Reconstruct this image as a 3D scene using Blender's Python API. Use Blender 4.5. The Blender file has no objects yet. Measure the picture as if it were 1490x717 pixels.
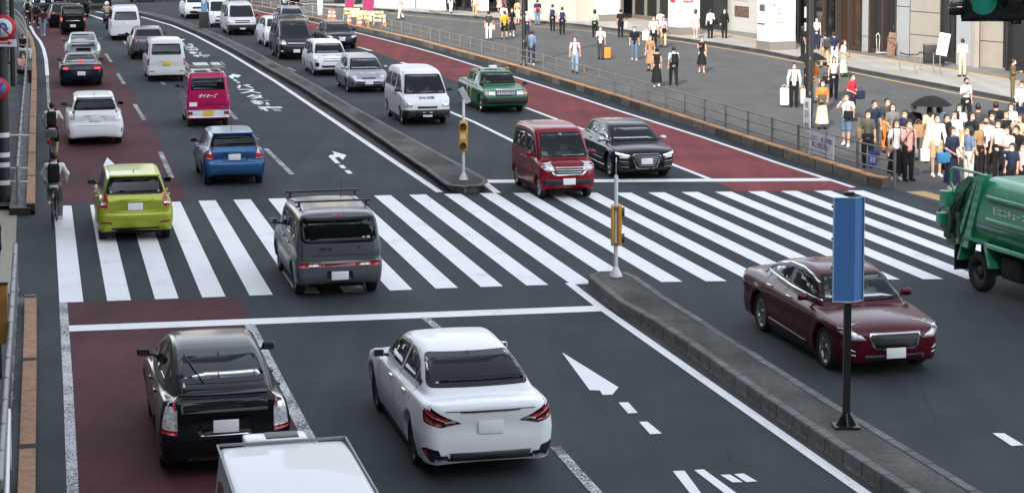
import bpy, bmesh, math, random
import numpy as np
from mathutils import Vector, Matrix
from mathutils.bvhtree import BVHTree
from mathutils.geometry import tessellate_polygon
random.seed(7); np.random.seed(7)
S = bpy.context.scene
R = math.radians
# ---------------------------------------------------------------- camera
FPX, CX, CY, PITCH, CH = 2800.0, 745.0, 69.0, R(4.0), 7.37
cd = bpy.data.cameras.new('camera'); cam = bpy.data.objects.new('camera', cd); S.collection.objects.link(cam)
cd.sensor_width = 36; cd.lens = FPX/1490*36; cd.shift_y = (CY-358.5)/1490; cd.clip_start = .5; cd.clip_end = 3000
cam.location = (0, 0, CH); cam.rotation_euler = (math.pi/2-PITCH, 0, 0); S.camera = cam
# ---------------------------------------------------------------- light
SUN_EL, SUN_TX, SUN_TY = R(30), .26, .966          # light travels towards +y, a little +x
w = bpy.data.worlds.new('World'); S.world = w; w.use_nodes = True
nt = w.node_tree; bg = nt.nodes['Background']; sky = nt.nodes.new('ShaderNodeTexSky'); sky.sky_type = 'NISHITA'
sky.sun_disc = False; sky.sun_elevation = SUN_EL; sky.sun_rotation = math.atan2(-SUN_TX, -SUN_TY)
sky.air_density = 1.0; sky.dust_density = 1.0; sky.ozone_density = 1.0
hs = nt.nodes.new('ShaderNodeHueSaturation'); hs.inputs['Saturation'].default_value = .34
nt.links.new(sky.outputs[0], hs.inputs['Color']); nt.links.new(hs.outputs[0], bg.inputs[0]); bg.inputs[1].default_value = .15
sd = bpy.data.lights.new('sun', 'SUN'); so = bpy.data.objects.new('sun', sd); S.collection.objects.link(so)
sd.energy = 2.0; sd.angle = R(1.0); sd.color = (1, .93, .82)
dv = Vector((SUN_TX*math.cos(SUN_EL), SUN_TY*math.cos(SUN_EL), -math.sin(SUN_EL)))
so.rotation_euler = dv.to_track_quat('-Z', 'Y').to_euler(); so.location = (-30, -60, 60)
vs = S.view_settings; vs.view_transform = 'Standard'; vs.look = 'None'; vs.gamma = 1; vs.use_curve_mapping = False
vs.exposure = 1.85
S.render.engine = 'CYCLES'; S.cycles.max_bounces = 6; S.cycles.transparent_max_bounces = 8
S.cycles.diffuse_bounces = 2; S.cycles.glossy_bounces = 3
# ---------------------------------------------------------------- helpers
COL = S.collection
def G(px, py, z=0.0):
    """ground (height z) point seen at photo pixel px,py of the survey"""
    dx = (px-CX)/FPX; dy = -(py-CY)/FPX
    c, s = math.cos(PITCH), math.sin(PITCH)
    d = Vector((dx, c+dy*s, -s+dy*c))
    t = (z-CH)/d.z
    return Vector((d.x*t, d.y*t, z))
MATS = {}
def srgb(r, g, b):
    f = lambda c: (c/255/12.92) if c/255 <= .04045 else ((c/255+.055)/1.055)**2.4
    return (f(r), f(g), f(b), 1)
def new_mat(name):
    m = bpy.data.materials.new(name); m.use_nodes = True
    n = m.node_tree; return m, n, n.nodes['Principled BSDF']
def mat(name, col, rough=.5, metal=0., coat=0., noise=0., nscale=8., bump=0., emit=0., spec=.5, alpha=1., back=False):
    if name in MATS: return MATS[name]
    m, n, p = new_mat(name)
    if len(col) == 3: col = (*col, 1)
    p.inputs['Base Color'].default_value = col; p.inputs['Roughness'].default_value = rough
    p.inputs['Metallic'].default_value = metal; p.inputs['Specular IOR Level'].default_value = spec
    p.inputs['Coat Weight'].default_value = coat; p.inputs['Coat Roughness'].default_value = .03
    src = None
    if noise > 0 or bump > 0:
        tc = n.nodes.new('ShaderNodeTexCoord'); nz = n.nodes.new('ShaderNodeTexNoise')
        nz.inputs['Scale'].default_value = nscale; nz.inputs['Detail'].default_value = 5
        n.links.new(tc.outputs['Object'], nz.inputs['Vector'])
        if noise > 0:
            mx = n.nodes.new('ShaderNodeMix'); mx.data_type = 'RGBA'
            mr = n.nodes.new('ShaderNodeMapRange'); mr.inputs[1].default_value = .3; mr.inputs[2].default_value = .7
            n.links.new(nz.outputs[0], mr.inputs[0]); n.links.new(mr.outputs[0], mx.inputs[0])
            mx.inputs[6].default_value = tuple(c*(1-noise) for c in col[:3])+(1,)
            mx.inputs[7].default_value = tuple(min(1, c*(1+noise)) for c in col[:3])+(1,)
            src = mx.outputs[2]; n.links.new(src, p.inputs['Base Color'])
        if bump > 0:
            b = n.nodes.new('ShaderNodeBump'); b.inputs['Strength'].default_value = bump; b.inputs['Distance'].default_value = .01
            n.links.new(nz.outputs[0], b.inputs['Height']); n.links.new(b.outputs[0], p.inputs['Normal'])
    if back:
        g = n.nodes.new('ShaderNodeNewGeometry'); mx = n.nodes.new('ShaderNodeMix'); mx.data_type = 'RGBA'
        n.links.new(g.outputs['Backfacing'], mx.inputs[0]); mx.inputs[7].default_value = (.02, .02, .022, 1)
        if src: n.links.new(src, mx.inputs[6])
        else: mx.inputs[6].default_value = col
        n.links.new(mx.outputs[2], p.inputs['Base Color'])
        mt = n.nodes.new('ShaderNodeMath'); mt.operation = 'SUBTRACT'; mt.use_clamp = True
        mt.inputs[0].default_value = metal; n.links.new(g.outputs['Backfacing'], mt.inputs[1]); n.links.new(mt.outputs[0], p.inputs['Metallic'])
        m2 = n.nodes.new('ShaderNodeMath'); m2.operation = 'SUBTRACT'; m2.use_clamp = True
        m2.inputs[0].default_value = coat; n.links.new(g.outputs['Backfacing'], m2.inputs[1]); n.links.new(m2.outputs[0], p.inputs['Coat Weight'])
    if emit > 0:
        p.inputs['Emission Color'].default_value = col; p.inputs['Emission Strength'].default_value = emit
    MATS[name] = m; return m
def glass_mat(name, tint, gloss=(.75, .8, .85)):
    if name in MATS: return MATS[name]
    m = bpy.data.materials.new(name); m.use_nodes = True; n = m.node_tree; n.nodes.clear()
    o = n.nodes.new('ShaderNodeOutputMaterial'); t = n.nodes.new('ShaderNodeBsdfTransparent'); t.inputs[0].default_value = (*tint, 1)
    g = n.nodes.new('ShaderNodeBsdfGlossy'); g.inputs[0].default_value = (*gloss, 1); g.inputs[1].default_value = .02
    f = n.nodes.new('ShaderNodeFresnel'); f.inputs[0].default_value = 1.45
    x = n.nodes.new('ShaderNodeMixShader'); n.links.new(f.outputs[0], x.inputs[0]); n.links.new(t.outputs[0], x.inputs[1]); n.links.new(g.outputs[0], x.inputs[2])
    n.links.new(x.outputs[0], o.inputs[0]); MATS[name] = m; return m
def tag(o, label=None, cat=None, group=None, kind=None):
    if label: o['label'] = label
    if cat: o['category'] = cat
    if group: o['group'] = group
    if kind: o['kind'] = kind
    return o
def mobj(name, v, f, m, parent=None, smooth=False, uv=None):
    me = bpy.data.meshes.new(name); me.from_pydata([tuple(map(float, p)) for p in v] if not isinstance(v, np.ndarray) else v.tolist(), [], f if not isinstance(f, np.ndarray) else f.tolist())
    if m is not None:
        for q in (m if isinstance(m, (list, tuple)) else [m]): me.materials.append(q)
    if smooth: me.polygons.foreach_set('use_smooth', [True]*len(me.polygons))
    if uv is not None:
        l = me.uv_layers.new(name='UVMap')
        for lp in me.loops: l.data[lp.index].uv = uv[lp.vertex_index]
    me.update()
    o = bpy.data.objects.new(name, me); COL.objects.link(o)
    if parent: o.parent = parent
    return o
def empty(name, loc, yaw=0., label=None, cat=None, group=None):
    o = bpy.data.objects.new(name, None); COL.objects.link(o); o.location = loc; o.rotation_euler = (0, 0, yaw); o.empty_display_size = .3
    return tag(o, label, cat, group)
def copy_tree(o, parent=None):
    c = o.copy(); COL.objects.link(c)
    if parent: c.parent = parent
    for ch in list(o.children): copy_tree(ch, c)
    return c
class MB:
    def __init__(s): s.v = []; s.f = []; s.sm = []
    def add(s, v, f, smooth=False, M=None):
        b = len(s.v)
        s.v += [tuple((M @ Vector(p)) if M is not None else p) for p in v]
        s.f += [tuple(i+b for i in q) for q in f]; s.sm += [smooth]*len(f); return s
    def box(s, c, d, M=None, rz=0, rx=0, ry=0, bev=0):
        x, y, z = d[0]/2, d[1]/2, d[2]/2
        T = Matrix.Translation(c) @ Matrix.Rotation(rz, 4, 'Z') @ Matrix.Rotation(ry, 4, 'Y') @ Matrix.Rotation(rx, 4, 'X')
        if M is not None: T = M @ T
        if bev <= 0:
            v = [(-x,-y,-z),(x,-y,-z),(x,y,-z),(-x,y,-z),(-x,-y,z),(x,-y,z),(x,y,z),(-x,y,z)]
            return s.add(v, [(0,3,2,1),(4,5,6,7),(0,1,5,4),(1,2,6,5),(2,3,7,6),(3,0,4,7)], False, T)
        bm = bmesh.new(); bmesh.ops.create_cube(bm, size=1)
        for q in bm.verts: q.co = Vector((q.co.x*2*x, q.co.y*2*y, q.co.z*2*z))
        bmesh.ops.bevel(bm, geom=bm.edges[:], offset=bev, segments=2, affect='EDGES', profile=.6)
        bm.verts.index_update(); r = s.add([tuple(q.co) for q in bm.verts], [tuple(q.index for q in f.verts) for f in bm.faces], True, T); bm.free(); return r
    def cyl(s, a, b, r0, r1=None, n=10, M=None, caps=True):
        r1 = r0 if r1 is None else r1; a = Vector(a); b = Vector(b); d = (b-a).normalized()
        u = d.orthogonal().normalized(); w_ = d.cross(u); v = []
        for p, r in ((a, r0), (b, r1)):
            for i in range(n):
                t = 2*math.pi*i/n; v.append(tuple(p+u*math.cos(t)*r+w_*math.sin(t)*r))
        f = [(i, (i+1) % n, n+(i+1) % n, n+i) for i in range(n)]
        s.add(v, f, True, M)
        if caps: s.add(v, [tuple(range(n-1, -1, -1)), tuple(range(n, 2*n))], False, M)
        return s
    def lathe(s, prof, n=24, M=None, smooth=True):
        v = []; f = []
        for r, z in prof:
            for i in range(n):
                t = 2*math.pi*i/n; v.append((r*math.cos(t), r*math.sin(t), z))
        for k in range(len(prof)-1):
            for i in range(n): f.append((k*n+i, k*n+(i+1) % n, (k+1)*n+(i+1) % n, (k+1)*n+i))
        return s.add(v, f, smooth, M)
    def prism(s, poly, z0, z1, M=None):
        n = len(poly); a = sum(poly[i][0]*poly[(i+1) % n][1]-poly[(i+1) % n][0]*poly[i][1] for i in range(n))
        if a < 0: poly = poly[::-1]
        v = [(x, y, z0) for x, y in poly]+[(x, y, z1) for x, y in poly]
        tr = tessellate_polygon([[Vector((x, y, 0)) for x, y in poly]])
        f = []
        for t in tr:
            A, B, Cc = (poly[i] for i in t)
            cr = (B[0]-A[0])*(Cc[1]-A[1])-(B[1]-A[1])*(Cc[0]-A[0])
            t = t if cr > 0 else t[::-1]
            f.append(tuple(n+i for i in t)); f.append(tuple(t[::-1]))
        f += [(i, (i+1) % n, n+(i+1) % n, n+i) for i in range(n)]
        return s.add(v, f, False, M)
    def tube(s, pts, r, n=8, M=None):
        for a, b in zip(pts[:-1], pts[1:]): s.cyl(a, b, r, r, n, M)
        return s
    def build(s, name, m, parent=None):
        o = mobj(name, s.v, s.f, m, parent)
        o.data.polygons.foreach_set('use_smooth', s.sm); o.data.update(); return o
RXZ = Matrix.Rotation(math.pi/2, 4, 'X')      # xy prism -> xz plane (extrudes along -y)
FONT = [None]
def get_font():
    if FONT[0] is None:
        import os
        p = os.path.join(bpy.utils.system_resource('DATAFILES'), 'fonts', 'Noto Sans CJK Regular.woff2')
        FONT[0] = bpy.data.fonts.load(p) if os.path.exists(p) else bpy.data.fonts[0] if bpy.data.fonts else None
    return FONT[0]
def text_mesh(txt, bold=.0):
    """text as a flat triangle mesh, normalised to its own box 0..1 x 0..1; returns verts, faces, aspect"""
    cu = bpy.data.curves.new('lettering', 'FONT'); cu.body = txt; cu.offset = bold; cu.resolution_u = 2
    try: cu.font = bpy.data.fonts[0] if False else cu.font
    except Exception: pass
    o = bpy.data.objects.new('lettering_tmp', cu); COL.objects.link(o)
    dg = bpy.context.evaluated_depsgraph_get(); dg.update(); me = bpy.data.meshes.new_from_object(o.evaluated_get(dg))
    v = np.array([q.co[:2] for q in me.vertices]) if len(me.vertices) else np.zeros((1, 2)); f = [tuple(p.vertices) for p in me.polygons]
    bpy.data.objects.remove(o); bpy.data.curves.remove(cu); bpy.data.meshes.remove(me)
    lo, hi = v.min(0), v.max(0); d = np.maximum(hi-lo, 1e-6); return (v-lo)/d, f, d[0]/d[1]
def text_obj(name, txt, fn, m, parent=None, bold=0.):
    """fn maps (u,v) in 0..1 to a 3D point"""
    v, f, a = text_mesh(txt, bold)
    return mobj(name, [fn(p[0], p[1]) for p in v], f, m, parent)
# ---------------------------------------------------------------- signed distance + surface nets
def sd_poly(P, X, Z):
    d2 = np.full(X.shape, 1e9); sgn = np.zeros(X.shape, bool); n = len(P)
    for i in range(n):
        ax, az = P[i]; bx, bz = P[(i+1) % n]; ex, ez = bx-ax, bz-az
        l = ex*ex+ez*ez
        if l < 1e-12: continue
        wx, wz = X-ax, Z-az
        t = np.clip((wx*ex+wz*ez)/l, 0, 1)
        dx, dz = wx-ex*t, wz-ez*t
        d2 = np.minimum(d2, dx*dx+dz*dz)
        c = ((az > Z) != (bz > Z))
        if abs(ez) > 1e-12: sgn ^= c & (wx < ex*(wz)/ez)
    d = np.sqrt(d2); return np.where(sgn, -d, d)
def smax(a, b, k):
    h = np.maximum(k-np.abs(a-b), 0)/k; return np.maximum(a, b)+h*h*k*.25
def smin(a, b, k): return -smax(-a, -b, k)
def nets(F, org, h):
    s = F < 0; nx, ny, nz = F.shape
    cs = sum(s[i:nx-1+i, j:ny-1+j, k:nz-1+k].astype(np.int8) for i in (0, 1) for j in (0, 1) for k in (0, 1))
    act = (cs > 0) & (cs < 8); idx = -np.ones(act.shape, int); I = np.argwhere(act); idx[act] = np.arange(len(I))
    acc = np.zeros((len(I), 3)); cnt = np.zeros(len(I))
    for a in range(3):
        o = [q for q in range(3) if q != a]
        for u in (0, 1):
            for v_ in (0, 1):
                A = I.copy(); A[:, o[0]] += u; A[:, o[1]] += v_; B = A.copy(); B[:, a] += 1
                fa = F[tuple(A.T)]; fb = F[tuple(B.T)]; c = (fa < 0) != (fb < 0)
                t = np.where(c, fa/np.where(c, fa-fb, 1), 0); P = A.astype(float); P[:, a] += t
                acc += P*c[:, None]; cnt += c
    V = acc/cnt[:, None]*h+np.array(org); Q = []
    for a in range(3):
        o1, o2 = (a+1) % 3, (a+2) % 3
        A = s; sl0 = [slice(1, -1)]*3; sl0[a] = slice(0, -1); sl1 = [slice(1, -1)]*3; sl1[a] = slice(1, None)
        c = A[tuple(sl0)] != A[tuple(sl1)]; inside = A[tuple(sl0)]
        E = np.argwhere(c); ins = inside[c]
        E[:, o1] += 1; E[:, o2] += 1
        def gi(d1, d2):
            q = E.copy(); q[:, o1] -= d1; q[:, o2] -= d2; return idx[tuple(q.T)]
        q = np.stack([gi(1, 1), gi(0, 1), gi(0, 0), gi(1, 0)], 1)
        q[~ins] = q[~ins][:, ::-1]; q = q[(q >= 0).all(1)]
        Q.append(q)
    return V, np.concatenate(Q)
def sdf_mesh(fn, lo, hi, h, newton=2):
    n = [int(math.ceil((hi[i]-lo[i])/h))+3 for i in range(3)]; org = [lo[i]-h for i in range(3)]
    X, Y, Z = np.meshgrid(*[org[i]+np.arange(n[i])*h for i in range(3)], indexing='ij')
    F = fn(X, Y, Z); V, Q = nets(F, org, h)
    e = h*.1
    for _ in range(newton):
        x, y, z = V.T; f = fn(x, y, z)
        g = np.stack([fn(x+e, y, z)-f, fn(x, y+e, z)-f, fn(x, y, z+e)-f], 1)/e
        st = -f[:, None]*g/np.maximum((g*g).sum(1), .15)[:, None]
        V = V+np.clip(st, -h*.45, h*.45)
    return V, Q
# ================================================================ setting
def node_ground(name, base, var, grain=.35, scale=160, rough=.85, patch=True, bump=.25, stain=.25):
    m, n, p = new_mat(name); L = n.links; tc = n.nodes.new('ShaderNodeTexCoord')
    def noise(sc, det=4, rgh=.6):
        q = n.nodes.new('ShaderNodeTexNoise'); q.inputs['Scale'].default_value = sc; q.inputs['Detail'].default_value = det; q.inputs['Roughness'].default_value = rgh
        L.new(tc.outputs['Object'], q.inputs['Vector']); return q.outputs[0]
    def rng(s, a, b, c, d):
        q = n.nodes.new('ShaderNodeMapRange'); q.inputs[1].default_value = a; q.inputs[2].default_value = b; q.inputs[3].default_value = c; q.inputs[4].default_value = d; L.new(s, q.inputs[0]); return q.outputs[0]
    def mul(a, b):
        q = n.nodes.new('ShaderNodeMath'); q.operation = 'MULTIPLY'; L.new(a, q.inputs[0]); L.new(b, q.inputs[1]); return q.outputs[0]
    g = noise(scale, 2, .8); gr = rng(g, .3, .7, 1-grain, 1+grain)
    mid = rng(noise(9, 5, .7), .3, .7, 1-var*.6, 1+var*.6); big = rng(noise(.35, 3), .35, .65, 1-var, 1+var)
    f = mul(mul(gr, mid), big)
    mp = n.nodes.new('ShaderNodeMapping'); mp.inputs['Rotation'].default_value = (0, 0, -R(13.7)); mp.inputs['Scale'].default_value = (1.6, .035, 1); L.new(tc.outputs['Object'], mp.inputs['Vector'])
    sk = n.nodes.new('ShaderNodeTexNoise'); sk.inputs['Scale'].default_value = 1.; sk.inputs['Detail'].default_value = 4; L.new(mp.outputs[0], sk.inputs['Vector']); f = mul(f, rng(sk.outputs[0], .3, .7, 1-var*.9, 1+var*.9))
    vo = n.nodes.new('ShaderNodeTexVoronoi'); vo.feature = 'DISTANCE_TO_EDGE'; vo.inputs['Scale'].default_value = .22
    wp = n.nodes.new('ShaderNodeMix'); wp.data_type = 'RGBA'; wp.inputs[0].default_value = .12; nz2 = n.nodes.new('ShaderNodeTexNoise'); nz2.inputs['Scale'].default_value = 1.5; nz2.inputs['Detail'].default_value = 5; L.new(tc.outputs['Object'], nz2.inputs['Vector']); L.new(tc.outputs['Object'], wp.inputs[6]); L.new(nz2.outputs[1], wp.inputs[7]); L.new(wp.outputs[2], vo.inputs['Vector'])
    cr = rng(vo.outputs[0], .0012, .004, .72, 1.); f = mul(f, cr)
    if stain > 0: f = mul(f, rng(noise(1.7, 6, .75), .56, .72, 1, 1-stain))
    v = n.nodes.new('ShaderNodeVectorMath'); v.operation = 'SCALE'; v.inputs[0].default_value = base[:3]; L.new(f, v.inputs['Scale'])
    L.new(v.outputs[0], p.inputs['Base Color']); p.inputs['Roughness'].default_value = rough; p.inputs['Specular IOR Level'].default_value = .30
    b = n.nodes.new('ShaderNodeBump'); b.inputs['Strength'].default_value = bump; b.inputs['Distance'].default_value = .01
    L.new(g, b.inputs['Height']); L.new(b.outputs[0], p.inputs['Normal']); return m
ASPH = (.030, .0385, .046)
m_road = node_ground('asphalt', ASPH, .18)
m_plaza = node_ground('plaza_asphalt', (.072, .073, .074), .12)
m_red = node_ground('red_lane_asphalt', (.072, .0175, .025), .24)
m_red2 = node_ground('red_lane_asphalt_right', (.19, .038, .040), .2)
m_gutter = node_ground('gutter', (.05, .05, .052), .35, stain=.4)
def paint_mat(name, wear, base=(.80, .81, .82), dark=ASPH, sc=30.):
    m, n, p = new_mat(name); L = n.links; tc = n.nodes.new('ShaderNodeTexCoord')
    a = n.nodes.new('ShaderNodeTexNoise'); a.inputs['Scale'].default_value = sc; a.inputs['Detail'].default_value = 6; a.inputs['Roughness'].default_value = .75
    b = n.nodes.new('ShaderNodeTexNoise'); b.inputs['Scale'].default_value = 1.2; b.inputs['Detail'].default_value = 3
    L.new(tc.outputs['Object'], a.inputs['Vector']); L.new(tc.outputs['Object'], b.inputs['Vector'])
    s = n.nodes.new('ShaderNodeMath'); s.operation = 'MULTIPLY_ADD'; s.inputs[1].default_value = .35; L.new(b.outputs[0], s.inputs[0]); L.new(a.outputs[0], s.inputs[2])
    r = n.nodes.new('ShaderNodeMapRange'); t = 1.02-wear*.7; r.inputs[1].default_value = t-.03; r.inputs[2].default_value = t+.03; L.new(s.outputs[0], r.inputs[0])
    x = n.nodes.new('ShaderNodeMix'); x.data_type = 'RGBA'; L.new(r.outputs[0], x.inputs[0]); x.inputs[6].default_value = (*base, 1); x.inputs[7].default_value = (*dark, 1)
    x2 = n.nodes.new('ShaderNodeMix'); x2.data_type = 'RGBA'; x2.blend_type = 'MULTIPLY'; x2.inputs[0].default_value = 1
    r2 = n.nodes.new('ShaderNodeMapRange'); r2.inputs[1].default_value = .3; r2.inputs[2].default_value = .75; r2.inputs[3].default_value = .93; r2.inputs[4].default_value = 1.05
    L.new(a.outputs[0], r2.inputs[0]); L.new(x.outputs[2], x2.inputs[6]); L.new(r2.outputs[0], x2.inputs[7])
    L.new(x2.outputs[2], p.inputs['Base Color']); p.inputs['Roughness'].default_value = .65; return m
m_white = paint_mat('road_paint', .30)
m_white2 = paint_mat('road_paint_worn', .47, (.58, .59, .61))
m_white3 = paint_mat('road_paint_faded', .66, (.42, .43, .45))
m_yel = paint_mat('yellow_paint', .3, (.50, .33, .12), (.062, .064, .068))
def pg(pts, z): return [G(x, y, z) for x, y in pts]
def sheet(name, quads, m, kind='structure', z=None):
    """quads: list of world point lists, one flat mesh"""
    v = []; f = []
    for q in quads:
        b = len(v); v += [tuple(p) for p in q]
        tr = tessellate_polygon([[Vector(p) for p in q]])
        for t in tr:
            A, B, Cc = (Vector(q[i]) for i in t)
            if (B-A).cross(Cc-A).z < 0: t = t[::-1]
            f.append(tuple(b+i for i in t))
    o = mobj(name, v, f, m); tag(o, kind=kind); return o
def strip_pts(pts, w, z):
    """polyline (world) -> quads of width w"""
    P = [Vector((p[0], p[1], 0)) for p in pts]; out = []; L = []; Rr = []
    for i, p in enumerate(P):
        d = (P[min(i+1, len(P)-1)]-P[max(i-1, 0)]).normalized(); nrm = Vector((-d.y, d.x, 0))*w/2
        L.append(p+nrm); Rr.append(p-nrm)
    for i in range(len(P)-1):
        out.append([Vector((q.x, q.y, z)) for q in (Rr[i], Rr[i+1], L[i+1], L[i])])
    return out
def line_px(pts, w, z=.009): return strip_pts([G(x, y) for x, y in pts], w, z)
# ground sheet
sheet('ground', [[(-700, -200, 0), (900, -200, 0), (900, 1400, 0), (-700, 1400, 0)]], m_road)
# road curve polylines (photo survey, unprojected to the ground)
C_px = [(365, 14), (385, 18.5), (420, 25), (450, 31.5), (480, 38.5), (517, 47.7), (550.6, 56), (600, 68.6), (642, 80.5), (692, 96), (749, 112.5), (835.6, 140), (891, 158.5), (1025, 201), (1090, 223), (1130, 237), (1205, 261), (1242, 273)]
B_px = [(355, 24), (390, 31), (440, 43), (467, 51), (500, 62), (519.7, 68.6), (540.6, 74.5), (591, 93), (650, 114), (700, 132), (765, 157), (844, 187), (982, 241), (1031, 260), (1071, 279)]
red_r = [G(x, y, .004) for x, y in C_px]+[G(1242, 277, .004)]+[G(x, y, .004) for x, y in B_px[::-1]]
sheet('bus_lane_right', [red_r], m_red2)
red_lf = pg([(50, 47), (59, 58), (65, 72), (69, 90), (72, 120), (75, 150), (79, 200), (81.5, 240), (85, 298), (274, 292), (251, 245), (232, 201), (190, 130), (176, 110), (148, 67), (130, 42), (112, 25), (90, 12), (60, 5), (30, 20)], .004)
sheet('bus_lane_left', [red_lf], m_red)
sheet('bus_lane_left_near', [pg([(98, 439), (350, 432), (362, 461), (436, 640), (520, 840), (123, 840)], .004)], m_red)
# crosswalk
kt = [1, 2, 3, 4, 5, 6, 7, 10, 13, 15, 18, 20, 22, 24]
xt = [78.5, 131, 184.6, 237, 288.6, 339.5, 390, 544, 697, 795, 943, 1040, 1136, 1232.4]
yt_ = ([104, 245, 289, 544, 697, 943, 1040, 1136, 1232], [299, 294, 292, 284.5, 281, 280, 279, 278, 277])
kb = [1, 2, 3, 4, 5, 6, 8, 9, 10, 11, 12, 14, 15, 20, 24]
xb = [86.4, 156, 225.6, 294.3, 363.4, 432, 567.4, 634, 699.8, 766, 831, 962.2, 1027, 1343.4, 1595]
yb_ = ([86, 156, 294, 363, 567, 634, 767, 962, 1027, 1343, 1600], [440, 437.6, 432.6, 429.8, 422.5, 419.5, 415, 410, 409, 406, 404])
qs = []
for k in range(1, 25):
    a = np.interp(k, kt, xt); wt = 25.6-.08*k; b = np.interp(k, kb, xb); wb_ = 35.2-.3*k
    ya, yb = np.interp(a, *yt_), np.interp(b, *yb_)
    qs.append(pg([(a, ya), (a+wt, np.interp(a+wt, *yt_)), (b+wb_, np.interp(b+wb_, *yb_)), (b, yb)], .008))
sheet('crosswalk_markings', qs, m_white)
# stop lines, lane lines, arrows
bright = []
bright += [pg([(95, 473.5), (95.5, 482), (874, 452.5), (868, 444.5)], .008)]
bright += [pg([(703, 261.5), (703.5, 266), (1214, 263.2), (1200, 259.2)], .008)]
bright += line_px([(828, 412), (873, 447), (1258, 717), (1400, 815)], .17)
bright += line_px([(640, 280), (581, 240.5), (484, 175), (400, 118.5), (335, 79), (284, 52), (250, 37.5), (231, 32), (205, 25), (180, 20)], .19)
bright += line_px(C_px, .17) + line_px([(765, 157), (844, 187), (982, 241), (1033, 261)], .16) + line_px([(519.7, 68.6), (540.6, 74.5)], .2)+line_px([(584, 91), (592, 94)], .2)
bright += line_px([(640, 157), (690, 178), (747, 206), (800, 231)], .16) + line_px([(703, 265), (724, 281)], .2)
bright += line_px([(44, 38), (50, 50), (58.6, 61), (63.5, 72), (67, 87), (68.8, 110)], .17)
bright += line_px([(130, 22), (151, 29)], .25)+line_px([(140, 17.5), (150, 19.2)], .25)
bright += [pg([(817.5, 512), (900, 563), (891, 573.5), (877, 574), (873, 567.5), (858, 567)], .008)]
for q in ([(900, 585), (914, 584.5), (928, 600), (914, 600.8)], [(930, 613), (942, 612.7), (963, 630), (946, 631)],
          [(979, 684.6), (996, 684), (1045, 750), (1030, 750)], [(1010, 683), (1024, 682), (1118, 750), (1098, 750)],
          [(1048, 690), (1062, 689.5), (1081, 700.6), (1066, 701)], [(1068, 689), (1082, 688), (1102, 699.5), (1086, 700.6)],
          [(1444, 629.5), (1461, 629.5), (1490, 647), (1472, 648)], [(156, 229), (170, 242), (150, 242)]):
    bright.append(pg(q, .008))
def zq(pts, ox, oy, s): return pg([(ox+x/s, oy+y/s) for x, y in pts], .008)
bright.append(zq([(185, 140), (490, 225), (415, 325), (330, 262), (245, 285), (365, 395), (260, 395), (115, 250), (145, 225), (245, 212)], 470, 210, 14.34))
bright.append(zq([(320, 435), (425, 432), (490, 500), (395, 503)], 470, 210, 14.34)); bright.append(zq([(445, 543), (550, 541), (622, 608), (520, 612)], 470, 210, 14.34))
bright.append(zq([(75, 115), (140, 80), (265, 100), (215, 138), (175, 122), (150, 130), (165, 145), (130, 155)], 325, 100, 10.24))
bright.append(zq([(140, 165), (185, 162), (215, 185), (165, 185)], 325, 100, 10.24)); bright.append(zq([(185, 200), (230, 195), (258, 212), (215, 215)], 325, 100, 10.24))
bright.append(zq([(110, 145), (180, 125), (355, 130), (290, 165), (210, 165), (330, 232), (260, 240), (130, 165)], 250, 50, 17.93))
sheet('lane_markings', bright, m_white)
worn = line_px([(363, 472), (408, 560), (455, 648), (520, 775)], .19)+line_px([(92, 441), (99, 560), (106, 717), (109, 790)], .15)
sheet('worn_lane_markings', worn, m_white2)
faded = line_px([(808, 650), (838, 684), (870, 719)], .15)+line_px([(618, 462), (645, 484)], .15)
for a in ([(387, 217), (425, 254)], [(331.7, 160), (344, 174)], [(233, 221), (250, 259)], [(196, 152), (210, 175)], [(171, 107), (181, 123)], [(154, 79), (162, 91)], [(234, 119), (240, 124)], [(180, 60), (185, 66)], [(419, 99), (430, 104)]):
    faded += line_px(a, .15)
faded += line_px([(68.8, 110), (70, 134), (72, 160), (76, 230), (81, 298)], .12)
sheet('faded_lane_markings', faded, paint_mat('road_paint_half', .52, (.6, .61, .63)))
def road_char(ch, x0, x1, y0, y1, ox, oy, s, sh=1.23):
    dx = sh*(y1-y0)
    v, f, a = text_mesh(ch, .028)
    P = []
    for u, t in v:
        yy = y1-(y1-y0)*t
        xl = x0+dx*(1-t); xx = xl+(x1-x0-dx)*u
        P.append(tuple(G(ox+xx/s, oy+yy/s, .008)))
    return P, f
for rows, ox, oy, s in (((('バ', 130, 470, 235, 290), ('ス', 180, 580, 305, 370), ('タ', 300, 640, 385, 450), ('新', 380, 775, 470, 538), ('宿', 480, 940, 560, 632)), 325, 100, 10.24),
                        ((('バ', 170, 620, 250, 300), ('ス', 240, 690, 310, 375), ('タ', 330, 760, 380, 432), ('新', 410, 880, 455, 517), ('宿', 510, 1050, 535, 598)), 250, 50, 17.93)):
    V = []; F = []
    for r in rows:
        P, f = road_char(*r, ox, oy, s); b = len(V); V += P; F += [tuple(i+b for i in q) for q in f]
    o = mobj('road_lettering', V, F, m_white); tag(o, kind='structure')
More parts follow.
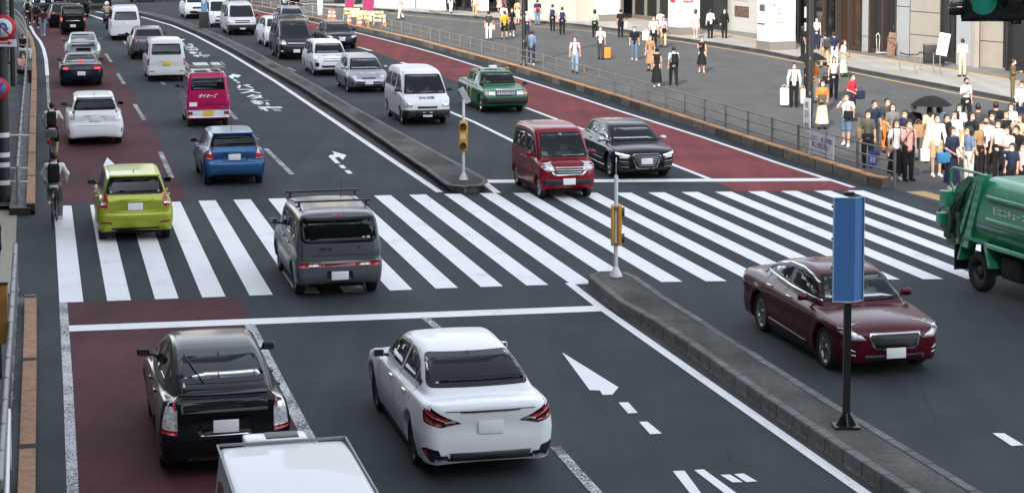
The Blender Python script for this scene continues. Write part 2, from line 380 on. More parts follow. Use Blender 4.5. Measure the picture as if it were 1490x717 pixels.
# kerbs -------------------------------------------------------------
def kerb_mat(name, base, joint=.6, var=.35):
    m, n, p = new_mat(name); L = n.links; uv = n.nodes.new('ShaderNodeTexCoord')
    sp = n.nodes.new('ShaderNodeSeparateXYZ'); L.new(uv.outputs['UV'], sp.inputs[0])
    d = n.nodes.new('ShaderNodeMath'); d.operation = 'DIVIDE'; d.inputs[1].default_value = joint; L.new(sp.outputs[0], d.inputs[0])
    fr = n.nodes.new('ShaderNodeMath'); fr.operation = 'FRACT'; L.new(d.outputs[0], fr.inputs[0])
    fl = n.nodes.new('ShaderNodeMath'); fl.operation = 'FLOOR'; L.new(d.outputs[0], fl.inputs[0])
    wn = n.nodes.new('ShaderNodeTexWhiteNoise'); wn.noise_dimensions = '1D'; L.new(fl.outputs[0], wn.inputs['W'])
    j = n.nodes.new('ShaderNodeMath'); j.operation = 'LESS_THAN'; j.inputs[1].default_value = .045; L.new(fr.outputs[0], j.inputs[0])
    nz = n.nodes.new('ShaderNodeTexNoise'); nz.inputs['Scale'].default_value = 7; nz.inputs['Detail'].default_value = 8; nz.inputs['Roughness'].default_value = .75; L.new(uv.outputs['Object'], nz.inputs['Vector'])
    r1 = n.nodes.new('ShaderNodeMapRange'); r1.inputs[3].default_value = 1-var; r1.inputs[4].default_value = 1+var*.6; L.new(wn.outputs[0], r1.inputs[0])
    r2 = n.nodes.new('ShaderNodeMapRange'); r2.inputs[1].default_value = .3; r2.inputs[2].default_value = .7; r2.inputs[3].default_value = .5; r2.inputs[4].default_value = 1.35; L.new(nz.outputs[0], r2.inputs[0])
    a = n.nodes.new('ShaderNodeMath'); a.operation = 'MULTIPLY'; L.new(r1.outputs[0], a.inputs[0]); L.new(r2.outputs[0], a.inputs[1])
    v = n.nodes.new('ShaderNodeVectorMath'); v.operation = 'SCALE'; v.inputs[0].default_value = base; L.new(a.outputs[0], v.inputs['Scale'])
    x = n.nodes.new('ShaderNodeMix'); x.data_type = 'RGBA'; L.new(j.outputs[0], x.inputs[0]); L.new(v.outputs[0], x.inputs[6]); x.inputs[7].default_value = (.02, .02, .02, 1)
    L.new(x.outputs[2], p.inputs['Base Color']); p.inputs['Roughness'].default_value = .9
    b = n.nodes.new('ShaderNodeBump'); b.inputs['Strength'].default_value = .5; b.inputs['Distance'].default_value = .02; L.new(nz.outputs[0], b.inputs['Height']); L.new(b.outputs[0], p.inputs['Normal']); return m
m_kerb = kerb_mat('kerb_stone', (.15, .15, .148), .6, .22); m_kerb_o = kerb_mat('orange_kerb', (.55, .29, .13), 1.8, .15)
m_kerb_t = kerb_mat('brown_kerb', (.37, .21, .125), 5.2, .08); m_kerb_d = kerb_mat('kerb_face', (.075, .073, .068), .6, .4)
m_core = node_ground('median_core', (.085, .083, .078), .35, .45, 60, .95, bump=.6, stain=.4)
def resample(P, step=.5):
    out = [P[0]]
    for a, b in zip(P[:-1], P[1:]):
        n = max(1, int((b-a).length/step)); out += [a.lerp(b, i/n) for i in range(1, n+1)]
    return out
def profile_sweep(name, path, prof, m, parent=None, jit=0.):
    """prof: list of (offset to the left of travel, z); path world points; returns mesh with uv u=length"""
    P = resample([Vector((p[0], p[1], 0)) for p in path], .6); V = []; F = []; UV = []; l = 0; n = len(prof); rr = random.Random(3)
    for i, p in enumerate(P):
        if i: l += (p-P[i-1]).length
        d = (P[min(i+1, len(P)-1)]-P[max(i-1, 0)]).normalized(); nn = Vector((-d.y, d.x, 0)); jz = rr.uniform(-jit, jit)
        for j, (o, z) in enumerate(prof):
            q = p+nn*(o+(jz if z > .01 else 0)); V.append((q.x, q.y, z+(jz if z > .01 else 0))); UV.append((l, j*.1))
    for i in range(len(P)-1):
        for j in range(n-1): F.append((i*n+j, i*n+j+1, (i+1)*n+j+1, (i+1)*n+j))
    F.append(tuple(range(n-1, -1, -1))); F.append(tuple((len(P)-1)*n+j for j in range(n)))
    return mobj(name, V, F, m, parent, uv=UV)
HM = .22
def median(name, Lp, Rp, nose, label_kind='structure'):
    """Lp, Rp top edges as pixels at height HM (near -> far or far -> near, same order); nose: list of pixel points joining them at the nose end (start)"""
    Lw = [G(x, y, HM) for x, y in Lp]; Rw = [G(x, y, HM) for x, y in Rp]; Nw = [G(x, y, HM) for x, y in nose]
    ring = Lw[::-1]+Nw+Rw                                   # far left -> nose -> far right
    c = profile_sweep(name+'_kerb', ring, [(0.02, 0), (0, .06), (0, HM-.025), (-.02, HM), (-.15, HM), (-.16, HM-.02)], m_kerb, jit=.006)
    # orient: kerb top is inside; decide side by centroid
    tag(c, kind='structure')
    core = sheet(name, [[Vector((p.x, p.y, HM-.012)) for p in ring]], m_core)
    return c
near_L = [(856, 402), (900, 438), (948, 464), (996, 495), (1108, 574), (1244, 665), (1324, 717), (1450, 800)]
near_R = [(928, 402), (968, 430), (1100, 513), (1220, 588), (1280, 624), (1432, 717), (1570, 800)]
median('median_strip', near_L, near_R, [(858, 397.5), (872, 394.5), (892, 393.5), (912, 395.5)])
far_L = [(652, 264), (630, 247), (601, 228.5), (564, 203), (517, 172), (444, 126), (401, 102), (350, 74), (317, 57), (284, 42), (258, 31.5), (233, 24.5), (208, 19), (190, 15.5)]
far_R = [(700, 260), (670, 243), (620, 216), (551, 178), (500, 150), (460, 126), (409, 98), (359, 71), (325, 55), (292, 41), (262, 30), (234, 22.5), (208, 17.5), (190, 14.2)]
median('median_strip_far', far_L, far_R, [(658, 267.5), (675, 269.5), (695, 268), (702, 264.5)])
# gutter strips beside the medians
sheet('gutter', line_px([(846, 412), (890, 445), (1275, 722), (1400, 812)], .30, .003)+line_px([(650, 279), (590, 238), (490, 170), (405, 115), (335, 75), (270, 43)], .45, .003), m_gutter)
# right kerb island with guard rail (station side): orange top edge
Kf = [(330, 8), (372, 14), (410, 21), (440, 28.5), (475, 36), (520, 45.5), (560, 54), (610, 66), (660, 80), (700, 91), (760, 107.5), (835, 131), (900, 151), (1000, 184), (1090, 214), (1160, 237), (1220, 256), (1262, 270), (1283, 274)]
kw = [G(x, y, 0) for x, y in Kf]
kk = profile_sweep('kerb_right', kw, [(0, 0), (0, .26), (.30, .27), (.32, 0)][::1], kerb_mat('kerb_face_right', (.17, .155, .13), 1.2, .6), jit=.004); tag(kk, kind='structure')
kt_ = profile_sweep('kerb_right_top', kw, [(.0, .262), (.005, .292), (.23, .297), (.24, .272)], m_kerb_o, jit=.003); tag(kt_, kind='structure')
# plaza surface, beyond the kerb
pl = [p+Vector((.1, 0, .005)) for p in kw]+[G(x, y, .005) for x, y in ((1300, 275), (1330, 285), (1420, 310), (1600, 365))]+[Vector((60, 40, .005)), Vector((60, 260, .005)), Vector((-40, 260, .005))]
sheet('plaza', [pl], m_plaza)
sheet('plaza_marking', [pg([(1318, 279), (1345, 278), (1395, 291), (1372, 293)], .009)], m_yel)
ye = [(500, 14), (560, 19), (600, 23.5), (694, 32), (765, 37.5), (820, 42.5), (912, 51), (985, 60.5), (1040, 69), (1106, 80), (1164, 91), (1250, 108), (1312, 120.5), (1393, 136.5), (1478, 152), (1560, 167)]
sheet('yellow_line', line_px(ye, .16, .009), m_yel)
# station pavement
HS = .15
kp = [(440, 6), (560, 13.5), (600, 17), (694, 24.5), (760, 29), (837, 35), (912, 44), (971, 53), (1040, 62.5), (1107, 73), (1164, 84.5), (1250, 101), (1310, 112), (1395, 128), (1461, 141), (1560, 160)]
kpw = [G(x, y, HS) for x, y in kp]
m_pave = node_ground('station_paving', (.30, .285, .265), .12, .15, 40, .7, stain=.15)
far_line = [Vector((60, 95, HS)), Vector((60, 240, HS)), Vector((-40, 240, HS))]
sheet('pavement_right', [kpw+far_line], m_pave)
kk = profile_sweep('kerb_station', [Vector((p.x, p.y, 0)) for p in kpw], [(-.01, 0), (-.005, HS+.003), (.14, HS+.006), (.15, HS-.02)], kerb_mat('dark_kerb', (.045, .045, .048), .9, .35)); tag(kk, kind='structure')
ty = [(900, 24), (944, 31), (1000, 41), (1060, 50.5), (1104, 58.5), (1180, 69), (1250, 80), (1374, 100), (1464, 115.5), (1560, 131)]
sheet('tactile_strip', strip_pts([G(x, y, HS) for x, y in ty], .30, HS+.004), paint_mat('tactile_yellow', .2, (.50, .33, .13), (.3, .2, .1)))
sheet('pavement_painted_shade', [[G(x, y, HS+.0025) for x, y in ty]+[Vector((60, 97, HS+.0025)), Vector((60, 200, HS+.0025)), Vector((0, 200, HS+.0025))]], node_ground('paving_shade_tone', (.16, .155, .15), .15, .2, 40, .5, stain=.1))  # shade under the canopy, put into the colour of a darker sheet
# left kerb + pavement
lk_far = [(51, 297), (51.5, 240), (52, 200), (53, 150), (53.5, 110), (52, 75), (49, 58), (43, 46), (36, 38), (26, 30), (10, 22)]
lw = [G(x, y, .25) for x, y in lk_far]
def shift(P, d):
    out = []
    for i, p in enumerate(P):
        t = (P[min(i+1, len(P)-1)]-P[max(i-1, 0)]).normalized(); out.append(p+Vector((-t.y, t.x, 0))*d)
    return out
k1 = profile_sweep('kerb_left', lw, [(0, 0), (0, .25), (.21, .25)], m_kerb_t); tag(k1, kind='structure')
k2 = profile_sweep('kerb_left_base', [lw[0]+Vector((-.03, -.12, 0))]+lw[1:], [(0.05, 0), (.05, .17), (.55, .19), (.56, 0)], m_kerb); tag(k2, kind='structure')
lkn = [(53, 428), (53, 520), (52, 620), (51, 720), (50, 840)]
lwn = [G(x, y, .22) for x, y in lkn]
k3 = profile_sweep('kerb_left_near', lwn[::-1], [(0, 0), (0, .22), (.21, .22), (.22, 0)], m_kerb_t); tag(k3, kind='structure')
m_side = node_ground('side_pavement', (.06, .065, .072), .15, .3, 70, .9)
sheet('pavement_left', [[Vector((p.x-.22, p.y, .12)) for p in (G(x, y, .12) for x, y in lk_far[1:])][::-1]+[Vector((p.x-.0, p.y, .12)) for p in (G(24, 300, .12), G(-60, 300, .12))]+[Vector((-40, 60, .12)), Vector((-60, 200, .12))]], m_side)
sheet('pavement_left_near', [[G(41, 432, .05), G(37, 560, .05), G(30, 840, .05), G(-200, 840, .05), G(-200, 432, .05)]], node_ground('paving_stone_left', (.10, .11, .12), .3, .3, 30, .8, stain=.4))
sheet('tactile_paving', [[G(25, 303, .012), G(20, 427, .012), G(-60, 427, .012), G(-60, 303, .012)]], paint_mat('tactile_pale', .25, (.27, .25, .18), (.13, .12, .1)))
# ================================================================ vehicles: generator
def chaikin(P, n=2):
    for _ in range(n):
        Q = []
        for i in range(len(P)):
            a, b = P[i], P[(i+1) % len(P)]
            Q += [(a[0]*.75+b[0]*.25, a[1]*.75+b[1]*.25), (a[0]*.25+b[0]*.75, a[1]*.25+b[1]*.75)]
        P = Q
    return P
def sym(pts): return pts+[(-y, z) for y, z in pts[::-1]]
def plan_poly(L, W, ra, rb, rbow, fa, fb, fbow):
    """half plan outline in (x,y>=0); corner: a along the length, b across"""
    h = W/2; P = [(-L/2+rbow*0, -.5)]
    def corner(a, b, bow, sgn):
        out = []; n = 8
        ys = h-b; out.append((L/2, 0)); out.append((L/2-bow*(ys*.5/h)**2, ys*.5)); x0 = L/2-bow*(ys/h)**2
        for i in range(n+1):
            t = math.pi/2*i/n; c, s_ = math.cos(t)**(2/2.4), math.sin(t)**(2/2.4)
            out.append((x0-a+a*c, ys+b*s_))
        return [(sgn*x, y) for x, y in out]
    P = [(-L/2, -.5)]+corner(ra, rb, rbow, -1)+corner(fa, fb, fbow, 1)[::-1]+[(L/2, -.5)]
    return P
def car_fn(sp):
    L, W = sp['L'], sp['W']; h = W/2
    X0 = lambda P: [(u-L/2, z) for u, z in P]
    low = chaikin(X0(sp['low']), 2); cab = chaikin(X0(sp['cab']), 2)
    pp = plan_poly(L, W, *sp.get('rc', (.35, .28, .08)), *sp.get('fc', (.6, .35, .18)))
    sz, si = zip(*sp.get('sec', [(.1, .12), (.25, .06), (.45, .015), (.62, 0), (.8, .02), (.95, .06), (1.1, .12)]))
    zb = sp['zb']; cw = sp['cw']; tum = sp.get('tum', .34); wx = [sp['ro']-L/2, sp['ro']+sp['wb']-L/2]; r = sp['r']
    kt_ = sp.get('kt', .07); kc = sp.get('kc', .10); ku = sp.get('ku', .035); cb, cf_ = sp.get('bow', (.06, .10)); crn = sp.get('crown', .04)
    tr, tf = sp.get('taper', (.10, .06)); cx0, cx1 = min(p[0] for p in cab), max(p[0] for p in cab); flare = sp.get('flare', .012)
    hb = sp.get('hoodbow', .05)
    def fn(x, y, z):
        ay = np.abs(y); yy = ay*ay
        a = sd_poly(low, x+(np.clip(x/(L/2), -1, 1)**3)*hb*.3*yy, z+hb*yy)
        b = sd_poly(pp, x, ay+np.interp(z, sz, si))
        dl = smax(a, b, kt_)
        t = np.clip((x-cx0)/(cx1-cx0), 0, 1); bow = -cb+(cb+cf_)*np.clip(t*3-1, 0, 1)
        c = sd_poly(cab, x+bow*yy, z+crn*yy)
        rear = np.clip(1-t/.35, 0, 1)**2; fr = np.clip((t-.6)/.4, 0, 1)**2
        wc = cw-tum*np.maximum(z-zb, 0)-tr*rear-tf*fr
        d = smax(c, (ay-wc)*.93, kc)
        f = smin(dl, d, ku)
        for w_ in wx:
            q = np.hypot(x-w_, z-r)-(r+sp.get('well', .055))
            if flare: f = f-flare*np.exp(-np.clip(q, 0, 9)**2/.006)*(ay > h*.55)
            f = smax(f, -np.maximum(q, (h-.30)-ay), .02)
        return f
    return fn
class Wrap:
    """rays round an end of the car: q = distance along a rounded outline, 0 in the middle"""
    def __init__(s, end, L, W, rc=.35): s.e = end; s.L = L; s.h = W/2; s.rc = rc; s.q1 = s.h-rc; s.q2 = s.q1+rc*math.pi/2
    def ray(s, q, z):
        sg = 1 if q >= 0 else -1; a = abs(q); o = 1.0
        if a <= s.q1: p = (s.L/2, a); n = (1, 0)
        elif a <= s.q2: t = (a-s.q1)/s.rc; n = (math.cos(t), math.sin(t)); p = (s.L/2-s.rc+s.rc*n[0], s.q1+s.rc*n[1])
        else: n = (0, 1); p = (s.L/2-s.rc-(a-s.q2), s.h)
        return Vector((s.e*(p[0]+n[0]*o), sg*(p[1]+n[1]*o), z)), Vector((-s.e*n[0], -sg*n[1], 0))
    def inv(s, c):
        x = c[:, 0]*s.e; ay = np.abs(c[:, 1]); sg = np.where(c[:, 1] >= 0, 1, -1)
        cx = s.L/2-s.rc
        ang = np.arctan2(np.maximum(ay-s.q1, 0), np.maximum(x-cx, 1e-6))
        q = np.where(ay <= s.q1, ay, np.where(x >= cx, s.q1+s.rc*ang, s.q2+(cx-x)))
        return np.stack([sg*q, c[:, 2]], 1)
class Side:
    def __init__(s, sg, L): s.s = sg; s.L = L
    def ray(s, u, z): return Vector((u-s.L/2, s.s*3.0, z)), Vector((0, -s.s, 0))
    def inv(s, c): return np.stack([c[:, 0]+s.L/2, c[:, 2]], 1)
class Top:
    def __init__(s, L): s.L = L
    def ray(s, u, y): return Vector((u-s.L/2, y, 4.)), Vector((0, 0, -1))
def in_poly(P, pts):
    x, y = pts[:, 0], pts[:, 1]; r = np.zeros(len(x), bool); n = len(P)
    for i in range(n):
        ax, ay = P[i]; bx, by = P[(i+1) % n]
        if ay == by: continue
        c = ((ay > y) != (by > y)) & (x < ax+(bx-ax)*(y-ay)/(by-ay)); r ^= c
    return r
def inset(P, d):
    n = len(P); a = sum(P[i][0]*P[(i+1) % n][1]-P[(i+1) % n][0]*P[i][1] for i in range(n)); sg = 1 if a > 0 else -1; out = []
    for i in range(n):
        p0, p1, p2 = Vector(P[i-1]), Vector(P[i]), Vector(P[(i+1) % n])
        e1 = (p1-p0).normalized(); e2 = (p2-p1).normalized(); n1 = Vector((-e1.y, e1.x))*sg; n2 = Vector((-e2.y, e2.x))*sg
        m = n1+n2; k = max(.35, m.dot(n1)/max(m.length, 1e-6)) if m.length > 1e-6 else 1
        m = m.normalized() if m.length > 1e-6 else n1
        q = p1+m*(d/k); out.append((q.x, q.y))
    return out
def roundp(P, n=1): return chaikin(P, n)
def round_corners(P, r=.05):
    out = []; n = len(P)
    for i in range(n):
        p0, p1, p2 = Vector(P[i-1]), Vector(P[i]), Vector(P[(i+1) % n])
        a = min(r, (p0-p1).length*.4); b = min(r, (p2-p1).length*.4); A = p1+(p0-p1).normalized()*a; B = p1+(p2-p1).normalized()*b
        for t in (0, .35, .65, 1):
            q = A*(1-t)**2+p1*2*t*(1-t)+B*t*t; out.append((q.x, q.y))
    return out
def facing(V, F, mp, poly):
    cx = sum(p[0] for p in poly)/len(poly); cy = sum(p[1] for p in poly)/len(poly); d = mp.ray(cx, cy)[1]
    return sum((V[q[1]]-V[q[0]]).cross(V[q[2]]-V[q[0]]).dot(d) for q in F)
class Shell:
    def __init__(s, V, Q):
        s.bvh = BVHTree.FromPolygons([tuple(p) for p in V], [tuple(int(i) for i in q) for q in Q])
    def hit(s, o, d):
        h = s.bvh.ray_cast(o, d, 6.)
        if h[0] is None:
            n = s.bvh.find_nearest(o+d*1.2); return n[0], n[1]
        return h[0], h[1]
    def panel(s, name, mp, poly, m, parent, off=.004, thick=.015, grid=.07, rnd=0., proud=0.):
        if rnd: poly = round_corners(poly, rnd)
        bm = bmesh.new(); vs_ = [bm.verts.new((x, y, 0)) for x, y in poly]
        f = bm.faces.new(vs_); f.normal_update()
        if f.normal.z < 0: f.normal_flip()
        bmesh.ops.triangulate(bm, faces=[f])
        xs = [p[0] for p in poly]; ys = [p[1] for p in poly]
        for ax, lo, hi in ((0, min(xs), max(xs)), (1, min(ys), max(ys))):
            n = int((hi-lo)/grid)
            for i in range(1, n+1):
                c = lo+(hi-lo)*i/(n+1); co = [0, 0, 0]; co[ax] = c; no = [0, 0, 0]; no[ax] = 1
                bmesh.ops.bisect_plane(bm, geom=bm.verts[:]+bm.edges[:]+bm.faces[:], plane_co=co, plane_no=no, dist=1e-5)
        bm.verts.index_update(); P = []; N = []
        for v in bm.verts:
            o, d = mp.ray(v.co.x, v.co.y); h, n = s.hit(o, d)
            if n.dot(d) > 0: n = -n
            n = (n-d*.35).normalized(); P.append(h); N.append(n)
        v1 = [p+n*(off+proud) for p, n in zip(P, N)]
        fs = [tuple(v.index for v in f.verts) for f in bm.faces]
        # orientation
        if facing(v1, fs, mp, poly) > 0: fs = [q[::-1] for q in fs]
        be = [e for e in bm.edges if len(e.link_faces) == 1]; n1 = len(v1); ids = sorted({v.index for e in be for v in e.verts}); mpp = {i: n1+k for k, i in enumerate(ids)}
        v1 += [P[i]-N[i]*thick for i in ids]
        for e in be:
            i, j = e.verts[0].index, e.verts[1].index; fs.append((i, j, mpp[j], mpp[i]))
        bm.free()
        return mobj(name, v1, fs, m, parent, smooth=True)
    def ring(s, name, mp, outer, inner, m, parent, off=.003):
        P = []; n = len(outer); V = []; F = []
        def dens(A, B):
            out = []
            for i in range(n):
                a0, a1 = Vector(A[i]), Vector(A[(i+1) % n]); b0, b1 = Vector(B[i]), Vector(B[(i+1) % n]); k = max(1, int((a1-a0).length/.08))
                for j in range(k): out.append((a0.lerp(a1, j/k), b0.lerp(b1, j/k)))
            return out
        D = dens(outer, inner)
        for a, b in D:
            for q in (a, b):
                o, d = mp.ray(q.x, q.y); h, nn = s.hit(o, d)
                if nn.dot(d) > 0: nn = -nn
                V.append(h+nn*off)
        k = len(D)
        for i in range(k): j = (i+1) % k; F.append((2*i, 2*j, 2*j+1, 2*i+1))
        if facing(V, F, mp, outer) > 0: F = [q[::-1] for q in F]
        return mobj(name, V, F, m, parent)
M_TYRE = mat('tyre_rubber', (.012, .012, .013), .75, noise=.2, nscale=30)
M_RIM = mat('alloy_rim', (.42, .43, .45), .28, .9)
M_RIMD = mat('dark_rim', (.10, .10, .11), .3, .8)
M_HUB = mat('wheel_cap_silver', (.35, .36, .38), .4, .6)
M_BLK = mat('black_trim', (.012, .012, .013), .45)
M_GLOSSBLK = mat('gloss_black', (.006, .006, .007), .15, spec=.25)
M_CHROME = mat('chrome', (.75, .76, .78), .12, 1.)
M_RED = mat('red_lens', (.36, .006, .012), .12, coat=1)
M_REDLIT = mat('red_lens_lit', (.9, .03, .03), .2, emit=1.2)
M_CLEAR = mat('clear_lens', (.66, .68, .70), .12, .35, coat=1, noise=.45, nscale=22)
M_AMBER = mat('amber_lens', (.75, .25, .02), .2, coat=1)
M_PLATE = mat('plate_white', (.78, .79, .80), .4)
M_PLATEY = mat('plate_yellow', (.78, .52, .05), .4)
M_LENS = mat('headlamp_lens', (.80, .82, .84), .1, .2, spec=.6)
M_GLASSOP = mat('dark_glass_opaque', (.008, .010, .012), .04, spec=.35)
M_GLASS = glass_mat('tinted_glass', (.34, .37, .38)); M_GLASSF = glass_mat('windshield_glass', (.80, .86, .86)); M_PRIV = glass_mat('privacy_glass', (.10, .11, .12))
M_MIRROR = mat('mirror_surface', (.25, .28, .32), .03, 1.)
M_SEAT = mat('seat_cloth', (.05, .05, .055), .9, noise=.2); M_SEATL = mat('light_seat_cloth', (.30, .29, .28), .9)
M_DASH = mat('dashboard_plastic', (.03, .03, .033), .6)
M_GAP = mat('panel_gap', (.006, .006, .006), .9)
M_UNDER = mat('underbody', (.01, .01, .011), .9)
M_STICK = mat('sticker_white', (.7, .75, .7), .5)
_wc = {}
def wheel_parts(r, rr, tw, style):
    k = (r, rr, tw, style)
    if k in _wc: return _wc[k]
    t = MB(); w_ = tw/2
    t.lathe([(rr-.01, -w_*.75), (rr+.01, -w_*.9), (r*.86, -w_), (r*.96, -w_*.88), (r, -w_*.6), (r, w_*.6), (r*.96, w_*.88), (r*.86, w_), (rr+.01, w_*.9), (rr-.01, w_*.75)], 36)
    q = MB()
    # outer face at +z (turned outward later)
    if style == 'steel':
        q.lathe([(rr, w_*.8), (rr-.02, w_*.7), (rr-.04, w_*.35), (rr*.62, w_*.45), (rr*.45, w_*.75), (rr*.2, w_*.85), (0.001, w_*.9)], 28)
    elif style == 'truck':
        q.lathe([(rr, w_*.8), (rr-.02, w_*.5), (rr-.05, -w_*.2), (rr*.55, -w_*.3), (rr*.5, w_*.5), (rr*.25, w_*.55), (.001, w_*.55)], 28)
    else:
        n = int(style[1:]); q.lathe([(rr, w_*.82), (rr-.012, w_*.85), (rr-.03, w_*.4), (rr-.035, -w_*.5)], 36)
        q.lathe([(rr-.04, w_*.05), (.001, w_*.05)], 24)
        q.lathe([(.06, w_*.1), (.055, w_*.62), (.001, w_*.68)], 16)
        for i in range(n):
            a = 2*math.pi*i/n; M = Matrix.Rotation(a, 4, 'Z')
            for da in ((-.13, .13) if style[0] == 'd' else (0,)):
                wd = .028 if style[0] == 'd' else .05
                s0, s1 = Vector((.045, 0, w_*.6)), Vector(((rr-.015)*math.cos(da*1.6), (rr-.015)*math.sin(da*1.6), w_*.72))
                ux = (s1-s0).normalized(); uy = Vector((-ux.y, ux.x, 0)).normalized(); v = []
                for p, ww in ((s0, wd*.7), (s1, wd)):
                    for e1, e2 in ((-1, 0), (1, 0), (1, -1), (-1, -1)): v.append(tuple(p+uy*ww/2*e1*(1.3 if e2 else 1)+Vector((0, 0, .03*e2))))
                q.add(v, [(0, 1, 5, 4), (1, 2, 6, 5), (2, 3, 7, 6), (3, 0, 4, 7)], False, M)
    b = MB(); b.lathe([(rr-.05, -w_*.3), (.001, -w_*.3)], 20); b.lathe([(rr*.62, -w_*.1), (rr*.62, -w_*.05), (.05, -w_*.05)], 20)
    o = []
    for nm, x in (('tyre', t), ('rim', q), ('brake', b)):
        me = bpy.data.meshes.new(nm); me.from_pydata(x.v, [], x.f); me.polygons.foreach_set('use_smooth', x.sm); o.append(me)
    o[0].materials.append(M_TYRE); o[2].materials.append(M_BLK); _wc[k] = o; return o
def add_wheel(parent, x, y, r, rr, tw, style, side, mrim):
    w_ = bpy.data.objects.new('wheel', None); COL.objects.link(w_); w_.parent = parent; w_.location = (x, y, r)
    w_.rotation_euler = (-side*math.pi/2, random.uniform(0, 2), 0); w_.rotation_mode = 'XYZ'
    M = Matrix.Rotation(-side*math.pi/2, 4, 'X') @ Matrix.Rotation(random.uniform(0, 2), 4, 'Z'); w_.rotation_euler = M.to_euler(); w_.empty_display_size = .2
    me = wheel_parts(r, rr, tw, style)
    for nm, q in zip(('tyre', 'rim', 'brake_disc'), me):
        if nm == 'rim':
            kk = q.name+mrim.name
            if kk not in _wc: c = q.copy(); c.materials.clear(); c.materials.append(mrim); _wc[kk] = c
            q = _wc[kk]
        o = bpy.data.objects.new(nm, q); COL.objects.link(o); o.parent = w_
    return w_
_bc = {}
def build_car(sp, name, label, cat, anchor, apx, yaw=13.7, group=None, plate=M_PLATE, paint=None, res=None):
    """anchor: which wheel stands at photo pixel apx ('RL','RR','FL','FR'); rear-facing traffic yaw = heading left of +y, oncoming + 180"""
    L, W = sp['L'], sp['W']; r = sp['r']; tr = W/2-.05-sp.get('tw', .2)/2; m = paint
    wxr, wxf = sp['ro']-L/2, sp['ro']+sp['wb']-L/2
    ang = R(90+yaw)
    ax = wxr if anchor[0] == 'R' else wxf; ay = tr+sp.get('tw', .2)*.3 if anchor[1] == 'L' else -tr-sp.get('tw', .2)*.3
    g = G(*apx); c, s_ = math.cos(ang), math.sin(ang)
    loc = (g.x-(ax*c-ay*s_), g.y-(ax*s_+ay*c), 0)
    root = empty(name, loc, ang, label, cat, group)
    h = res or sp.get('res', .04); key = (id(sp), h)
    fn = car_fn(sp)
    if key not in _bc:
        V, Q = sdf_mesh(fn, (-L/2-.03, -W/2-.04, sp.get('z0', .14)), (L/2+.03, W/2+.04, sp['H']+.03), h); _bc[key] = (V, Q)
    V, Q = _bc[key]; sh = Shell(V, Q)
    wr = {1: Wrap(1, L, W), -1: Wrap(-1, L, W)}; sd_ = {1: Side(1, L), -1: Side(-1, L)}; tp = Top(L)
    cen = V[Q].mean(1); keep = np.ones(len(Q), bool)
    nrm = np.cross(V[Q[:, 1]]-V[Q[:, 0]], V[Q[:, 2]]-V[Q[:, 0]])
    wf = {1: Wrap(1, L, W, .02), -1: Wrap(-1, L, W, .02)}
    def mapping(k, win=False):
        if win and k in 'FB': return wf[1 if k == 'F' else -1]
        return {'F': wr[1], 'B': wr[-1], 'L': sd_[1], 'R': sd_[-1], 'T': tp}[k]
    def window(nm, k, poly, gl, openw, frit=.04, rnd=.06):
        mp = mapping(k, True); poly = round_corners(poly, rnd)
        if not openw:
            return sh.panel(nm, mp, poly, M_GLASSOP, root, off=.004)
        inn = inset(poly, frit)
        if nm: sh.ring('window_seal', mp, poly, inn, M_GLOSSBLK, root, off=.005)
        o = sh.panel(nm, mp, inn, gl, root, off=.003, thick=0.0)
        uv = np.stack([V[:, 1], V[:, 2]], 1) if k in 'FB' else mp.inv(V); iv = in_poly(inset(poly, frit*1.0), uv)
        if k in 'LR': sel = (V[:, 1]*(1 if k == 'L' else -1) > 0) & (np.abs(V[:, 1]) > W*.25)
        else: sel = V[:, 0]*(1 if k == 'F' else -1) > 0
        nn = nrm[:, 0]*(1 if k == 'F' else -1) if k in 'FB' else nrm[:, 1]*(1 if k == 'L' else -1)
        keep[(iv & sel)[Q].any(1) & (nn > 0)] = False
        return o
    ow = sp.get('open', True)
    for nm, k, poly, gl in sp['win']:
        ks = 'LR' if k == 'S' else k
        for kk in ks: window(nm, kk, poly, gl, ow, max(.042, sp.get('frit', .045)), .03 if k == 'S' else .07)
    body = mobj('body', V, Q[keep], m, root, smooth=True)
    for e in sp.get('parts', []):
        nm, k, poly, pm = e[:4]; kw_ = e[4] if len(e) > 4 else {}
        if isinstance(pm, str): pm = {'paint': paint}[pm]
        if k == 'S': [sh.panel(nm, mapping(q), poly, pm, root, **kw_) for q in 'LR']
        elif k in ('FF', 'BB'): [sh.panel(nm, mapping(k[0]), [(y*s, z) for y, z in poly][::s], pm, root, **kw_) for s in (1, -1)]
        elif k == 'TT': [sh.panel(nm, tp, [(u, y*s) for u, y in poly][::s], pm, root, **kw_) for s in (1, -1)]
        else: sh.panel(nm, mapping(k), poly, pm, root, **kw_)
    for pl in sp.get('seams', []):            # door gaps: polylines in (u,z)
        for q in 'LR':
            for a, b in zip(pl[:-1], pl[1:]):
                d = Vector((b[0]-a[0], b[1]-a[1])).normalized()*.006; n_ = (-d.y, d.x)
                sh.panel('door_gap', mapping(q), [(a[0]+n_[0], a[1]+n_[1]), (b[0]+n_[0], b[1]+n_[1]), (b[0]-n_[0], b[1]-n_[1]), (a[0]-n_[0], a[1]-n_[1])], M_GAP, root, off=.0015, thick=0)
    for nm, k, a, b, wd, pm in sp.get('bars', []):   # straight strips on an end, from a to b
        d = Vector((b[0]-a[0], b[1]-a[1])).normalized(); n_ = (-d.y*wd/2, d.x*wd/2)
        P = [(a[0]+n_[0], a[1]+n_[1]), (b[0]+n_[0], b[1]+n_[1]), (b[0]-n_[0], b[1]-n_[1]), (a[0]-n_[0], a[1]-n_[1])]
        pm = paint if pm == 'paint' else pm
        for q in ('LR' if k == 'S' else k): sh.panel(nm, mapping(q), P, pm, root, off=.012)
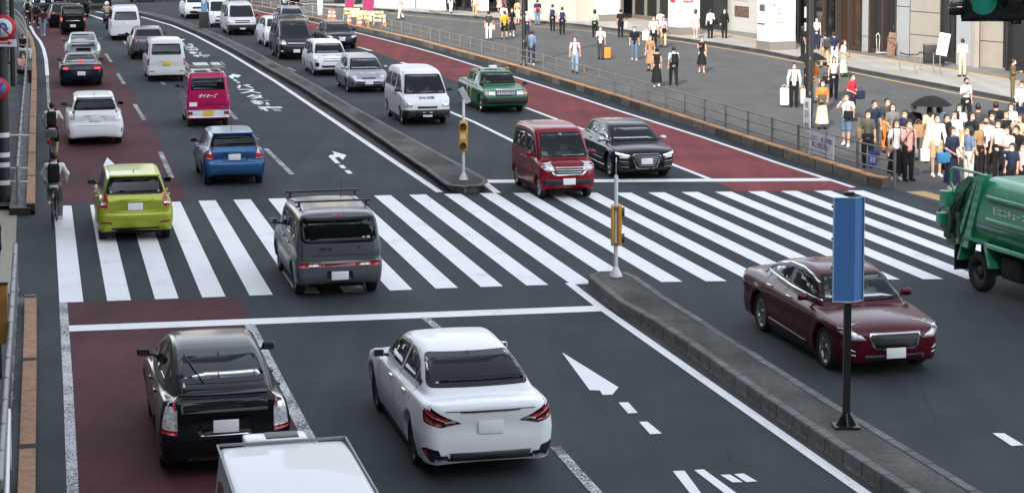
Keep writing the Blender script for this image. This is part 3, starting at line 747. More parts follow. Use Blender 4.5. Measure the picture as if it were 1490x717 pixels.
    for u, z in sp.get('handles', []):
        for s in (1, -1):
            o, d = sd_[s].ray(u, z); hh, n = sh.hit(o, d); MB().box((hh.x, hh.y+s*.02, hh.z), (.19, .035, .03), bev=.01).build('door_handle', sp.get('handle_mat') or m, root)
    for s in (1, -1):
        for x in (wxr, wxf): add_wheel(root, x, s*tr, r, sp.get('rr', r*.66), sp.get('tw', .2), sp.get('rim', 's5'), s, sp.get('rimm', M_RIM))
    # mirrors
    if 'mir' in sp:
        u, z = sp['mir']; mw = sp.get('mirw', .185)
        for s in (1, -1):
            o, d = sd_[s].ray(u, z-.06); hh, n = sh.hit(o, d); yb = abs(hh.y)
            mb = MB().box((u-L/2, s*(yb+.06+mw/2), z), (.10, mw, .125), rz=s*-.12, bev=.05); mm = mb.build('side_mirror', sp.get('mirm') or m, root)
            mb = MB().box((u-L/2-.056, s*(yb+.06+mw/2), z), (.006, mw-.05, .10), rz=s*-.12); mb.build('mirror_glass', M_MIRROR, mm)
            MB().cyl((u-L/2, s*(yb-.02), z-.055), (u-L/2, s*(yb+.1), z-.03), .022, n=8).build('mirror_arm', M_BLK, mm)
    if 'wing' in sp:
        u_, z_, l_, w_w = sp['wing']; MB().box((u_-L/2, 0, z_), (l_, w_w, .04), ry=.10, bev=.018).build('spoiler', m, root)
    pz = sp.get('plate', None)
    if pz and plate:
        e, z = pz; hh, n = sh.hit(*wr[e].ray(0, z)); x = hh.x+e*.018
        p_ = MB().box((x, 0, z), (.014, .33, .165), bev=.004).build('license_plate', plate, root)
    for e, z in sp.get('plate2', []):
        hh, n = sh.hit(*wr[e].ray(0, z)); MB().box((hh.x+e*.018, 0, z), (.014, .33, .165), bev=.004).build('license_plate', plate, root)
    for (y, z, ln, an) in sp.get('wiper', []):
        P = []
        for t in np.linspace(0, 1, 5):
            h1, n = sh.hit(*wr[sp.get('wend', -1)].ray(y+math.cos(an)*ln*t, z+math.sin(an)*ln*t)); P.append(h1+n*.018)
        MB().tube(P, .009, 6).build('wiper', M_BLK, root)
    ub = MB(); ub.box((0, 0, .25), (L*.80, W*.60, .18)); ub.box(((wxr+wxf)/2, 0, .225), (sp['wb']-2*r-.12, W*.90, .19)); ub.build('underbody', M_UNDER, root)
    if ow:
        fx = wxf-1.15+sp.get('seatx', 0); sm = sp.get('seatm', M_SEAT); sz = sp.get('seatz', .28)
        rows = [fx]+([fx-.85] if L > 2.6 else [])
        for i, x in enumerate(rows):
            for s in (1, -1):
                b = MB(); b.box((x+.15, s*.36, sz+.12), (.5, .48, .16), bev=.05); b.box((x-.14, s*.36, sz+.45), (.14, .46, .6), ry=-.2, bev=.05); b.box((x-.23, s*.36, sz+.84), (.1, .26, .18), ry=-.2, bev=.04)
                b.build('seat', sm, root)
        dx = sp.get('dashx', wxf-.42)
        MB().box((dx, 0, sp['zb']-.17), (.42, W*.80, .26), bev=.08).build('dashboard', M_DASH, root)
        MB().lathe([(.185*1+.014*math.cos(t), .014*math.sin(t)) for t in np.linspace(0, 2*math.pi, 9)], 22, Matrix.Translation((dx-.32, -.36, sp['zb']-.06)) @ Matrix.Rotation(-1.15, 4, 'Y')).build('steering_wheel', M_BLK, root)
    root['_L'] = L
    return root, sh, wr, sd_
# ================================================================ vehicle shapes
def two_win(poly, u0, u1):
    """cut a window outline at a pillar between u0 and u1 -> rear piece, front piece"""
    def clip(P, c, keep_less):
        out = []
        for i in range(len(P)):
            a, b = P[i], P[(i+1) % len(P)]; ia = (a[0] <= c) == keep_less or a[0] == c; ib = (b[0] <= c) == keep_less or b[0] == c
            if ia: out.append(a)
            if ia != ib: t = (c-a[0])/(b[0]-a[0]); out.append((c, a[1]+(b[1]-a[1])*t))
        return out
    return clip(poly, u0, True), clip(poly, u1, False)
def swin(poly, pillars, glr=M_PRIV, glf=M_GLASS):
    out = []; rest = poly
    for i, (a, b) in enumerate(pillars):
        rp, rest = two_win(rest, a, b); out.append(('side_window', 'S', rp, glr))
    out.append(('side_window', 'S', rest, glf)); return out
SP = {}
# --- white sedan (rear view)
SP['crown'] = dict(L=4.91, W=1.80, H=1.455, wb=2.92, ro=1.06, r=.335, rr=.24, tw=.225, rim='d5', rimm=M_RIMD, zb=.98, cw=.79, tum=.46, res=.03, frit=.035,
 low=[(.16, .20), (.03, .34), (0, .55), (.05, .72), (.0, .93), (.03, 1.03), (.40, 1.04), (.9, 1.03), (1.6, 1.0), (3.3, .97), (3.6, .95), (4.3, .88), (4.72, .77), (4.88, .58), (4.91, .4), (4.82, .2)],
 cab=[(.30, .95), (.60, 1.06), (1.25, 1.35), (1.75, 1.445), (2.35, 1.47), (2.85, 1.44), (3.15, 1.33), (3.80, .93), (3.6, .8), (.5, .8)],
 rc=(.38, .30, .10), fc=(.7, .42, .2), taper=(.05, .06), mir=(3.3, 1.02),
 win=swin([(.98, 1.09), (1.45, 1.29), (1.85, 1.365), (2.4, 1.385), (2.85, 1.35), (3.1, 1.27), (3.5, 1.02), (2.2, 1.045)], [(1.30, 1.34), (2.15, 2.25)])+[
  ('rear_window', 'B', sym([(.575, 1.395), (.705, 1.095)]), M_PRIV), ('windshield', 'F', sym([(.56, 1.35), (.68, 1.00)]), M_GLASSF)],
 parts=[('tail_light', 'BB', [(.38, .785), (.56, .86), (.76, .95), (.92, 1.0), (1.06, .92), (.96, .80), (.66, .735)], M_GLOSSBLK),
  ('tail_light_strip', 'BB', [(.42, .79), (.58, .85), (.70, .885), (.90, .96), (1.0, .93), (.90, .90), (.76, .86), (.62, .81)], M_RED, dict(proud=.004)),
  ('tail_light_strip', 'BB', [(.64, .765), (.66, .80), (.80, .83), (.98, .89), (.92, .82), (.80, .785)], M_RED, dict(proud=.004)),
  ('tail_light_strip', 'BB', [(.46, .81), (.62, .785), (.62, .80), (.50, .822)], M_CLEAR, dict(proud=.004)),
  ('trunk_gap', 'B', sym([(.60, .935), (.60, .945)]), M_GAP, dict(off=.003)), ('trunk_trim', 'B', sym([(.40, .925), (.38, .945)]), M_BLK, dict(proud=.01)),
  ('bumper_trim', 'B', sym([(.66, .33), (.70, .44), (.90, .47), (1.02, .44), (.98, .38), (.84, .28)]), M_BLK),
  ('bumper_insert', 'B', sym([(.52, .30), (.54, .40)]), mat('dark_grey_insert', (.04, .04, .045), .5), dict(proud=.008)),
  ('reflector', 'BB', [(.86, .36), (.90, .45), (.99, .42), (.95, .37)], M_RED, dict(proud=.006)),
  ('exhaust_tip', 'BB', [(.56, .30), (.56, .37), (.76, .37), (.76, .30)], M_RIMD, dict(proud=.02, rnd=.03)),
  ('headlight', 'FF', [(.55, .66), (.6, .74), (1.1, .80), (1.1, .70)], M_CLEAR)],
 plate=(-1, .72), seams=[[(2.2, 1.04), (2.2, .35)], [(1.1, 1.06), (1.25, .75), (1.5, .5)], [(3.45, 1.0), (3.4, .35)]], handles=[(1.55, .90), (2.5, .88)], handle_mat=M_CHROME)
# --- black hatchback saloon, split-level tail (rear view)
SP['prius'] = dict(L=4.46, W=1.745, H=1.49, wb=2.70, ro=.835, r=.315, rr=.21, tw=.195, rim='s7', zb=.97, cw=.77, tum=.42, res=.03, frit=.03,
 low=[(.12, .20), (.02, .34), (-.01, .55), (.06, .70), (.06, 1.0), (.12, 1.08), (.5, 1.05), (1.4, 1.0), (3.2, .93), (3.7, .88), (4.2, .72), (4.42, .52), (4.46, .38), (4.36, .2)],
 cab=[(.10, .90), (.10, 1.10), (.60, 1.27), (1.35, 1.45), (1.9, 1.505), (2.5, 1.47), (2.9, 1.36), (3.9, .86), (3.7, .75), (.3, .7)],
 rc=(.30, .26, .08), fc=(.7, .45, .22), taper=(.12, .06), mir=(3.15, 1.03), bow=(.08, .10), tw2=0,
 win=swin([(.80, 1.16), (1.2, 1.33), (1.7, 1.41), (2.3, 1.41), (2.7, 1.33), (3.45, 1.0), (2.2, 1.0), (1.2, 1.05)], [(1.12, 1.17), (1.95, 2.05)])+[
  ('rear_window', 'B', sym([(.53, 1.43), (.61, 1.19)]), M_PRIV), ('windshield', 'F', sym([(.55, 1.38), (.68, .97)]), M_GLASSF)],
 parts=[('lower_window', 'B', sym([(.60, 1.06), (.58, .88)]), M_GLASSOP), ('spoiler', 'B', sym([(.62, 1.135), (.62, 1.085)]), 'paint', dict(proud=.014)),
  ('sticker', 'B', [(.50, 1.16), (.50, 1.195), (.55, 1.195), (.55, 1.16)], M_STICK, dict(proud=.006)),
  ('tail_light', 'BB', [(.64, .62), (.65, .92), (.72, 1.10), (.84, 1.02), (.86, .66)], M_CLEAR), ('tail_light_red', 'BB', [(.64, .60), (.64, .66), (.86, .69), (.86, .64)], M_RED, dict(proud=.005)),
  ('tail_light_frame', 'BB', [(.66, .94), (.72, 1.09), (.74, 1.08), (.69, .90)], M_RED, dict(proud=.005)),
  ('plate_recess', 'B', sym([(.33, .82), (.37, .60)]), M_GLOSSBLK), ('trim_strip', 'B', sym([(.33, .60), (.33, .585)]), M_CHROME, dict(proud=.006)),
  ('trunk_gap', 'B', sym([(.62, .555), (.62, .545)]), M_GAP, dict(off=.003)), ('bumper_trim', 'B', sym([(.45, .34), (.5, .26)]), M_BLK),
  ('headlight', 'FF', [(.5, .62), (.6, .74), (1.05, .86), (1.0, .68)], M_CLEAR)],
 wiper=[(.26, 1.195, .28, .80)], plate=(-1, .70), seams=[[(2.0, 1.0), (2.0, .35)], [(.9, 1.08), (1.1, .7), (1.25, .5)], [(3.2, .95), (3.15, .35)]], handles=[(1.4, .90), (2.3, .87)])
# --- grey boxy wagon (rear view)
SP['cube'] = dict(L=3.98, W=1.70, H=1.65, wb=2.53, ro=.66, r=.31, rr=.195, tw=.185, rim='s6', zb=1.0, cw=.835, tum=.16, res=.03, frit=.03,
 low=[(.14, .24), (.02, .34), (-.02, .50), (.0, .66), (.06, .74), (.05, 1.0), (.3, 1.05), (2.8, 1.03), (3.2, 1.0), (3.75, .9), (3.93, .72), (3.98, .45), (3.86, .22)],
 cab=[(.05, .75), (.03, 1.0), (.06, 1.3), (.14, 1.58), (.35, 1.655), (1.5, 1.675), (2.5, 1.64), (2.75, 1.55), (3.25, .95), (3.1, .8)],
 rc=(.22, .22, .06), fc=(.4, .35, .12), sec=[(.15, .10), (.3, .03), (.5, 0), (.68, .0), (.78, .035), (1.0, .03), (1.2, .05)], taper=(.02, .05), kc=.16, mir=(2.78, 1.1), crown=.06,
 win=swin([(.42, 1.07), (.42, 1.46), (1.2, 1.50), (2.2, 1.49), (2.55, 1.42), (2.85, 1.08)], [(.80, .93), (1.6, 1.74)])+[
  ('rear_window', 'B', sym([(.66, 1.545), (.735, 1.47), (.735, 1.13), (.65, 1.06)]), M_PRIV), ('windshield', 'F', sym([(.6, 1.5), (.70, 1.06)]), M_GLASSF)],
 parts=[('high_brake_light', 'B', sym([(.11, 1.60), (.11, 1.565)]), M_RED, dict(proud=.01)),
  ('tail_light', 'BB', [(.34, .61), (.36, .69), (.78, .695), (.80, .63), (.76, .605)], M_RED, dict(rnd=.03)), ('tail_light_band', 'B', sym([(.34, .675), (.34, .615)]), mat('band_red', (.25, .01, .012), .3, coat=1), dict(proud=-.001)),
  ('reversing_light', 'BB', [(.40, .625), (.40, .68), (.60, .68), (.60, .625)], M_CLEAR, dict(proud=.006, rnd=.02)),
  ('plate_recess', 'B', sym([(.24, .53), (.26, .36)]), M_BLK), ('door_handle', 'B', [(.38, .94), (.38, .97), (.16, .97), (.16, .94)][::-1], M_BLK, dict(proud=.02)),
  ('door_gap', 'B', [(.725, 1.05), (.725, .74), (.74, .74), (.74, 1.05)], M_GAP, dict(off=.003)), ('lock_button', 'B', [(-.39, .95), (-.39, .98), (-.36, .98), (-.36, .95)], M_BLK, dict(proud=.01)),
  ('door_gap', 'B', sym([(.74, .742), (.74, .732)]), M_GAP, dict(off=.003)),
  ('sticker', 'B', [(-.50, 1.15), (-.50, 1.18), (-.44, 1.18), (-.44, 1.15)], mat('sticker_green', (.4, .6, .15), .5), dict(proud=.006)), ('sticker', 'B', [(-.61, 1.15), (-.61, 1.185), (-.54, 1.185), (-.54, 1.15)], M_STICK, dict(proud=.006)),
  ('headlight', 'FF', [(.6, .78), (.6, .92), (.95, .92), (.9, .78)], M_CLEAR)],
 plate=(-1, .44), seams=[[(1.67, 1.06), (1.67, .32)], [(.95, 1.06), (1.0, .6)], [(2.85, 1.0), (2.8, .32)]], handles=[(1.2, .93), (2.0, .93)])
# --- lime hatchback
SP['note'] = dict(L=4.10, W=1.695, H=1.53, wb=2.60, ro=.66, r=.30, rr=.19, tw=.185, rim='s7', zb=.98, cw=.76, tum=.33, res=.03, frit=.03,
 low=[(.14, .24), (.02, .32), (-.02, .45), (.0, .60), (.08, .72), (.06, .98), (.25, 1.06), (1.4, 1.02), (3.0, .95), (3.4, .92), (3.85, .78), (4.06, .6), (4.10, .4), (4.0, .2)],
 cab=[(.06, .7), (.07, .98), (.18, 1.22), (.26, 1.47), (.28, 1.475), (.7, 1.51), (1.7, 1.54), (2.3, 1.50), (2.6, 1.42), (3.45, .90), (3.2, .75)],
 rc=(.24, .24, .07), fc=(.6, .4, .18), taper=(.05, .06), mir=(2.85, 1.02), wing=(.27, 1.475, .26, 1.12),
 win=swin([(.62, 1.12), (.85, 1.38), (1.6, 1.43), (2.2, 1.41), (2.5, 1.34), (3.1, 1.0), (2.0, 1.02)], [(.95, 1.02), (1.75, 1.85)])+[
  ('rear_window', 'B', sym([(.54, 1.44), (.64, 1.14), (.60, 1.07)]), M_PRIV), ('windshield', 'F', sym([(.55, 1.40), (.68, .98)]), M_GLASSF)],
 parts=[
  ('tail_light', 'BB', [(.64, .78), (.62, .96), (.78, 1.16), (.80, 1.10), (.78, .84), (.86, .80)], M_RED), ('reversing_light', 'BB', [(.66, .86), (.66, .92), (.78, .92), (.78, .86)], M_CLEAR, dict(proud=.005)),
  ('trunk_gap', 'B', sym([(.62, 1.02), (.66, .72), (.645, .72), (.61, 1.01)]), M_GAP, dict(off=.002)) if False else ('trunk_gap', 'B', sym([(.56, .675), (.56, .665)]), M_GAP, dict(off=.003)),
  ('bumper_trim', 'B', sym([(.52, .34), (.56, .25)]), M_BLK), ('reflector', 'BB', [(.52, .42), (.54, .47), (.76, .48), (.78, .44)], mat('dark_red_reflector', (.16, .01, .012), .3)),
  ('plate_garnish', 'B', sym([(.40, .96), (.36, .92)]), 'paint', dict(proud=.02)),
  ('sticker', 'BB', [(.52, 1.12), (.52, 1.16), (.57, 1.16), (.57, 1.12)], M_STICK, dict(proud=.006)),
  ('headlight', 'FF', [(.5, .68), (.6, .80), (1.1, .90), (1.1, .78)], M_CLEAR)],
 wiper=[(-.02, 1.085, .36, .22)], plate=(-1, .81), seams=[[(1.8, 1.0), (1.8, .32)], [(.85, 1.05), (.95, .65)], [(2.95, .95), (2.9, .32)]], handles=[(1.25, .90), (2.15, .88)], mirm=M_BLK)
# --- compact aero hatch: blue seen from behind, silver seen from the front
SP['aqua'] = dict(L=3.99, W=1.695, H=1.455, wb=2.55, ro=.62, r=.29, rr=.19, tw=.18, rim='s6', zb=.95, cw=.75, tum=.36, res=.033, frit=.03,
 low=[(.12, .24), (.0, .34), (-.02, .5), (.02, .62), (.10, .72), (.08, .95), (.2, 1.02), (1.4, .98), (2.9, .92), (3.3, .87), (3.7, .74), (3.93, .58), (3.99, .42), (3.9, .2)],
 cab=[(.08, .7), (.08, .98), (.24, 1.2), (.35, 1.385), (.36, 1.39), (.9, 1.44), (1.7, 1.465), (2.3, 1.41), (2.6, 1.32), (3.45, .84), (3.2, .7)],
 rc=(.24, .24, .08), fc=(.65, .42, .2), taper=(.10, .06), mir=(2.75, .98), wing=(.38, 1.395, .24, 1.12),
 win=swin([(.85, 1.12), (1.0, 1.27), (1.6, 1.35), (2.2, 1.33), (2.5, 1.25), (3.05, .96), (2.0, .97)], [(1.05, 1.12), (1.75, 1.85)])+[
  ('rear_window', 'B', sym([(.53, 1.33), (.62, 1.06)]), M_PRIV), ('windshield', 'F', sym([(.54, 1.33), (.68, .92)]), M_GLASSF)],
 parts=[
  ('tail_light', 'BB', [(.60, .72), (.58, .86), (.72, 1.10), (.78, 1.06), (.80, .85), (.88, .76)], M_RED), ('reversing_light', 'BB', [(.64, .87), (.72, 1.06), (.745, 1.04), (.72, .88)], M_CLEAR, dict(proud=.005)),
  ('trunk_gap', 'B', sym([(.56, .655), (.56, .645)]), M_GAP, dict(off=.003)), ('plate_recess', 'B', sym([(.30, .90), (.36, .70), (.30, .68)]), 'paint', dict(proud=-.002)),
  ('plate_garnish', 'B', sym([(.36, .93), (.32, .90)]), 'paint', dict(proud=.02)),
  ('bumper_trim', 'B', sym([(.6, .32), (.65, .25)]), M_BLK),
  ('headlight', 'FF', [(.46, .62), (.58, .72), (1.0, .86), (1.12, .86), (.92, .70), (.74, .62)], M_CLEAR),
  ('upper_grille', 'F', sym([(.26, .63), (.30, .60), (.26, .585)]), M_BLK, dict(proud=.004)), ('grille', 'F', sym([(.46, .48), (.60, .30), (.55, .26)]), M_BLK), ('grille_bar', 'F', sym([(.50, .40), (.51, .385)]), M_RIM, dict(proud=.012)),
  ('fog_light', 'FF', [(.68, .36), (.68, .44), (.82, .44), (.80, .36)], M_BLK)],
 wiper=[(-.02, 1.07, .36, .15)], plate=(-1, .79), seams=[[(1.8, .97), (1.8, .32)], [(.9, 1.0), (1.0, .62)], [(2.9, .92), (2.85, .32)]], handles=[(1.25, .87), (2.15, .84)])
SP['aquaf'] = dict(SP['aqua'], plate=(1, .44), wiper=[])
# --- white wagon (rear view)
SP['alpha'] = dict(L=4.63, W=1.775, H=1.575, wb=2.78, ro=.89, r=.315, rr=.205, tw=.2, rim='s6', zb=1.0, cw=.79, tum=.34, res=.035, frit=.03,
 low=[(.16, .24), (.02, .34), (-.02, .5), (.02, .66), (.10, .78), (.08, 1.0), (.2, 1.08), (1.4, 1.05), (3.3, .98), (3.8, .92), (4.35, .75), (4.6, .55), (4.63, .4), (4.5, .2)],
 cab=[(.08, .7), (.10, 1.05), (.28, 1.3), (.38, 1.50), (.40, 1.51), (1.0, 1.56), (2.0, 1.59), (2.7, 1.54), (3.0, 1.44), (4.0, .90), (3.7, .75)],
 rc=(.26, .26, .08), fc=(.65, .42, .2), taper=(.08, .06), mir=(3.25, 1.06), wing=(.42, 1.52, .28, 1.16),
 win=swin([(.70, 1.18), (.9, 1.40), (1.8, 1.47), (2.5, 1.45), (2.8, 1.38), (3.5, 1.04), (2.2, 1.07)], [(1.1, 1.2), (2.0, 2.1)])+[
  ('rear_window', 'B', sym([(.56, 1.46), (.66, 1.20), (.62, 1.13)]), M_PRIV), ('windshield', 'F', sym([(.58, 1.44), (.7, 1.02)]), M_GLASSF)],
 parts=[
  ('tail_light', 'BB', [(.66, .84), (.66, 1.0), (.76, 1.20), (.82, 1.14), (.86, .88), (.80, .82)], M_CLEAR), ('tail_light_red', 'BB', [(.70, 1.04), (.77, 1.18), (.82, 1.12), (.84, 1.04)], M_RED, dict(proud=.005)),
  ('plate_recess', 'B', sym([(.30, .96), (.36, .78)]), 'paint', dict(proud=-.001)), ('plate_garnish', 'B', sym([(.38, .985), (.34, .955)]), 'paint', dict(proud=.02)), ('reflector', 'BB', [(.82, .42), (.82, .56), (.88, .56), (.88, .42)], M_RED),
  ('trunk_gap', 'B', sym([(.60, .66), (.60, .65)]), M_GAP, dict(off=.003)), ('bumper_trim', 'B', sym([(.6, .30), (.65, .25)]), M_BLK)],
 plate=(-1, .87), handles=[(1.5, .95), (2.5, .92)], mirm=M_BLK, seams=[[(2.05, 1.05), (2.05, .34)]])
# --- kei box van with roof carrier (rear view)
SP['keivan'] = dict(L=3.395, W=1.475, H=1.895, wb=2.43, ro=.50, r=.275, rr=.165, tw=.155, rim='steel', rimm=M_HUB, zb=1.05, cw=.735, tum=.14, res=.033, frit=.03, flare=.0,
 low=[(.08, .26), (.0, .34), (-.01, .55), (.03, .62), (.03, 1.0), (.2, 1.1), (2.7, 1.08), (3.0, 1.05), (3.3, .9), (3.38, .7), (3.395, .4), (3.3, .24)],
 cab=[(.03, .6), (.03, 1.1), (.08, 1.5), (.16, 1.82), (.4, 1.90), (1.5, 1.91), (2.4, 1.87), (2.65, 1.75), (3.2, 1.0), (3.0, .8)],
 rc=(.14, .14, .03), fc=(.3, .25, .1), sec=[(.15, .06), (.3, .01), (.6, 0), (1.1, .01), (1.3, .03)], taper=(0, .04), kc=.12, kt=.06, mir=(2.72, 1.22), bow=(.03, .08), hoodbow=.02, mirm=M_BLK,
 win=swin([(.25, 1.18), (.30, 1.66), (1.2, 1.68), (2.2, 1.67), (2.5, 1.6), (2.85, 1.15)], [(.95, 1.05), (1.75, 1.87)], M_PRIV)+[
  ('rear_window', 'B', sym([(.55, 1.70), (.58, 1.33), (.56, 1.29)]), M_GLASS), ('windshield', 'F', sym([(.55, 1.72), (.62, 1.12)]), M_GLASSF)],
 parts=[('tail_light', 'BB', [(.52, .44), (.52, .55), (.68, .55), (.68, .44)], M_BLK), ('tail_light_red', 'BB', [(.54, .46), (.54, .53), (.665, .53), (.665, .46)], M_RED, dict(proud=.006)),
  ('bumper_gap', 'B', sym([(.70, .632), (.70, .622)]), M_GAP, dict(off=.003)), ('door_handle', 'B', sym([(.09, .86), (.09, .83)]), M_BLK, dict(proud=.012))],
 plate=(-1, .50), seams=[[(1.81, 1.1), (1.81, .35)], [(1.0, 1.1), (1.0, .35)], [(2.7, 1.05), (2.65, .35)]], handles=[(1.6, .98), (2.0, .98)])
# --- black coupe (rear view)
SP['coupe'] = dict(L=4.675, W=1.825, H=1.36, wb=2.62, ro=1.05, r=.325, rr=.225, tw=.22, rim='s5', zb=.93, cw=.77, tum=.5, res=.04, open=False,
 low=[(.16, .22), (.02, .34), (-.02, .5), (.04, .66), (.06, .85), (.12, .98), (.5, 1.0), (1.2, .99), (3.1, .92), (3.5, .90), (4.2, .78), (4.6, .6), (4.67, .4), (4.5, .2)],
 cab=[(.35, .9), (.75, 1.02), (1.35, 1.27), (1.8, 1.35), (2.3, 1.37), (2.6, 1.33), (2.85, 1.22), (3.55, .88), (3.4, .75), (.5, .75)],
 rc=(.32, .30, .12), fc=(.7, .45, .25), taper=(.12, .06), mir=(2.95, .98),
 win=[('side_window', 'S', [(1.2, 1.02), (1.55, 1.20), (2.0, 1.28), (2.5, 1.26), (2.8, 1.18), (3.2, .96)], M_PRIV), ('rear_window', 'B', sym([(.50, 1.28), (.62, 1.04)]), M_PRIV), ('windshield', 'F', sym([(.55, 1.3), (.68, .95)]), M_GLASSF)],
 parts=[('tail_light', 'BB', [(.50, .74), (.52, .84), (.80, .88), (.90, .82), (.80, .75)], M_RED), ('brake_light_lit', 'BB', [(.54, .76), (.54, .82), (.76, .84), (.78, .78)], M_REDLIT, dict(proud=.006)), ('high_brake_light', 'B', sym([(.10, 1.085), (.10, 1.055)]), M_REDLIT, dict(proud=.012)),
  ('plate_recess', 'B', sym([(.46, .90), (.48, .74)]), mat('grey_recess', (.05, .05, .055), .4)), ('bumper_trim', 'B', sym([(.7, .34), (.75, .26)]), M_BLK)], plate=(-1, .58))
# --- red kei tall wagon (front view)
SP['roox'] = dict(L=3.395, W=1.475, H=1.775, wb=2.43, ro=.42, r=.285, rr=.19, tw=.155, rim='s8', zb=1.06, cw=.725, tum=.14, res=.028, frit=.035, flare=.008,
 low=[(.12, .26), (.0, .36), (0, .6), (.03, 1.0), (.2, 1.1), (2.4, 1.06), (2.75, 1.03), (3.15, .97), (3.33, .82), (3.38, .6), (3.395, .42), (3.28, .22)],
 cab=[(.04, .6), (.04, 1.1), (.10, 1.5), (.2, 1.70), (.45, 1.78), (1.4, 1.80), (2.1, 1.77), (2.38, 1.68), (2.98, .98), (2.8, .8)],
 rc=(.16, .16, .04), fc=(.30, .28, .10), sec=[(.15, .07), (.3, .015), (.6, 0), (.9, .01), (1.1, .03)], taper=(.0, .05), kc=.11, mir=(2.55, 1.12), bow=(.03, .09), hoodbow=.10,
 win=swin([(.28, 1.12), (.32, 1.56), (1.1, 1.60), (2.0, 1.58), (2.28, 1.5), (2.66, 1.08)], [(.62, .70), (1.45, 1.57)], M_PRIV, M_GLASS)+[
  ('rear_window', 'B', sym([(.52, 1.6), (.58, 1.15)]), M_PRIV), ('windshield', 'F', sym([(.54, 1.63), (.64, 1.07), (.60, 1.03)]), M_GLASSF)],
 parts=[('headlight', 'FF', [(.36, .74), (.42, .86), (.66, .98), (.86, .96), (.84, .86), (.60, .74)], M_CLEAR, dict(rnd=.04)), ('headlight_lens', 'FF', [(.5, .78), (.5, .87), (.62, .87), (.62, .78)], M_CHROME, dict(proud=.006, rnd=.03)),
  ('grille', 'F', sym([(.40, .84), (.36, .70), (.30, .66)]), M_BLK), ('grille_frame', 'F', sym([(.36, .655), (.42, .72), (.50, .735), (.42, .64), (.36, .62)]), M_CHROME, dict(proud=.014)),
  ('grille_bar', 'F', sym([(.38, .83), (.38, .81)]), M_CHROME, dict(proud=.012)), ('grille_bar', 'F', sym([(.37, .77), (.37, .755)]), M_CHROME, dict(proud=.012)), ('grille_bar', 'F', sym([(.35, .71), (.35, .695)]), M_CHROME, dict(proud=.012)),
  ('lower_intake', 'F', sym([(.66, .52), (.72, .42), (.62, .38)]), M_BLK), ('bonnet_gap', 'F', sym([(.60, .905), (.60, .897)]), M_GAP, dict(off=.002)),
  ('sliding_rail', 'S', [(.1, .93), (.1, .945), (1.1, .945), (1.1, .93)], M_GAP, dict(off=.002)),
  ('inspection_sticker', 'F', [(-.04, 1.57), (-.04, 1.61), (.04, 1.61), (.04, 1.57)], mat('sticker_teal', (.1, .55, .45), .5), dict(proud=.004))],
 plate=(1, .47), wend=1, wiper=[(-.55, 1.07, .5, .03), (.05, 1.07, .45, .02)], seatm=M_SEATL, seams=[[(1.51, 1.08), (1.51, .34)], [(.68, 1.08), (.68, .6)], [(2.55, 1.05), (2.5, .34)]], handles=[(1.35, .93), (1.75, .93)])
# --- black sporty hatch (front view)
SP['audi'] = dict(L=4.33, W=1.785, H=1.43, wb=2.63, ro=.80, r=.325, rr=.235, tw=.22, rim='d5', zb=.95, cw=.785, tum=.42, res=.03, frit=.03,
 low=[(.14, .22), (.02, .34), (0, .55), (.06, .75), (.08, .95), (.2, 1.02), (1.4, 1.0), (3.0, .95), (3.4, .93), (3.90, .87), (4.14, .81), (4.28, .70), (4.33, .5), (4.33, .36), (4.2, .2)],
 cab=[(.10, .8), (.25, 1.08), (.55, 1.33), (.95, 1.40), (1.8, 1.44), (2.4, 1.40), (2.7, 1.31), (3.42, .90), (3.2, .75)],
 rc=(.3, .28, .1), fc=(.55, .38, .16), taper=(.12, .06), mir=(2.9, 1.0), mirm=mat('silver_mirror', (.6, .61, .63), .2, .7), hoodbow=.07,
 win=swin([(.75, 1.06), (.95, 1.24), (1.7, 1.33), (2.3, 1.31), (2.6, 1.24), (3.15, .98), (2.0, 1.0)], [(1.15, 1.2), (1.9, 2.0)])+[
  ('rear_window', 'B', sym([(.52, 1.33), (.64, 1.08)]), M_PRIV), ('windshield', 'F', sym([(.54, 1.32), (.70, .98)]), M_GLASSF)],
 parts=[('headlight', 'FF', [(.46, .58), (.46, .69), (.72, .74), (1.08, .78), (.98, .65), (.7, .57)], M_GLOSSBLK), ('headlight_strip', 'FF', [(.48, .66), (.49, .69), (.74, .73), (1.04, .765), (.98, .71), (.74, .69)], mat('running_light', (.8, .85, .9), .3, emit=.5), dict(proud=.006)), ('headlight_lens', 'FF', [(.52, .595), (.52, .65), (.86, .68), (.82, .61)], M_CLEAR, dict(proud=.005)),
  ('grille_frame', 'F', sym([(.36, .72), (.42, .66), (.30, .34), (.24, .31)]), M_CHROME), ('grille', 'F', sym([(.345, .705), (.395, .655), (.285, .36), (.235, .33)]), M_BLK, dict(proud=.006))]
  +[('grille_bar', 'F', sym([(.38-.03*i, .655-.05*i), (.38-.03*i, .645-.05*i)]), M_RIM, dict(proud=.014)) for i in range(6)]+[
  ('lower_intake', 'FF', [(.52, .34), (.50, .46), (.84, .50), (.80, .36)], M_BLK), ('trim_strip', 'FF', [(.52, .50), (.52, .515), (.86, .54), (.86, .525)], M_RIM, dict(proud=.01)), ('trim_strip', 'FF', [(.50, .355), (.50, .365), (.80, .375), (.80, .365)], M_RIM, dict(proud=.01)),
  ('window_trim', 'S', [(.72, 1.045), (.74, 1.06), (2.0, 1.005), (3.15, .975), (3.15, .96)], M_RIM, dict(proud=.004)), ('sill_trim', 'S', [(1.2, .27), (1.2, .29), (3.0, .29), (3.0, .27)], M_RIM, dict(proud=.006)), ('trim_strip', 'S', [(1.2, .47), (1.2, .485), (2.9, .455), (2.9, .44)], 'paint', dict(proud=.012))],
 plate=(1, .52), seams=[[(1.95, 1.0), (1.95, .32)], [(3.0, .96), (2.95, .32)]], handles=[(1.5, .90), (2.35, .88)])
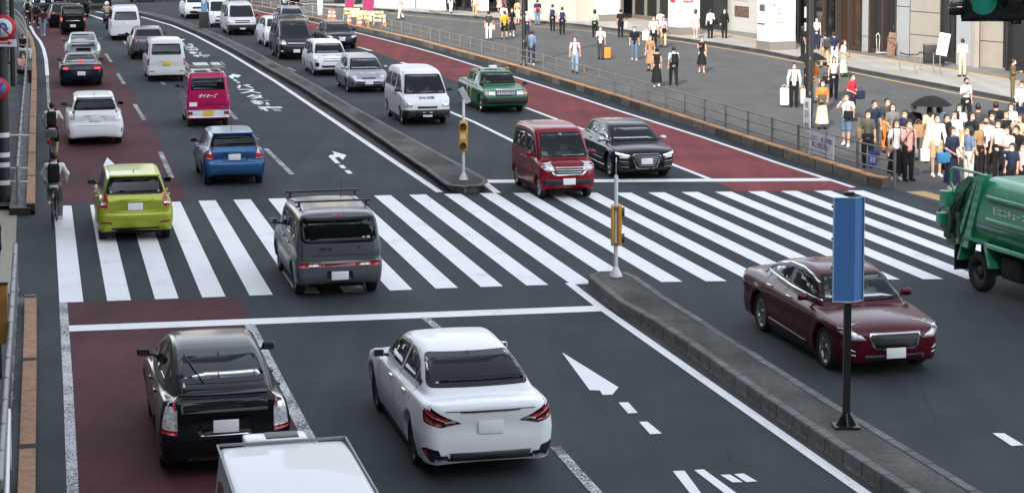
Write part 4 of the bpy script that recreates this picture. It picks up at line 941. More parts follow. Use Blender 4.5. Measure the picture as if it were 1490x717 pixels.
# --- maroon sedan (front view)
SP['skyline'] = dict(L=4.80, W=1.82, H=1.45, wb=2.85, ro=1.05, r=.34, rr=.245, tw=.235, rim='d5', zb=.96, cw=.79, tum=.46, res=.028, frit=.03,
 low=[(.16, .22), (.03, .34), (0, .6), (.05, .9), (.12, 1.04), (.6, 1.07), (1.5, 1.02), (3.2, .97), (3.5, .96), (4.15, .91), (4.52, .85), (4.72, .76), (4.80, .58), (4.80, .38), (4.66, .2)],
 cab=[(.4, .95), (.75, 1.08), (1.35, 1.34), (1.85, 1.44), (2.35, 1.465), (2.8, 1.42), (3.05, 1.33), (3.7, .92), (3.5, .8), (.5, .8)],
 rc=(.35, .32, .12), fc=(.62, .42, .22), taper=(.14, .06), mir=(3.15, 1.03), mirw=.2, hoodbow=.09, sec=[(.1, .12), (.25, .05), (.45, .02), (.6, .03), (.78, 0), (.9, .03), (1.05, .09)],
 win=swin([(1.05, 1.12), (1.45, 1.29), (1.9, 1.36), (2.4, 1.37), (2.8, 1.32), (3.05, 1.24), (3.42, 1.02), (2.2, 1.05)], [(2.12, 2.20)])+[
  ('rear_window', 'B', sym([(.50, 1.36), (.64, 1.12)]), M_PRIV), ('windshield', 'F', sym([(.54, 1.35), (.71, 1.00)]), M_GLASSF)],
 parts=[('headlight', 'FF', [(.48, .615), (.55, .68), (.86, .78), (1.22, .89), (1.10, .72), (.80, .61)], M_CLEAR), ('headlight_lens', 'FF', [(.54, .63), (.58, .67), (.80, .735), (.79, .63)], M_LENS, dict(proud=.005)),
  ('grille_frame', 'F', sym([(.42, .72), (.45, .68), (.38, .50), (.32, .455)]), M_CHROME, dict(proud=.012)), ('grille', 'F', sym([(.395, .695), (.42, .665), (.355, .52), (.31, .49)]), M_BLK, dict(proud=.018)),
  ('lower_intake', 'F', sym([(.50, .37), (.52, .30), (.46, .25)]), M_BLK), ('fog_light', 'FF', [(.68, .36), (.68, .44), (.84, .49), (.84, .38)], M_BLK), ('fog_trim', 'FF', [(.68, .36), (.69, .375), (.86, .39), (.86, .375)], M_CHROME, dict(proud=.008)), ('fog_trim', 'FF', [(.70, .43), (.70, .44), (.86, .48), (.86, .465)], M_CHROME, dict(proud=.008)),
  ('window_trim', 'S', [(.98, 1.10), (1.0, 1.13), (2.2, 1.06), (3.42, 1.025), (3.45, 1.0), (2.2, 1.035)], M_CHROME, dict(proud=.005)),
  ('window_trim', 'S', [(1.0, 1.12), (1.42, 1.31), (1.9, 1.385), (2.4, 1.395), (2.82, 1.34), (3.1, 1.25), (3.08, 1.235), (2.8, 1.32), (2.4, 1.37), (1.9, 1.36), (1.45, 1.29)], M_CHROME, dict(proud=.004)),
  ('tail_light', 'BB', [(.6, .80), (.6, .92), (1.1, .98), (1.2, .9)], M_RED), ('sill_crease', 'S', [(1.5, .32), (1.5, .36), (3.2, .30), (3.2, .26)], 'paint', dict(proud=.012))],
 plate=(1, .40), wend=1, wiper=[(-.6, 1.01, .55, .02), (.02, 1.0, .55, .02)], seams=[[(2.16, 1.04), (2.16, .34)], [(1.2, 1.08), (1.3, .78), (1.5, .55)], [(3.36, 1.0), (3.28, .34)]], handles=[(1.55, .92), (2.45, .90)], handle_mat=M_CHROME)
# --- white cab-over van (front view)
SP['townace'] = dict(L=4.04, W=1.665, H=1.90, wb=2.65, ro=.52, r=.30, rr=.185, tw=.165, rim='steel', rimm=M_HUB, zb=1.10, cw=.82, tum=.18, res=.033, frit=.03, flare=.0,
 low=[(.08, .28), (.0, .36), (0, .6), (.02, 1.0), (.2, 1.15), (3.0, 1.12), (3.45, 1.08), (3.85, .98), (3.99, .80), (4.02, .55), (4.04, .4), (3.95, .26)],
 cab=[(.02, .6), (.02, 1.1), (.08, 1.6), (.18, 1.83), (.4, 1.90), (1.6, 1.93), (2.75, 1.88), (3.0, 1.76), (3.75, 1.02), (3.5, .8)],
 rc=(.16, .16, .03), fc=(.32, .3, .10), sec=[(.15, .06), (.3, .01), (.6, 0), (1.1, .01), (1.3, .03)], taper=(0, .05), kc=.14, kt=.07, mir=(3.25, 1.20), mirm=M_BLK, bow=(.03, .09), hoodbow=.05,
 win=swin([(.25, 1.22), (.28, 1.66), (1.2, 1.69), (2.55, 1.68), (2.85, 1.6), (3.35, 1.14), (2.4, 1.2)], [(1.15, 1.27), (2.12, 2.26)], M_PRIV, M_GLASS)+[
  ('rear_window', 'B', sym([(.6, 1.7), (.66, 1.2)]), M_PRIV), ('windshield', 'F', sym([(.62, 1.72), (.74, 1.12), (.70, 1.08)]), M_GLASSF)],
 parts=[('bumper', 'F', sym([(.3, .56), (1.08, .56), (1.08, .30), (.9, .26)]), M_BLK, dict(proud=.02)), ('headlight', 'FF', [(.50, .66), (.54, .80), (.84, .86), (.92, .72), (.86, .64)], M_CLEAR, dict(rnd=.04)),
  ('upper_grille', 'F', sym([(.36, .68), (.34, .60)]), M_BLK), ('lower_intake', 'F', sym([(.42, .46), (.42, .36)]), M_GAP, dict(proud=.025)), ('fog_light', 'FF', [(.64, .38), (.64, .45), (.74, .45), (.74, .38)], M_UNDER, dict(proud=.025))],
 plate=(1, .40), wend=1, wiper=[(-.6, 1.12, .5, .03), (.02, 1.12, .5, .03)], seams=[[(2.2, 1.15), (2.2, .36)], [(1.2, 1.15), (1.2, .36)], [(3.3, 1.1), (3.25, .36)]], handles=[(2.05, 1.0), (2.45, 1.0)], handle_mat=M_BLK)
# --- taxi (front view)
SP['taxi'] = dict(L=4.59, W=1.695, H=1.51, wb=2.68, ro=1.06, r=.31, rr=.19, tw=.18, rim='steel', rimm=M_CHROME, zb=.98, cw=.75, tum=.32, res=.033, frit=.025, flare=.006,
 low=[(.08, .28), (.0, .36), (0, .62), (.02, .9), (.08, 1.02), (.9, 1.03), (3.2, 1.0), (3.4, .99), (4.2, .90), (4.48, .86), (4.52, .70), (4.59, .52), (4.57, .34), (4.45, .24)],
 cab=[(.75, .95), (1.0, 1.08), (1.25, 1.38), (1.45, 1.46), (2.0, 1.49), (2.7, 1.47), (2.95, 1.40), (3.5, .94), (3.3, .8), (.9, .8)],
 rc=(.2, .2, .05), fc=(.22, .2, .05), taper=(.06, .06), kt=.05, kc=.07, sec=[(.15, .05), (.35, .01), (.6, 0), (.85, .01), (1.0, .05)], hoodbow=.03,
 win=swin([(1.22, 1.06), (1.42, 1.36), (2.0, 1.39), (2.7, 1.37), (2.88, 1.32), (3.28, 1.02)], [(1.5, 1.56), (2.08, 2.18)], M_GLASS)+[
  ('rear_window', 'B', sym([(.54, 1.37), (.62, 1.08)]), M_GLASS), ('windshield', 'F', sym([(.56, 1.38), (.68, 1.01)]), M_GLASSF)],
 parts=[('bumper', 'F', sym([(.3, .60), (1.15, .60), (1.15, .42), (.9, .38)]), M_BLK, dict(proud=.03)), ('grille', 'F', sym([(.36, .86), (.36, .64)]), mat('grille_grey', (.12, .12, .12), .3, .8), dict(proud=.01)), ('grille_frame', 'F', sym([(.38, .885), (.38, .86)]), M_CHROME, dict(proud=.016)),
  ('headlight', 'FF', [(.40, .66), (.40, .82), (.70, .82), (.70, .66)], M_CLEAR, dict(proud=.006)), ('indicator', 'FF', [(.71, .66), (.71, .82), (.84, .82), (.84, .66)], mat('pale_indicator', (.6, .4, .33), .2, coat=1), dict(proud=.004)),
  ('white_stripe', 'S', [(.05, .84), (.05, .94), (4.2, .87), (4.2, .77)], mat('white_panel', (.75, .76, .75), .3, coat=1), dict(off=.003))]
  +[('grille_bar', 'F', [(a, .65), (a, .85), (a+.012, .85), (a+.012, .65)], M_CHROME, dict(proud=.016)) for a in np.linspace(-.33, .32, 9)]
  +[('yellow_stripe', 'S', [(a, .34), (a+.10, .80), (a+.34, .79), (a+.22, .34)], mat('taxi_yellow', (.75, .40, .02), .3, coat=1), dict(off=.003)) for a in (1.55, 2.15)],
 plate=None, seams=[[(2.12, 1.02), (2.12, .34)], [(3.1, 1.0), (3.1, .34)]], handles=[(1.7, .96), (2.3, .95)], handle_mat=M_CHROME)
# --- small white business wagon (front view)
SP['probox'] = dict(L=4.24, W=1.69, H=1.53, wb=2.55, ro=.86, r=.29, rr=.18, tw=.165, rim='steel', rimm=M_HUB, zb=.98, cw=.77, tum=.24, res=.036, frit=.025,
 low=[(.06, .26), (0, .36), (0, .9), (.1, 1.02), (3.2, .99), (3.45, .97), (3.95, .90), (4.18, .76), (4.24, .5), (4.12, .22)],
 cab=[(.02, .7), (.05, 1.1), (.2, 1.42), (.4, 1.5), (1.8, 1.54), (2.6, 1.5), (2.85, 1.42), (3.5, .93), (3.3, .8)],
 rc=(.18, .18, .04), fc=(.4, .34, .12), taper=(.03, .05), mir=(3.0, 1.06), mirm=M_BLK,
 win=swin([(.3, 1.05), (.42, 1.38), (1.6, 1.42), (2.5, 1.4), (2.75, 1.34), (3.2, 1.02)], [(1.15, 1.25), (2.0, 2.1)], M_PRIV)+[
  ('rear_window', 'B', sym([(.56, 1.42), (.64, 1.06)]), M_PRIV), ('windshield', 'F', sym([(.57, 1.40), (.69, 1.0)]), M_GLASSF)],
 parts=[('headlight', 'FF', [(.50, .72), (.52, .84), (.80, .92), (1.0, .92), (.9, .76), (.7, .70)], M_CLEAR), ('grille_bar', 'F', sym([(.42, .80), (.42, .785)]), M_GAP, dict(proud=.0)), ('grille_bar', 'F', sym([(.42, .72), (.42, .67)]), mat('grey_grille', (.2, .2, .21), .4), dict(proud=.0)), ('lower_intake', 'F', sym([(.50, .50), (.46, .40)]), M_BLK), ('fog_light', 'FF', [(.62, .44), (.60, .62), (.82, .66), (.84, .46)], M_BLK, dict(rnd=.04))],
 seams=[[(2.05, 1.0), (2.05, .34)], [(3.15, .98), (3.1, .34)]], handles=[(1.7, .92), (2.35, .92)], handle_mat=M_BLK)
# --- one-box van (both views)
SP['hiace'] = dict(L=4.695, W=1.695, H=1.98, wb=2.57, ro=1.05, r=.33, rr=.2, tw=.195, rim='steel', rimm=M_HUB, zb=1.12, cw=.83, tum=.17, res=.045, open=False,
 low=[(.08, .28), (.0, .38), (0, .7), (.03, 1.1), (.2, 1.18), (3.8, 1.12), (4.2, 1.08), (4.50, .98), (4.64, .8), (4.695, .5), (4.58, .26)],
 cab=[(.02, .6), (.03, 1.15), (.12, 1.6), (.25, 1.90), (.6, 1.98), (2.0, 2.0), (3.2, 1.96), (3.5, 1.84), (4.45, 1.02), (4.2, .8)],
 rc=(.2, .2, .06), fc=(.34, .3, .12), sec=[(.15, .06), (.35, 0), (.7, 0), (1.1, .01), (1.3, .04)], taper=(.02, .05), kc=.14, mir=(3.95, 1.2), mirm=M_BLK, bow=(.05, .1),
 win=swin([(.4, 1.22), (.45, 1.70), (2.0, 1.74), (3.1, 1.72), (3.4, 1.62), (3.95, 1.16)], [(1.6, 1.72), (2.85, 3.0)])+[
  ('rear_window', 'B', sym([(.58, 1.68), (.66, 1.25), (.62, 1.20)]), M_PRIV), ('windshield', 'F', sym([(.62, 1.76), (.74, 1.14), (.7, 1.1)]), M_GLASSF)],
 parts=[('tail_light', 'BB', [(.80, .75), (.80, 1.12), (.92, 1.14), (.92, .75)], M_RED), ('bumper_trim', 'B', sym([(.45, .40), (.45, .33)]), M_BLK), ('door_handle', 'B', sym([(.22, 1.0), (.22, .97)]), M_CHROME, dict(proud=.01)),
  ('headlight', 'FF', [(.50, .78), (.54, .92), (.90, 1.0), (.98, .84), (.9, .76)], M_CLEAR, dict(rnd=.04)), ('grille', 'F', sym([(.46, .92), (.42, .76)]), M_BLK), ('grille_bar', 'F', sym([(.46, .86), (.42, .82)]), M_CHROME, dict(proud=.012)),
  ('lower_intake', 'F', sym([(.5, .52), (.5, .40)]), M_BLK), ('fog_light', 'FF', [(.70, .40), (.70, .48), (.82, .48), (.82, .40)], M_CHROME)], handles=[(2.9, 1.05), (3.2, 1.05)])
SP['hiacef'] = dict(SP['hiace'], plate=(1, .46))
SP['hiaceb'] = dict(SP['hiacef'], parts=[('bumper', 'F', sym([(.3, .66), (1.15, .66), (1.15, .34), (.9, .28)]), M_BLK, dict(proud=.02))]+SP['hiace']['parts'])
# --- suvs, small crossovers and boxy minis seen far away
SP['suv'] = dict(L=4.66, W=1.86, H=1.62, wb=2.66, ro=1.0, r=.36, rr=.24, tw=.225, rim='s5', zb=1.08, cw=.83, tum=.36, res=.045, open=False, flare=.02,
 low=[(.16, .3), (.03, .42), (0, .7), (.06, 1.05), (.2, 1.14), (3.3, 1.08), (3.6, 1.06), (4.3, .98), (4.6, .8), (4.66, .55), (4.5, .28)],
 cab=[(.12, .8), (.2, 1.15), (.45, 1.45), (.75, 1.58), (1.8, 1.63), (2.6, 1.58), (2.9, 1.48), (3.7, 1.02), (3.5, .85)],
 rc=(.32, .3, .1), fc=(.5, .38, .16), taper=(.1, .05), mir=(3.2, 1.14),
 win=[('side_window', 'S', [(.7, 1.2), (.95, 1.44), (1.8, 1.52), (2.5, 1.49), (2.8, 1.42), (3.35, 1.13)], M_PRIV), ('rear_window', 'B', sym([(.54, 1.5), (.64, 1.18)]), M_PRIV), ('windshield', 'F', sym([(.58, 1.5), (.72, 1.1)]), M_GLASSF)],
 parts=[('tail_light', 'BB', [(.50, .92), (.52, 1.02), (.85, 1.08), (.98, 1.0), (.8, .9)], M_RED), ('headlight', 'FF', [(.48, .80), (.5, .88), (.9, .97), (1.1, .97), (.9, .84)], M_CLEAR), ('grille', 'F', sym([(.42, .86), (.46, .74), (.4, .72)]), M_BLK), ('lower_intake', 'F', sym([(.6, .58), (.66, .42)]), M_BLK), ('bumper_trim', 'B', sym([(.8, .46), (.8, .34)]), M_BLK), ('window_trim', 'S', [(.65, 1.17), (.68, 1.19), (3.3, 1.12), (3.3, 1.105)], M_CHROME)], plate=(-1, .82))
SP['suvf'] = dict(SP['suv'], plate=(1, .6))
SP['tallkei'] = dict(SP['roox'], res=.045, open=False, plate=(-1, .55), wiper=[], seams=[], mirm=None,
 parts=[('tail_light', 'BB', [(.62, .80), (.62, 1.1), (.76, 1.1), (.78, .80)], M_RED), ('tail_light_lit', 'BB', [(.63, .92), (.63, .99), (.75, .99), (.75, .92)], M_REDLIT, dict(proud=.006)), ('chrome_bar', 'B', sym([(.4, .88), (.4, .85)]), M_CHROME)])
SP['keif'] = dict(SP['roox'], res=.045, open=False, wiper=[], seams=[], parts=[('headlight', 'FF', [(.5, .74), (.5, .9), (.8, .96), (.8, .78)], M_CLEAR), ('lower_intake', 'F', sym([(.4, .5), (.4, .38)]), M_BLK), ('grille', 'F', sym([(.34, .72), (.3, .66)]), M_BLK)])
SP['hatchf'] = dict(SP['audi'], res=.045, open=False, mirm=None, seams=[], handles=[], plate=(1, .52), parts=[('headlight', 'FF', [(.50, .62), (.50, .70), (.72, .74), (.98, .75), (.90, .66), (.7, .60)], M_CLEAR), ('grille', 'F', sym([(.45, .5), (.6, .32)]), M_BLK), ('chrome_bar', 'F', sym([(.22, .66), (.18, .60)]), M_CHROME, dict(proud=.01))])
SP['priusfar'] = dict(SP['prius'], res=.045, open=False, seams=[], wiper=[], handles=[])
SP['boxvan'] = dict(SP['keivan'], L=4.2, H=1.86, wb=2.6, W=1.665, ro=.7, r=.29, rr=.18, cw=.81, res=.045, open=False,
 low=[(.08, .26), (.0, .34), (-.01, .55), (.03, .62), (.03, 1.0), (.2, 1.1), (3.3, 1.06), (3.7, 1.0), (4.0, .9), (4.15, .7), (4.2, .4), (4.1, .24)],
 cab=[(.03, .6), (.03, 1.1), (.10, 1.5), (.2, 1.78), (.45, 1.86), (1.5, 1.88), (2.6, 1.84), (2.9, 1.72), (3.8, 1.0), (3.6, .8)],
 win=[('side_window', 'S', [(.3, 1.16), (.35, 1.62), (1.6, 1.66), (2.6, 1.64), (2.85, 1.56), (3.35, 1.1)], M_PRIV), ('rear_window', 'B', sym([(.60, 1.66), (.64, 1.22), (.6, 1.18)]), M_PRIV), ('windshield', 'F', sym([(.6, 1.68), (.7, 1.1)]), M_GLASSF)],
 parts=[('tail_light', 'BB', [(.72, .72), (.72, 1.02), (.82, 1.02), (.82, .72)], M_RED), ('trim_strip', 'B', sym([(.36, .905), (.36, .89)]), M_RIM, dict(proud=.01)), ('reflector', 'BB', [(.54, .44), (.54, .48), (.72, .48), (.72, .44)], M_RED)], plate=(-1, .80), seams=[], handles=[], mir=(3.2, 1.2))
# ================================================================ vehicles in place
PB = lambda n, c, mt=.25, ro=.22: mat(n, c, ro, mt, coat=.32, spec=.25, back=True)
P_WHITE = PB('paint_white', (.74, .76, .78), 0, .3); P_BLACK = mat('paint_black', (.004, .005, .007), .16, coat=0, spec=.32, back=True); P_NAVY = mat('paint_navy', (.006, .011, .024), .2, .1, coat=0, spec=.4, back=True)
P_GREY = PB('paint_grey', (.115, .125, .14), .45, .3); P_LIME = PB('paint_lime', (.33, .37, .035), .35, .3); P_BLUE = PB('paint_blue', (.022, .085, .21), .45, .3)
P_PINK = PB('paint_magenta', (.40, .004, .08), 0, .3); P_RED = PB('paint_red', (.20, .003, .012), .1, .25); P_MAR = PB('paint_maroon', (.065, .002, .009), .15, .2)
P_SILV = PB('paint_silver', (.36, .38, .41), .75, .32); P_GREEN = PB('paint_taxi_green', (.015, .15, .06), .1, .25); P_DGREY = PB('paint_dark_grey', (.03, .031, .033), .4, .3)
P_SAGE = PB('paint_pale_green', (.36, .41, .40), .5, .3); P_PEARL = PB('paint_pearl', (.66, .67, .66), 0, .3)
GA, GB = 'cars driving away on the left carriageway', 'cars coming on the right carriageway'
build_car(SP['crown'], 'sedan', 'white sedan driving away just short of the stop line', 'sedan', 'RL', (604, 674), 13.7, GA, paint=P_WHITE)
pl = bpy.data.objects[-1] if False else None
build_car(SP['prius'], 'hatchback_car', 'glossy black car driving away in the red lane before the crosswalk', 'car', 'RL', (236, 677), 13.7, GA, paint=P_BLACK)
cube = build_car(SP['cube'], 'boxy_wagon', 'dark grey boxy wagon with roof bars crossing the zebra stripes', 'car', 'RL', (431, 427), 13.7, GA, paint=P_GREY)
build_car(SP['note'], 'hatchback_car', 'lime green hatchback entering the zebra crossing in the red lane', 'car', 'RL', (146, 348), 13.7, GA, paint=P_LIME)
build_car(SP['aqua'], 'hatchback_car', 'metallic blue hatchback beyond the crosswalk with white plate', 'car', 'RL', (298, 268), 13.7, GA, paint=P_BLUE)
build_car(SP['alpha'], 'station_wagon', 'white wagon seen from behind beside the first cyclist', 'car', 'RL', (101, 209.5), 13.7, GA, paint=P_WHITE)
kv = build_car(SP['keivan'], 'delivery_van', 'small magenta and white van with roof carrier and lettering ダイオーズ', 'van', 'RL', (274, 184), 13.7, GA, plate=M_PLATEY, paint=P_PINK)
build_car(SP['coupe'], 'coupe', 'dark navy coupe with glowing brake lights in the red lane', 'car', 'RL', (89.5, 124.5), 13.7, GA, paint=P_NAVY)
build_car(SP['priusfar'], 'hatchback_car', 'pale silver green hatchback directly ahead of the navy coupe', 'car', 'RR', (145, 92.5), 13.7, GA, paint=P_SAGE, plate=None)
build_car(SP['tallkei'], 'mini_wagon', 'small black tall wagon with red lights on at the head of the red lane', 'car', 'RL', (90, 51), 15, GA, paint=P_BLACK)
build_car(SP['suv'], 'suv_car', 'black sport utility car left of the small black tall wagon', 'car', 'RL', (72, 40.5), 16, GA, paint=P_BLACK)
build_car(SP['boxvan'], 'delivery_van', 'small white van with yellow number plate behind the magenta van lane', 'van', 'RL', (216, 118), 13.7, GA, plate=M_PLATEY, paint=P_PEARL, res=.04)
build_car(SP['suv'], 'suv_car', 'grey sport utility car between the tall white van and small white van', 'car', 'RL', (191, 86), 13.7, GA, paint=P_GREY)
build_car(SP['hiace'], 'passenger_van', 'tall white van driving away with white bodywork and dark rear window', 'van', 'RL', (163, 58.5), 13.7, GA, paint=P_WHITE, plate=None)
build_car(SP['hiace'], 'passenger_van', 'black van far away behind the blue lorry lane', 'van', 'RR', (127.5, 25), 15, GA, paint=P_BLACK)
build_car(SP['priusfar'], 'hatchback_car', 'dark car far off at the bend beside the railing', 'car', 'RR', (99, 17), 18, GA, paint=P_BLACK, res=.06)
build_car(SP['alpha'] | dict(open=False, res=.06), 'station_wagon', 'dark blue car at the far left edge of the road', 'car', 'RR', (76, 19), 22, GA, paint=P_NAVY)
# oncoming
sky_ = build_car(SP['skyline'], 'sedan', 'maroon sedan coming towards us behind the tall blue sign', 'sedan', 'FR', (1202, 535), 193.7, GB, paint=P_MAR)
build_car(SP['audi'], 'hatchback_car', 'glossy black hatchback with big chrome grille waiting at the far stop line', 'car', 'FR', (888, 257), 193.2, GB, paint=P_BLACK)
roox = build_car(SP['roox'], 'mini_wagon', 'dark red tall mini wagon rolling onto the zebra crossing', 'car', 'FR', (785, 287.5), 193.7, GB, paint=P_RED)
taxi = build_car(SP['taxi'], 'taxi', 'green and yellow taxi with roof lamp at the red bus lane edge', 'taxi', 'FR', (700, 163), 194, GB, paint=P_GREEN)
ta = build_car(SP['townace'], 'delivery_van', 'white van with black bumper in front of the silver hatchback', 'van', 'FR', (585, 180.5), 193.7, GB, paint=P_WHITE)
build_car(SP['aquaf'], 'hatchback_car', 'silver hatchback between two white vehicles by the median', 'car', 'FR', (506, 134), 194, GB, paint=P_SILV)
build_car(SP['probox'], 'station_wagon', 'small white business wagon with square black fog lamp recesses', 'car', 'FR', (456, 110), 194, GB, paint=P_WHITE)
build_car(SP['hiacef'], 'passenger_van', 'dark grey van with roof ladder and chrome grille bar', 'van', 'FR', (406, 86), 194, GB, paint=P_DGREY)
build_car(SP['hatchf'], 'crossover_car', 'dark navy car at the start of the red bus lane', 'car', 'FL', (515, 70), 195, GB, paint=P_NAVY)
build_car(SP['suvf'], 'suv_car', 'white car half hidden behind the dark grey van', 'car', 'FR', (386, 68.5), 195, GB, paint=P_WHITE, res=.05)
build_car(SP['hiaceb'], 'passenger_van', 'white van with black bumper far up the median', 'van', 'FR', (332, 51), 195, GB, paint=P_PEARL)
build_car(SP['keif'], 'mini_wagon', 'small white car between the far white van and the white crossover', 'car', 'FR', (306, 40), 196, GB, paint=P_WHITE, plate=None)
build_car(SP['suvf'], 'crossover_car', 'white crossover farthest up the oncoming lanes', 'car', 'FR', (270, 27.5), 196, GB, paint=P_WHITE)
build_car(SP['hatchf'] | dict(H=1.5), 'hatchback_car', 'silver car behind the dark grey van seen over its roof', 'car', 'FR', (408, 44), 195, GB, paint=P_SILV, res=.06)
# --- small things that belong to these vehicles
def child(o, root): o.parent = root; return o
def on_shell(car, end, y, z, off=.012):
    root, sh, wr, sd_ = car; h, n = sh.hit(*wr[end].ray(y, z)); return h+Vector((end*off, 0, 0))
rt, sh, wr, sdd = kv
mkl = mat('lettering_white', (.85, .86, .87), .5)
text_obj('lettering', 'ダイオーズ', lambda u, v: on_shell(kv, -1, .32-.62*u+.05*(v-.5)*-1, 1.02+.13*v), mkl, rt, .03)
MB().box(tuple(on_shell(kv, -1, .52, .80)), (.01, .26, .14)).build('label_panel', mkl, rt)
MB().box(tuple(on_shell(kv, -1, -.50, .70)), (.01, .12, .03)).build('badge', M_CHROME, rt)
mw = mat('van_white_panel', (.74, .76, .78), .3, coat=1)
for q in ('L', 'R'):
    sh.panel('side_panel', sdd[1 if q == 'L' else -1], [(.10, .32), (.10, 1.12), (3.1, 1.08), (3.1, .32), (2.75, .32), (2.7, .62), (2.2, .62), (2.15, .32), (1.0, .32), (.9, .62), (.35, .62), (.3, .32)], mw, rt, off=.003, thick=0)
    sh.panel('side_panel', sdd[1 if q == 'L' else -1], [(.15, 1.70), (.2, 1.80), (2.3, 1.80), (2.5, 1.68)], mw, rt, off=.003, thick=0)
sh.panel('rear_bumper', wr[-1], sym([(.84, .61), (.84, .36), (.66, .34)]), mw, rt, off=.008)
for s in (1, -1):
    MB().box(tuple(on_shell(kv, -1, s*.60, .50, .022)), (.012, .15, .10), bev=.004).build('tail_light', M_BLK, rt); MB().box(tuple(on_shell(kv, -1, s*.60, .50, .030)), (.012, .12, .07), bev=.004).build('tail_light_red', M_RED, rt)
MB().box(tuple(on_shell(kv, -1, 0, .50, .026)), (.014, .33, .165)).build('license_plate', M_PLATEY, rt)
sh.panel('roof_panel', Top(3.395), [(.32, -.58), (.32, .58), (2.4, .58), (2.4, -.58)], mat('roof_grey', (.25, .27, .29), .3, .3, coat=1), rt, off=.006)
cr = MB()
for u in (.45, 1.2, 1.95):
    cr.box((u-1.7, 0, 2.0), (.03, 1.28, .03))
    for s in (1, -1): cr.box((u-1.7, s*.62, 1.93), (.03, .03, .16))
for s in (1, -1): cr.box((-.5, s*.62, 2.10), (1.6, .025, .025)); cr.box((-.5, s*.62, 2.0), (1.6, .025, .025))
cr.box((-1.28, 0, 2.10), (.025, 1.26, .025))
for y in (-.6, -.2, .2, .6): cr.box((-1.28, y, 2.04), (.02, .02, .14))
cr.build('roof_carrier', M_RIM, rt)
# cargo on the carrier
b = MB(); b.box((-.5, .15, 2.07), (1.5, .5, .05)); b.box((-.5, -.38, 2.06), (1.5, .3, .06)); b.build('carrier_board', mat('board_white', (.6, .6, .6), .6), rt)
rt, sh, wr, sdd = cube
rb = MB()
for x in (-1.05, .35):
    rb.box((x, 0, 1.745), (.045, 1.50, .035), bev=.008)
    for s in (1, -1): rb.box((x, s*.66, 1.70), (.06, .05, .09), bev=.01); rb.box((x, s*.68, 1.655), (.10, .10, .03), bev=.008)
rb.build('roof_bar', M_BLK, rt)
an = MB(); an.cyl((-.1, -.3, 1.67), (-.25, -.3, 2.12), .006, .003, 6); an.build('antenna', M_BLK, rt)
# antenna fins
for nme in ('hatchback_car', ):
    pass
# taxi roof lamp, fender mirrors, lights
rt, sh, wr, sdd = taxi
MB().box((.12, 0, 1.56), (.18, .30, .12), bev=.03).build('roof_lamp', mat('lamp_white', (.8, .8, .76), .4), rt); MB().box((.12, 0, 1.505), (.26, .7, .02), bev=.005).build('roof_lamp_base', M_CHROME, rt)
mo = mat('orange_lamp', (.7, .22, .06), .4)
for s in (1, -1):
    MB().box((.15, s*.55, 1.50), (.16, .12, .07), bev=.025).build('corner_lamp', mo, rt)
    m_ = MB(); m_.cyl((1.75, s*.72, .90), (1.80, s*.80, 1.02), .012, n=6); m_.box((1.80, s*.82, 1.07), (.10, .17, .12), bev=.04); m_.build('side_mirror', M_BLK, rt)
# white van lettering over the grille
text_obj('lettering', '空気空間', lambda u, v: on_shell(ta, 1, -.27+.54*u, .92+.08*v), mat('lettering_black', (.02, .02, .02), .6), ta[0], .02)
# shop-like stickers on plates are left blank
# van roof bars on the dark grey van
def roof_rack(root, zz, x0, x1, yw, m=M_BLK):
    b = MB()
    for x in np.linspace(x0, x1, 4): b.box((x, 0, zz+.08), (.04, yw, .03)); b.box((x, yw/2-.04, zz+.03), (.04, .04, .12)); b.box((x, -yw/2+.04, zz+.03), (.04, .04, .12))
    for y in (-.25, .15): b.box(((x0+x1)/2, y, zz+.12), (x1-x0+.3, .03, .04))
    b.build('roof_rack', m, root)
roof_rack([o for o in bpy.data.objects if o.get('label', '').startswith('dark grey van with')][0], 1.98, -1.6, .8, 1.4)
roof_rack([o for o in bpy.data.objects if o.get('label', '').startswith('white van with black bumper far')][0], 1.98, -1.6, .8, 1.3)
def fin(lab, x, z, y=0):
    r_ = [o for o in bpy.data.objects if o.get('label', '').startswith(lab)][0]
    MB().add([(x-.09, y, z-.01), (x+.05, y-.02, z-.01), (x+.05, y+.02, z-.01), (x-.08, y, z+.05)], [(0, 1, 3), (1, 2, 3), (2, 0, 3)], True).build('antenna', M_BLK, r_)
fin('glossy black car', -1.05, 1.40); fin('white wagon', -1.4, 1.58); fin('white sedan driving', -.95, 1.375); fin('lime', -1.3, 1.51)
MB().cyl((-1.0, 0, 1.40), (-1.3, 0, 1.66), .006, .003, 6).build('antenna', M_BLK, [o for o in bpy.data.objects if o.get('label', '').startswith('metallic blue')][0])
for lab, zz in (('glossy black hatchback with', 1.42),): fin(lab, -1.3, zz)
# --- white kei van whose roof shows at the bottom edge
SP['cabvan'] = dict(SP['keivan'], H=1.90, cw=.72, tum=.07, mir=(2.95, 1.28), kc=.05, crown=.015, bow=(.02, .03),
 cab=[(.02, .6), (.02, 1.1), (.02, 1.7), (.03, 1.90), (.2, 1.905), (1.5, 1.91), (2.72, 1.90), (2.80, 1.82), (3.2, 1.0), (3.0, .8)])
bottom = build_car(SP['cabvan'], 'delivery_van', 'white van cut off by the bottom of the frame, its flat roof in view', 'van', 'FL', (318, 900), 13.7, GA, paint=PB('paint_van_white', (.58, .60, .62), 0, .4), plate=M_PLATE)
rt_, sh_b, wr_b, sd_b = bottom; zt_ = 1.905; tg = mat('roof_edge_grey', (.22, .23, .24), .5)
for s in (1, -1): MB().box((-.27, s*.665, zt_-.012), (2.65, .022, .03), bev=.006).build('roof_edge', tg, rt_)
MB().box((1.055, 0, zt_-.012), (.022, 1.30, .03), bev=.006).build('roof_edge', tg, rt_)
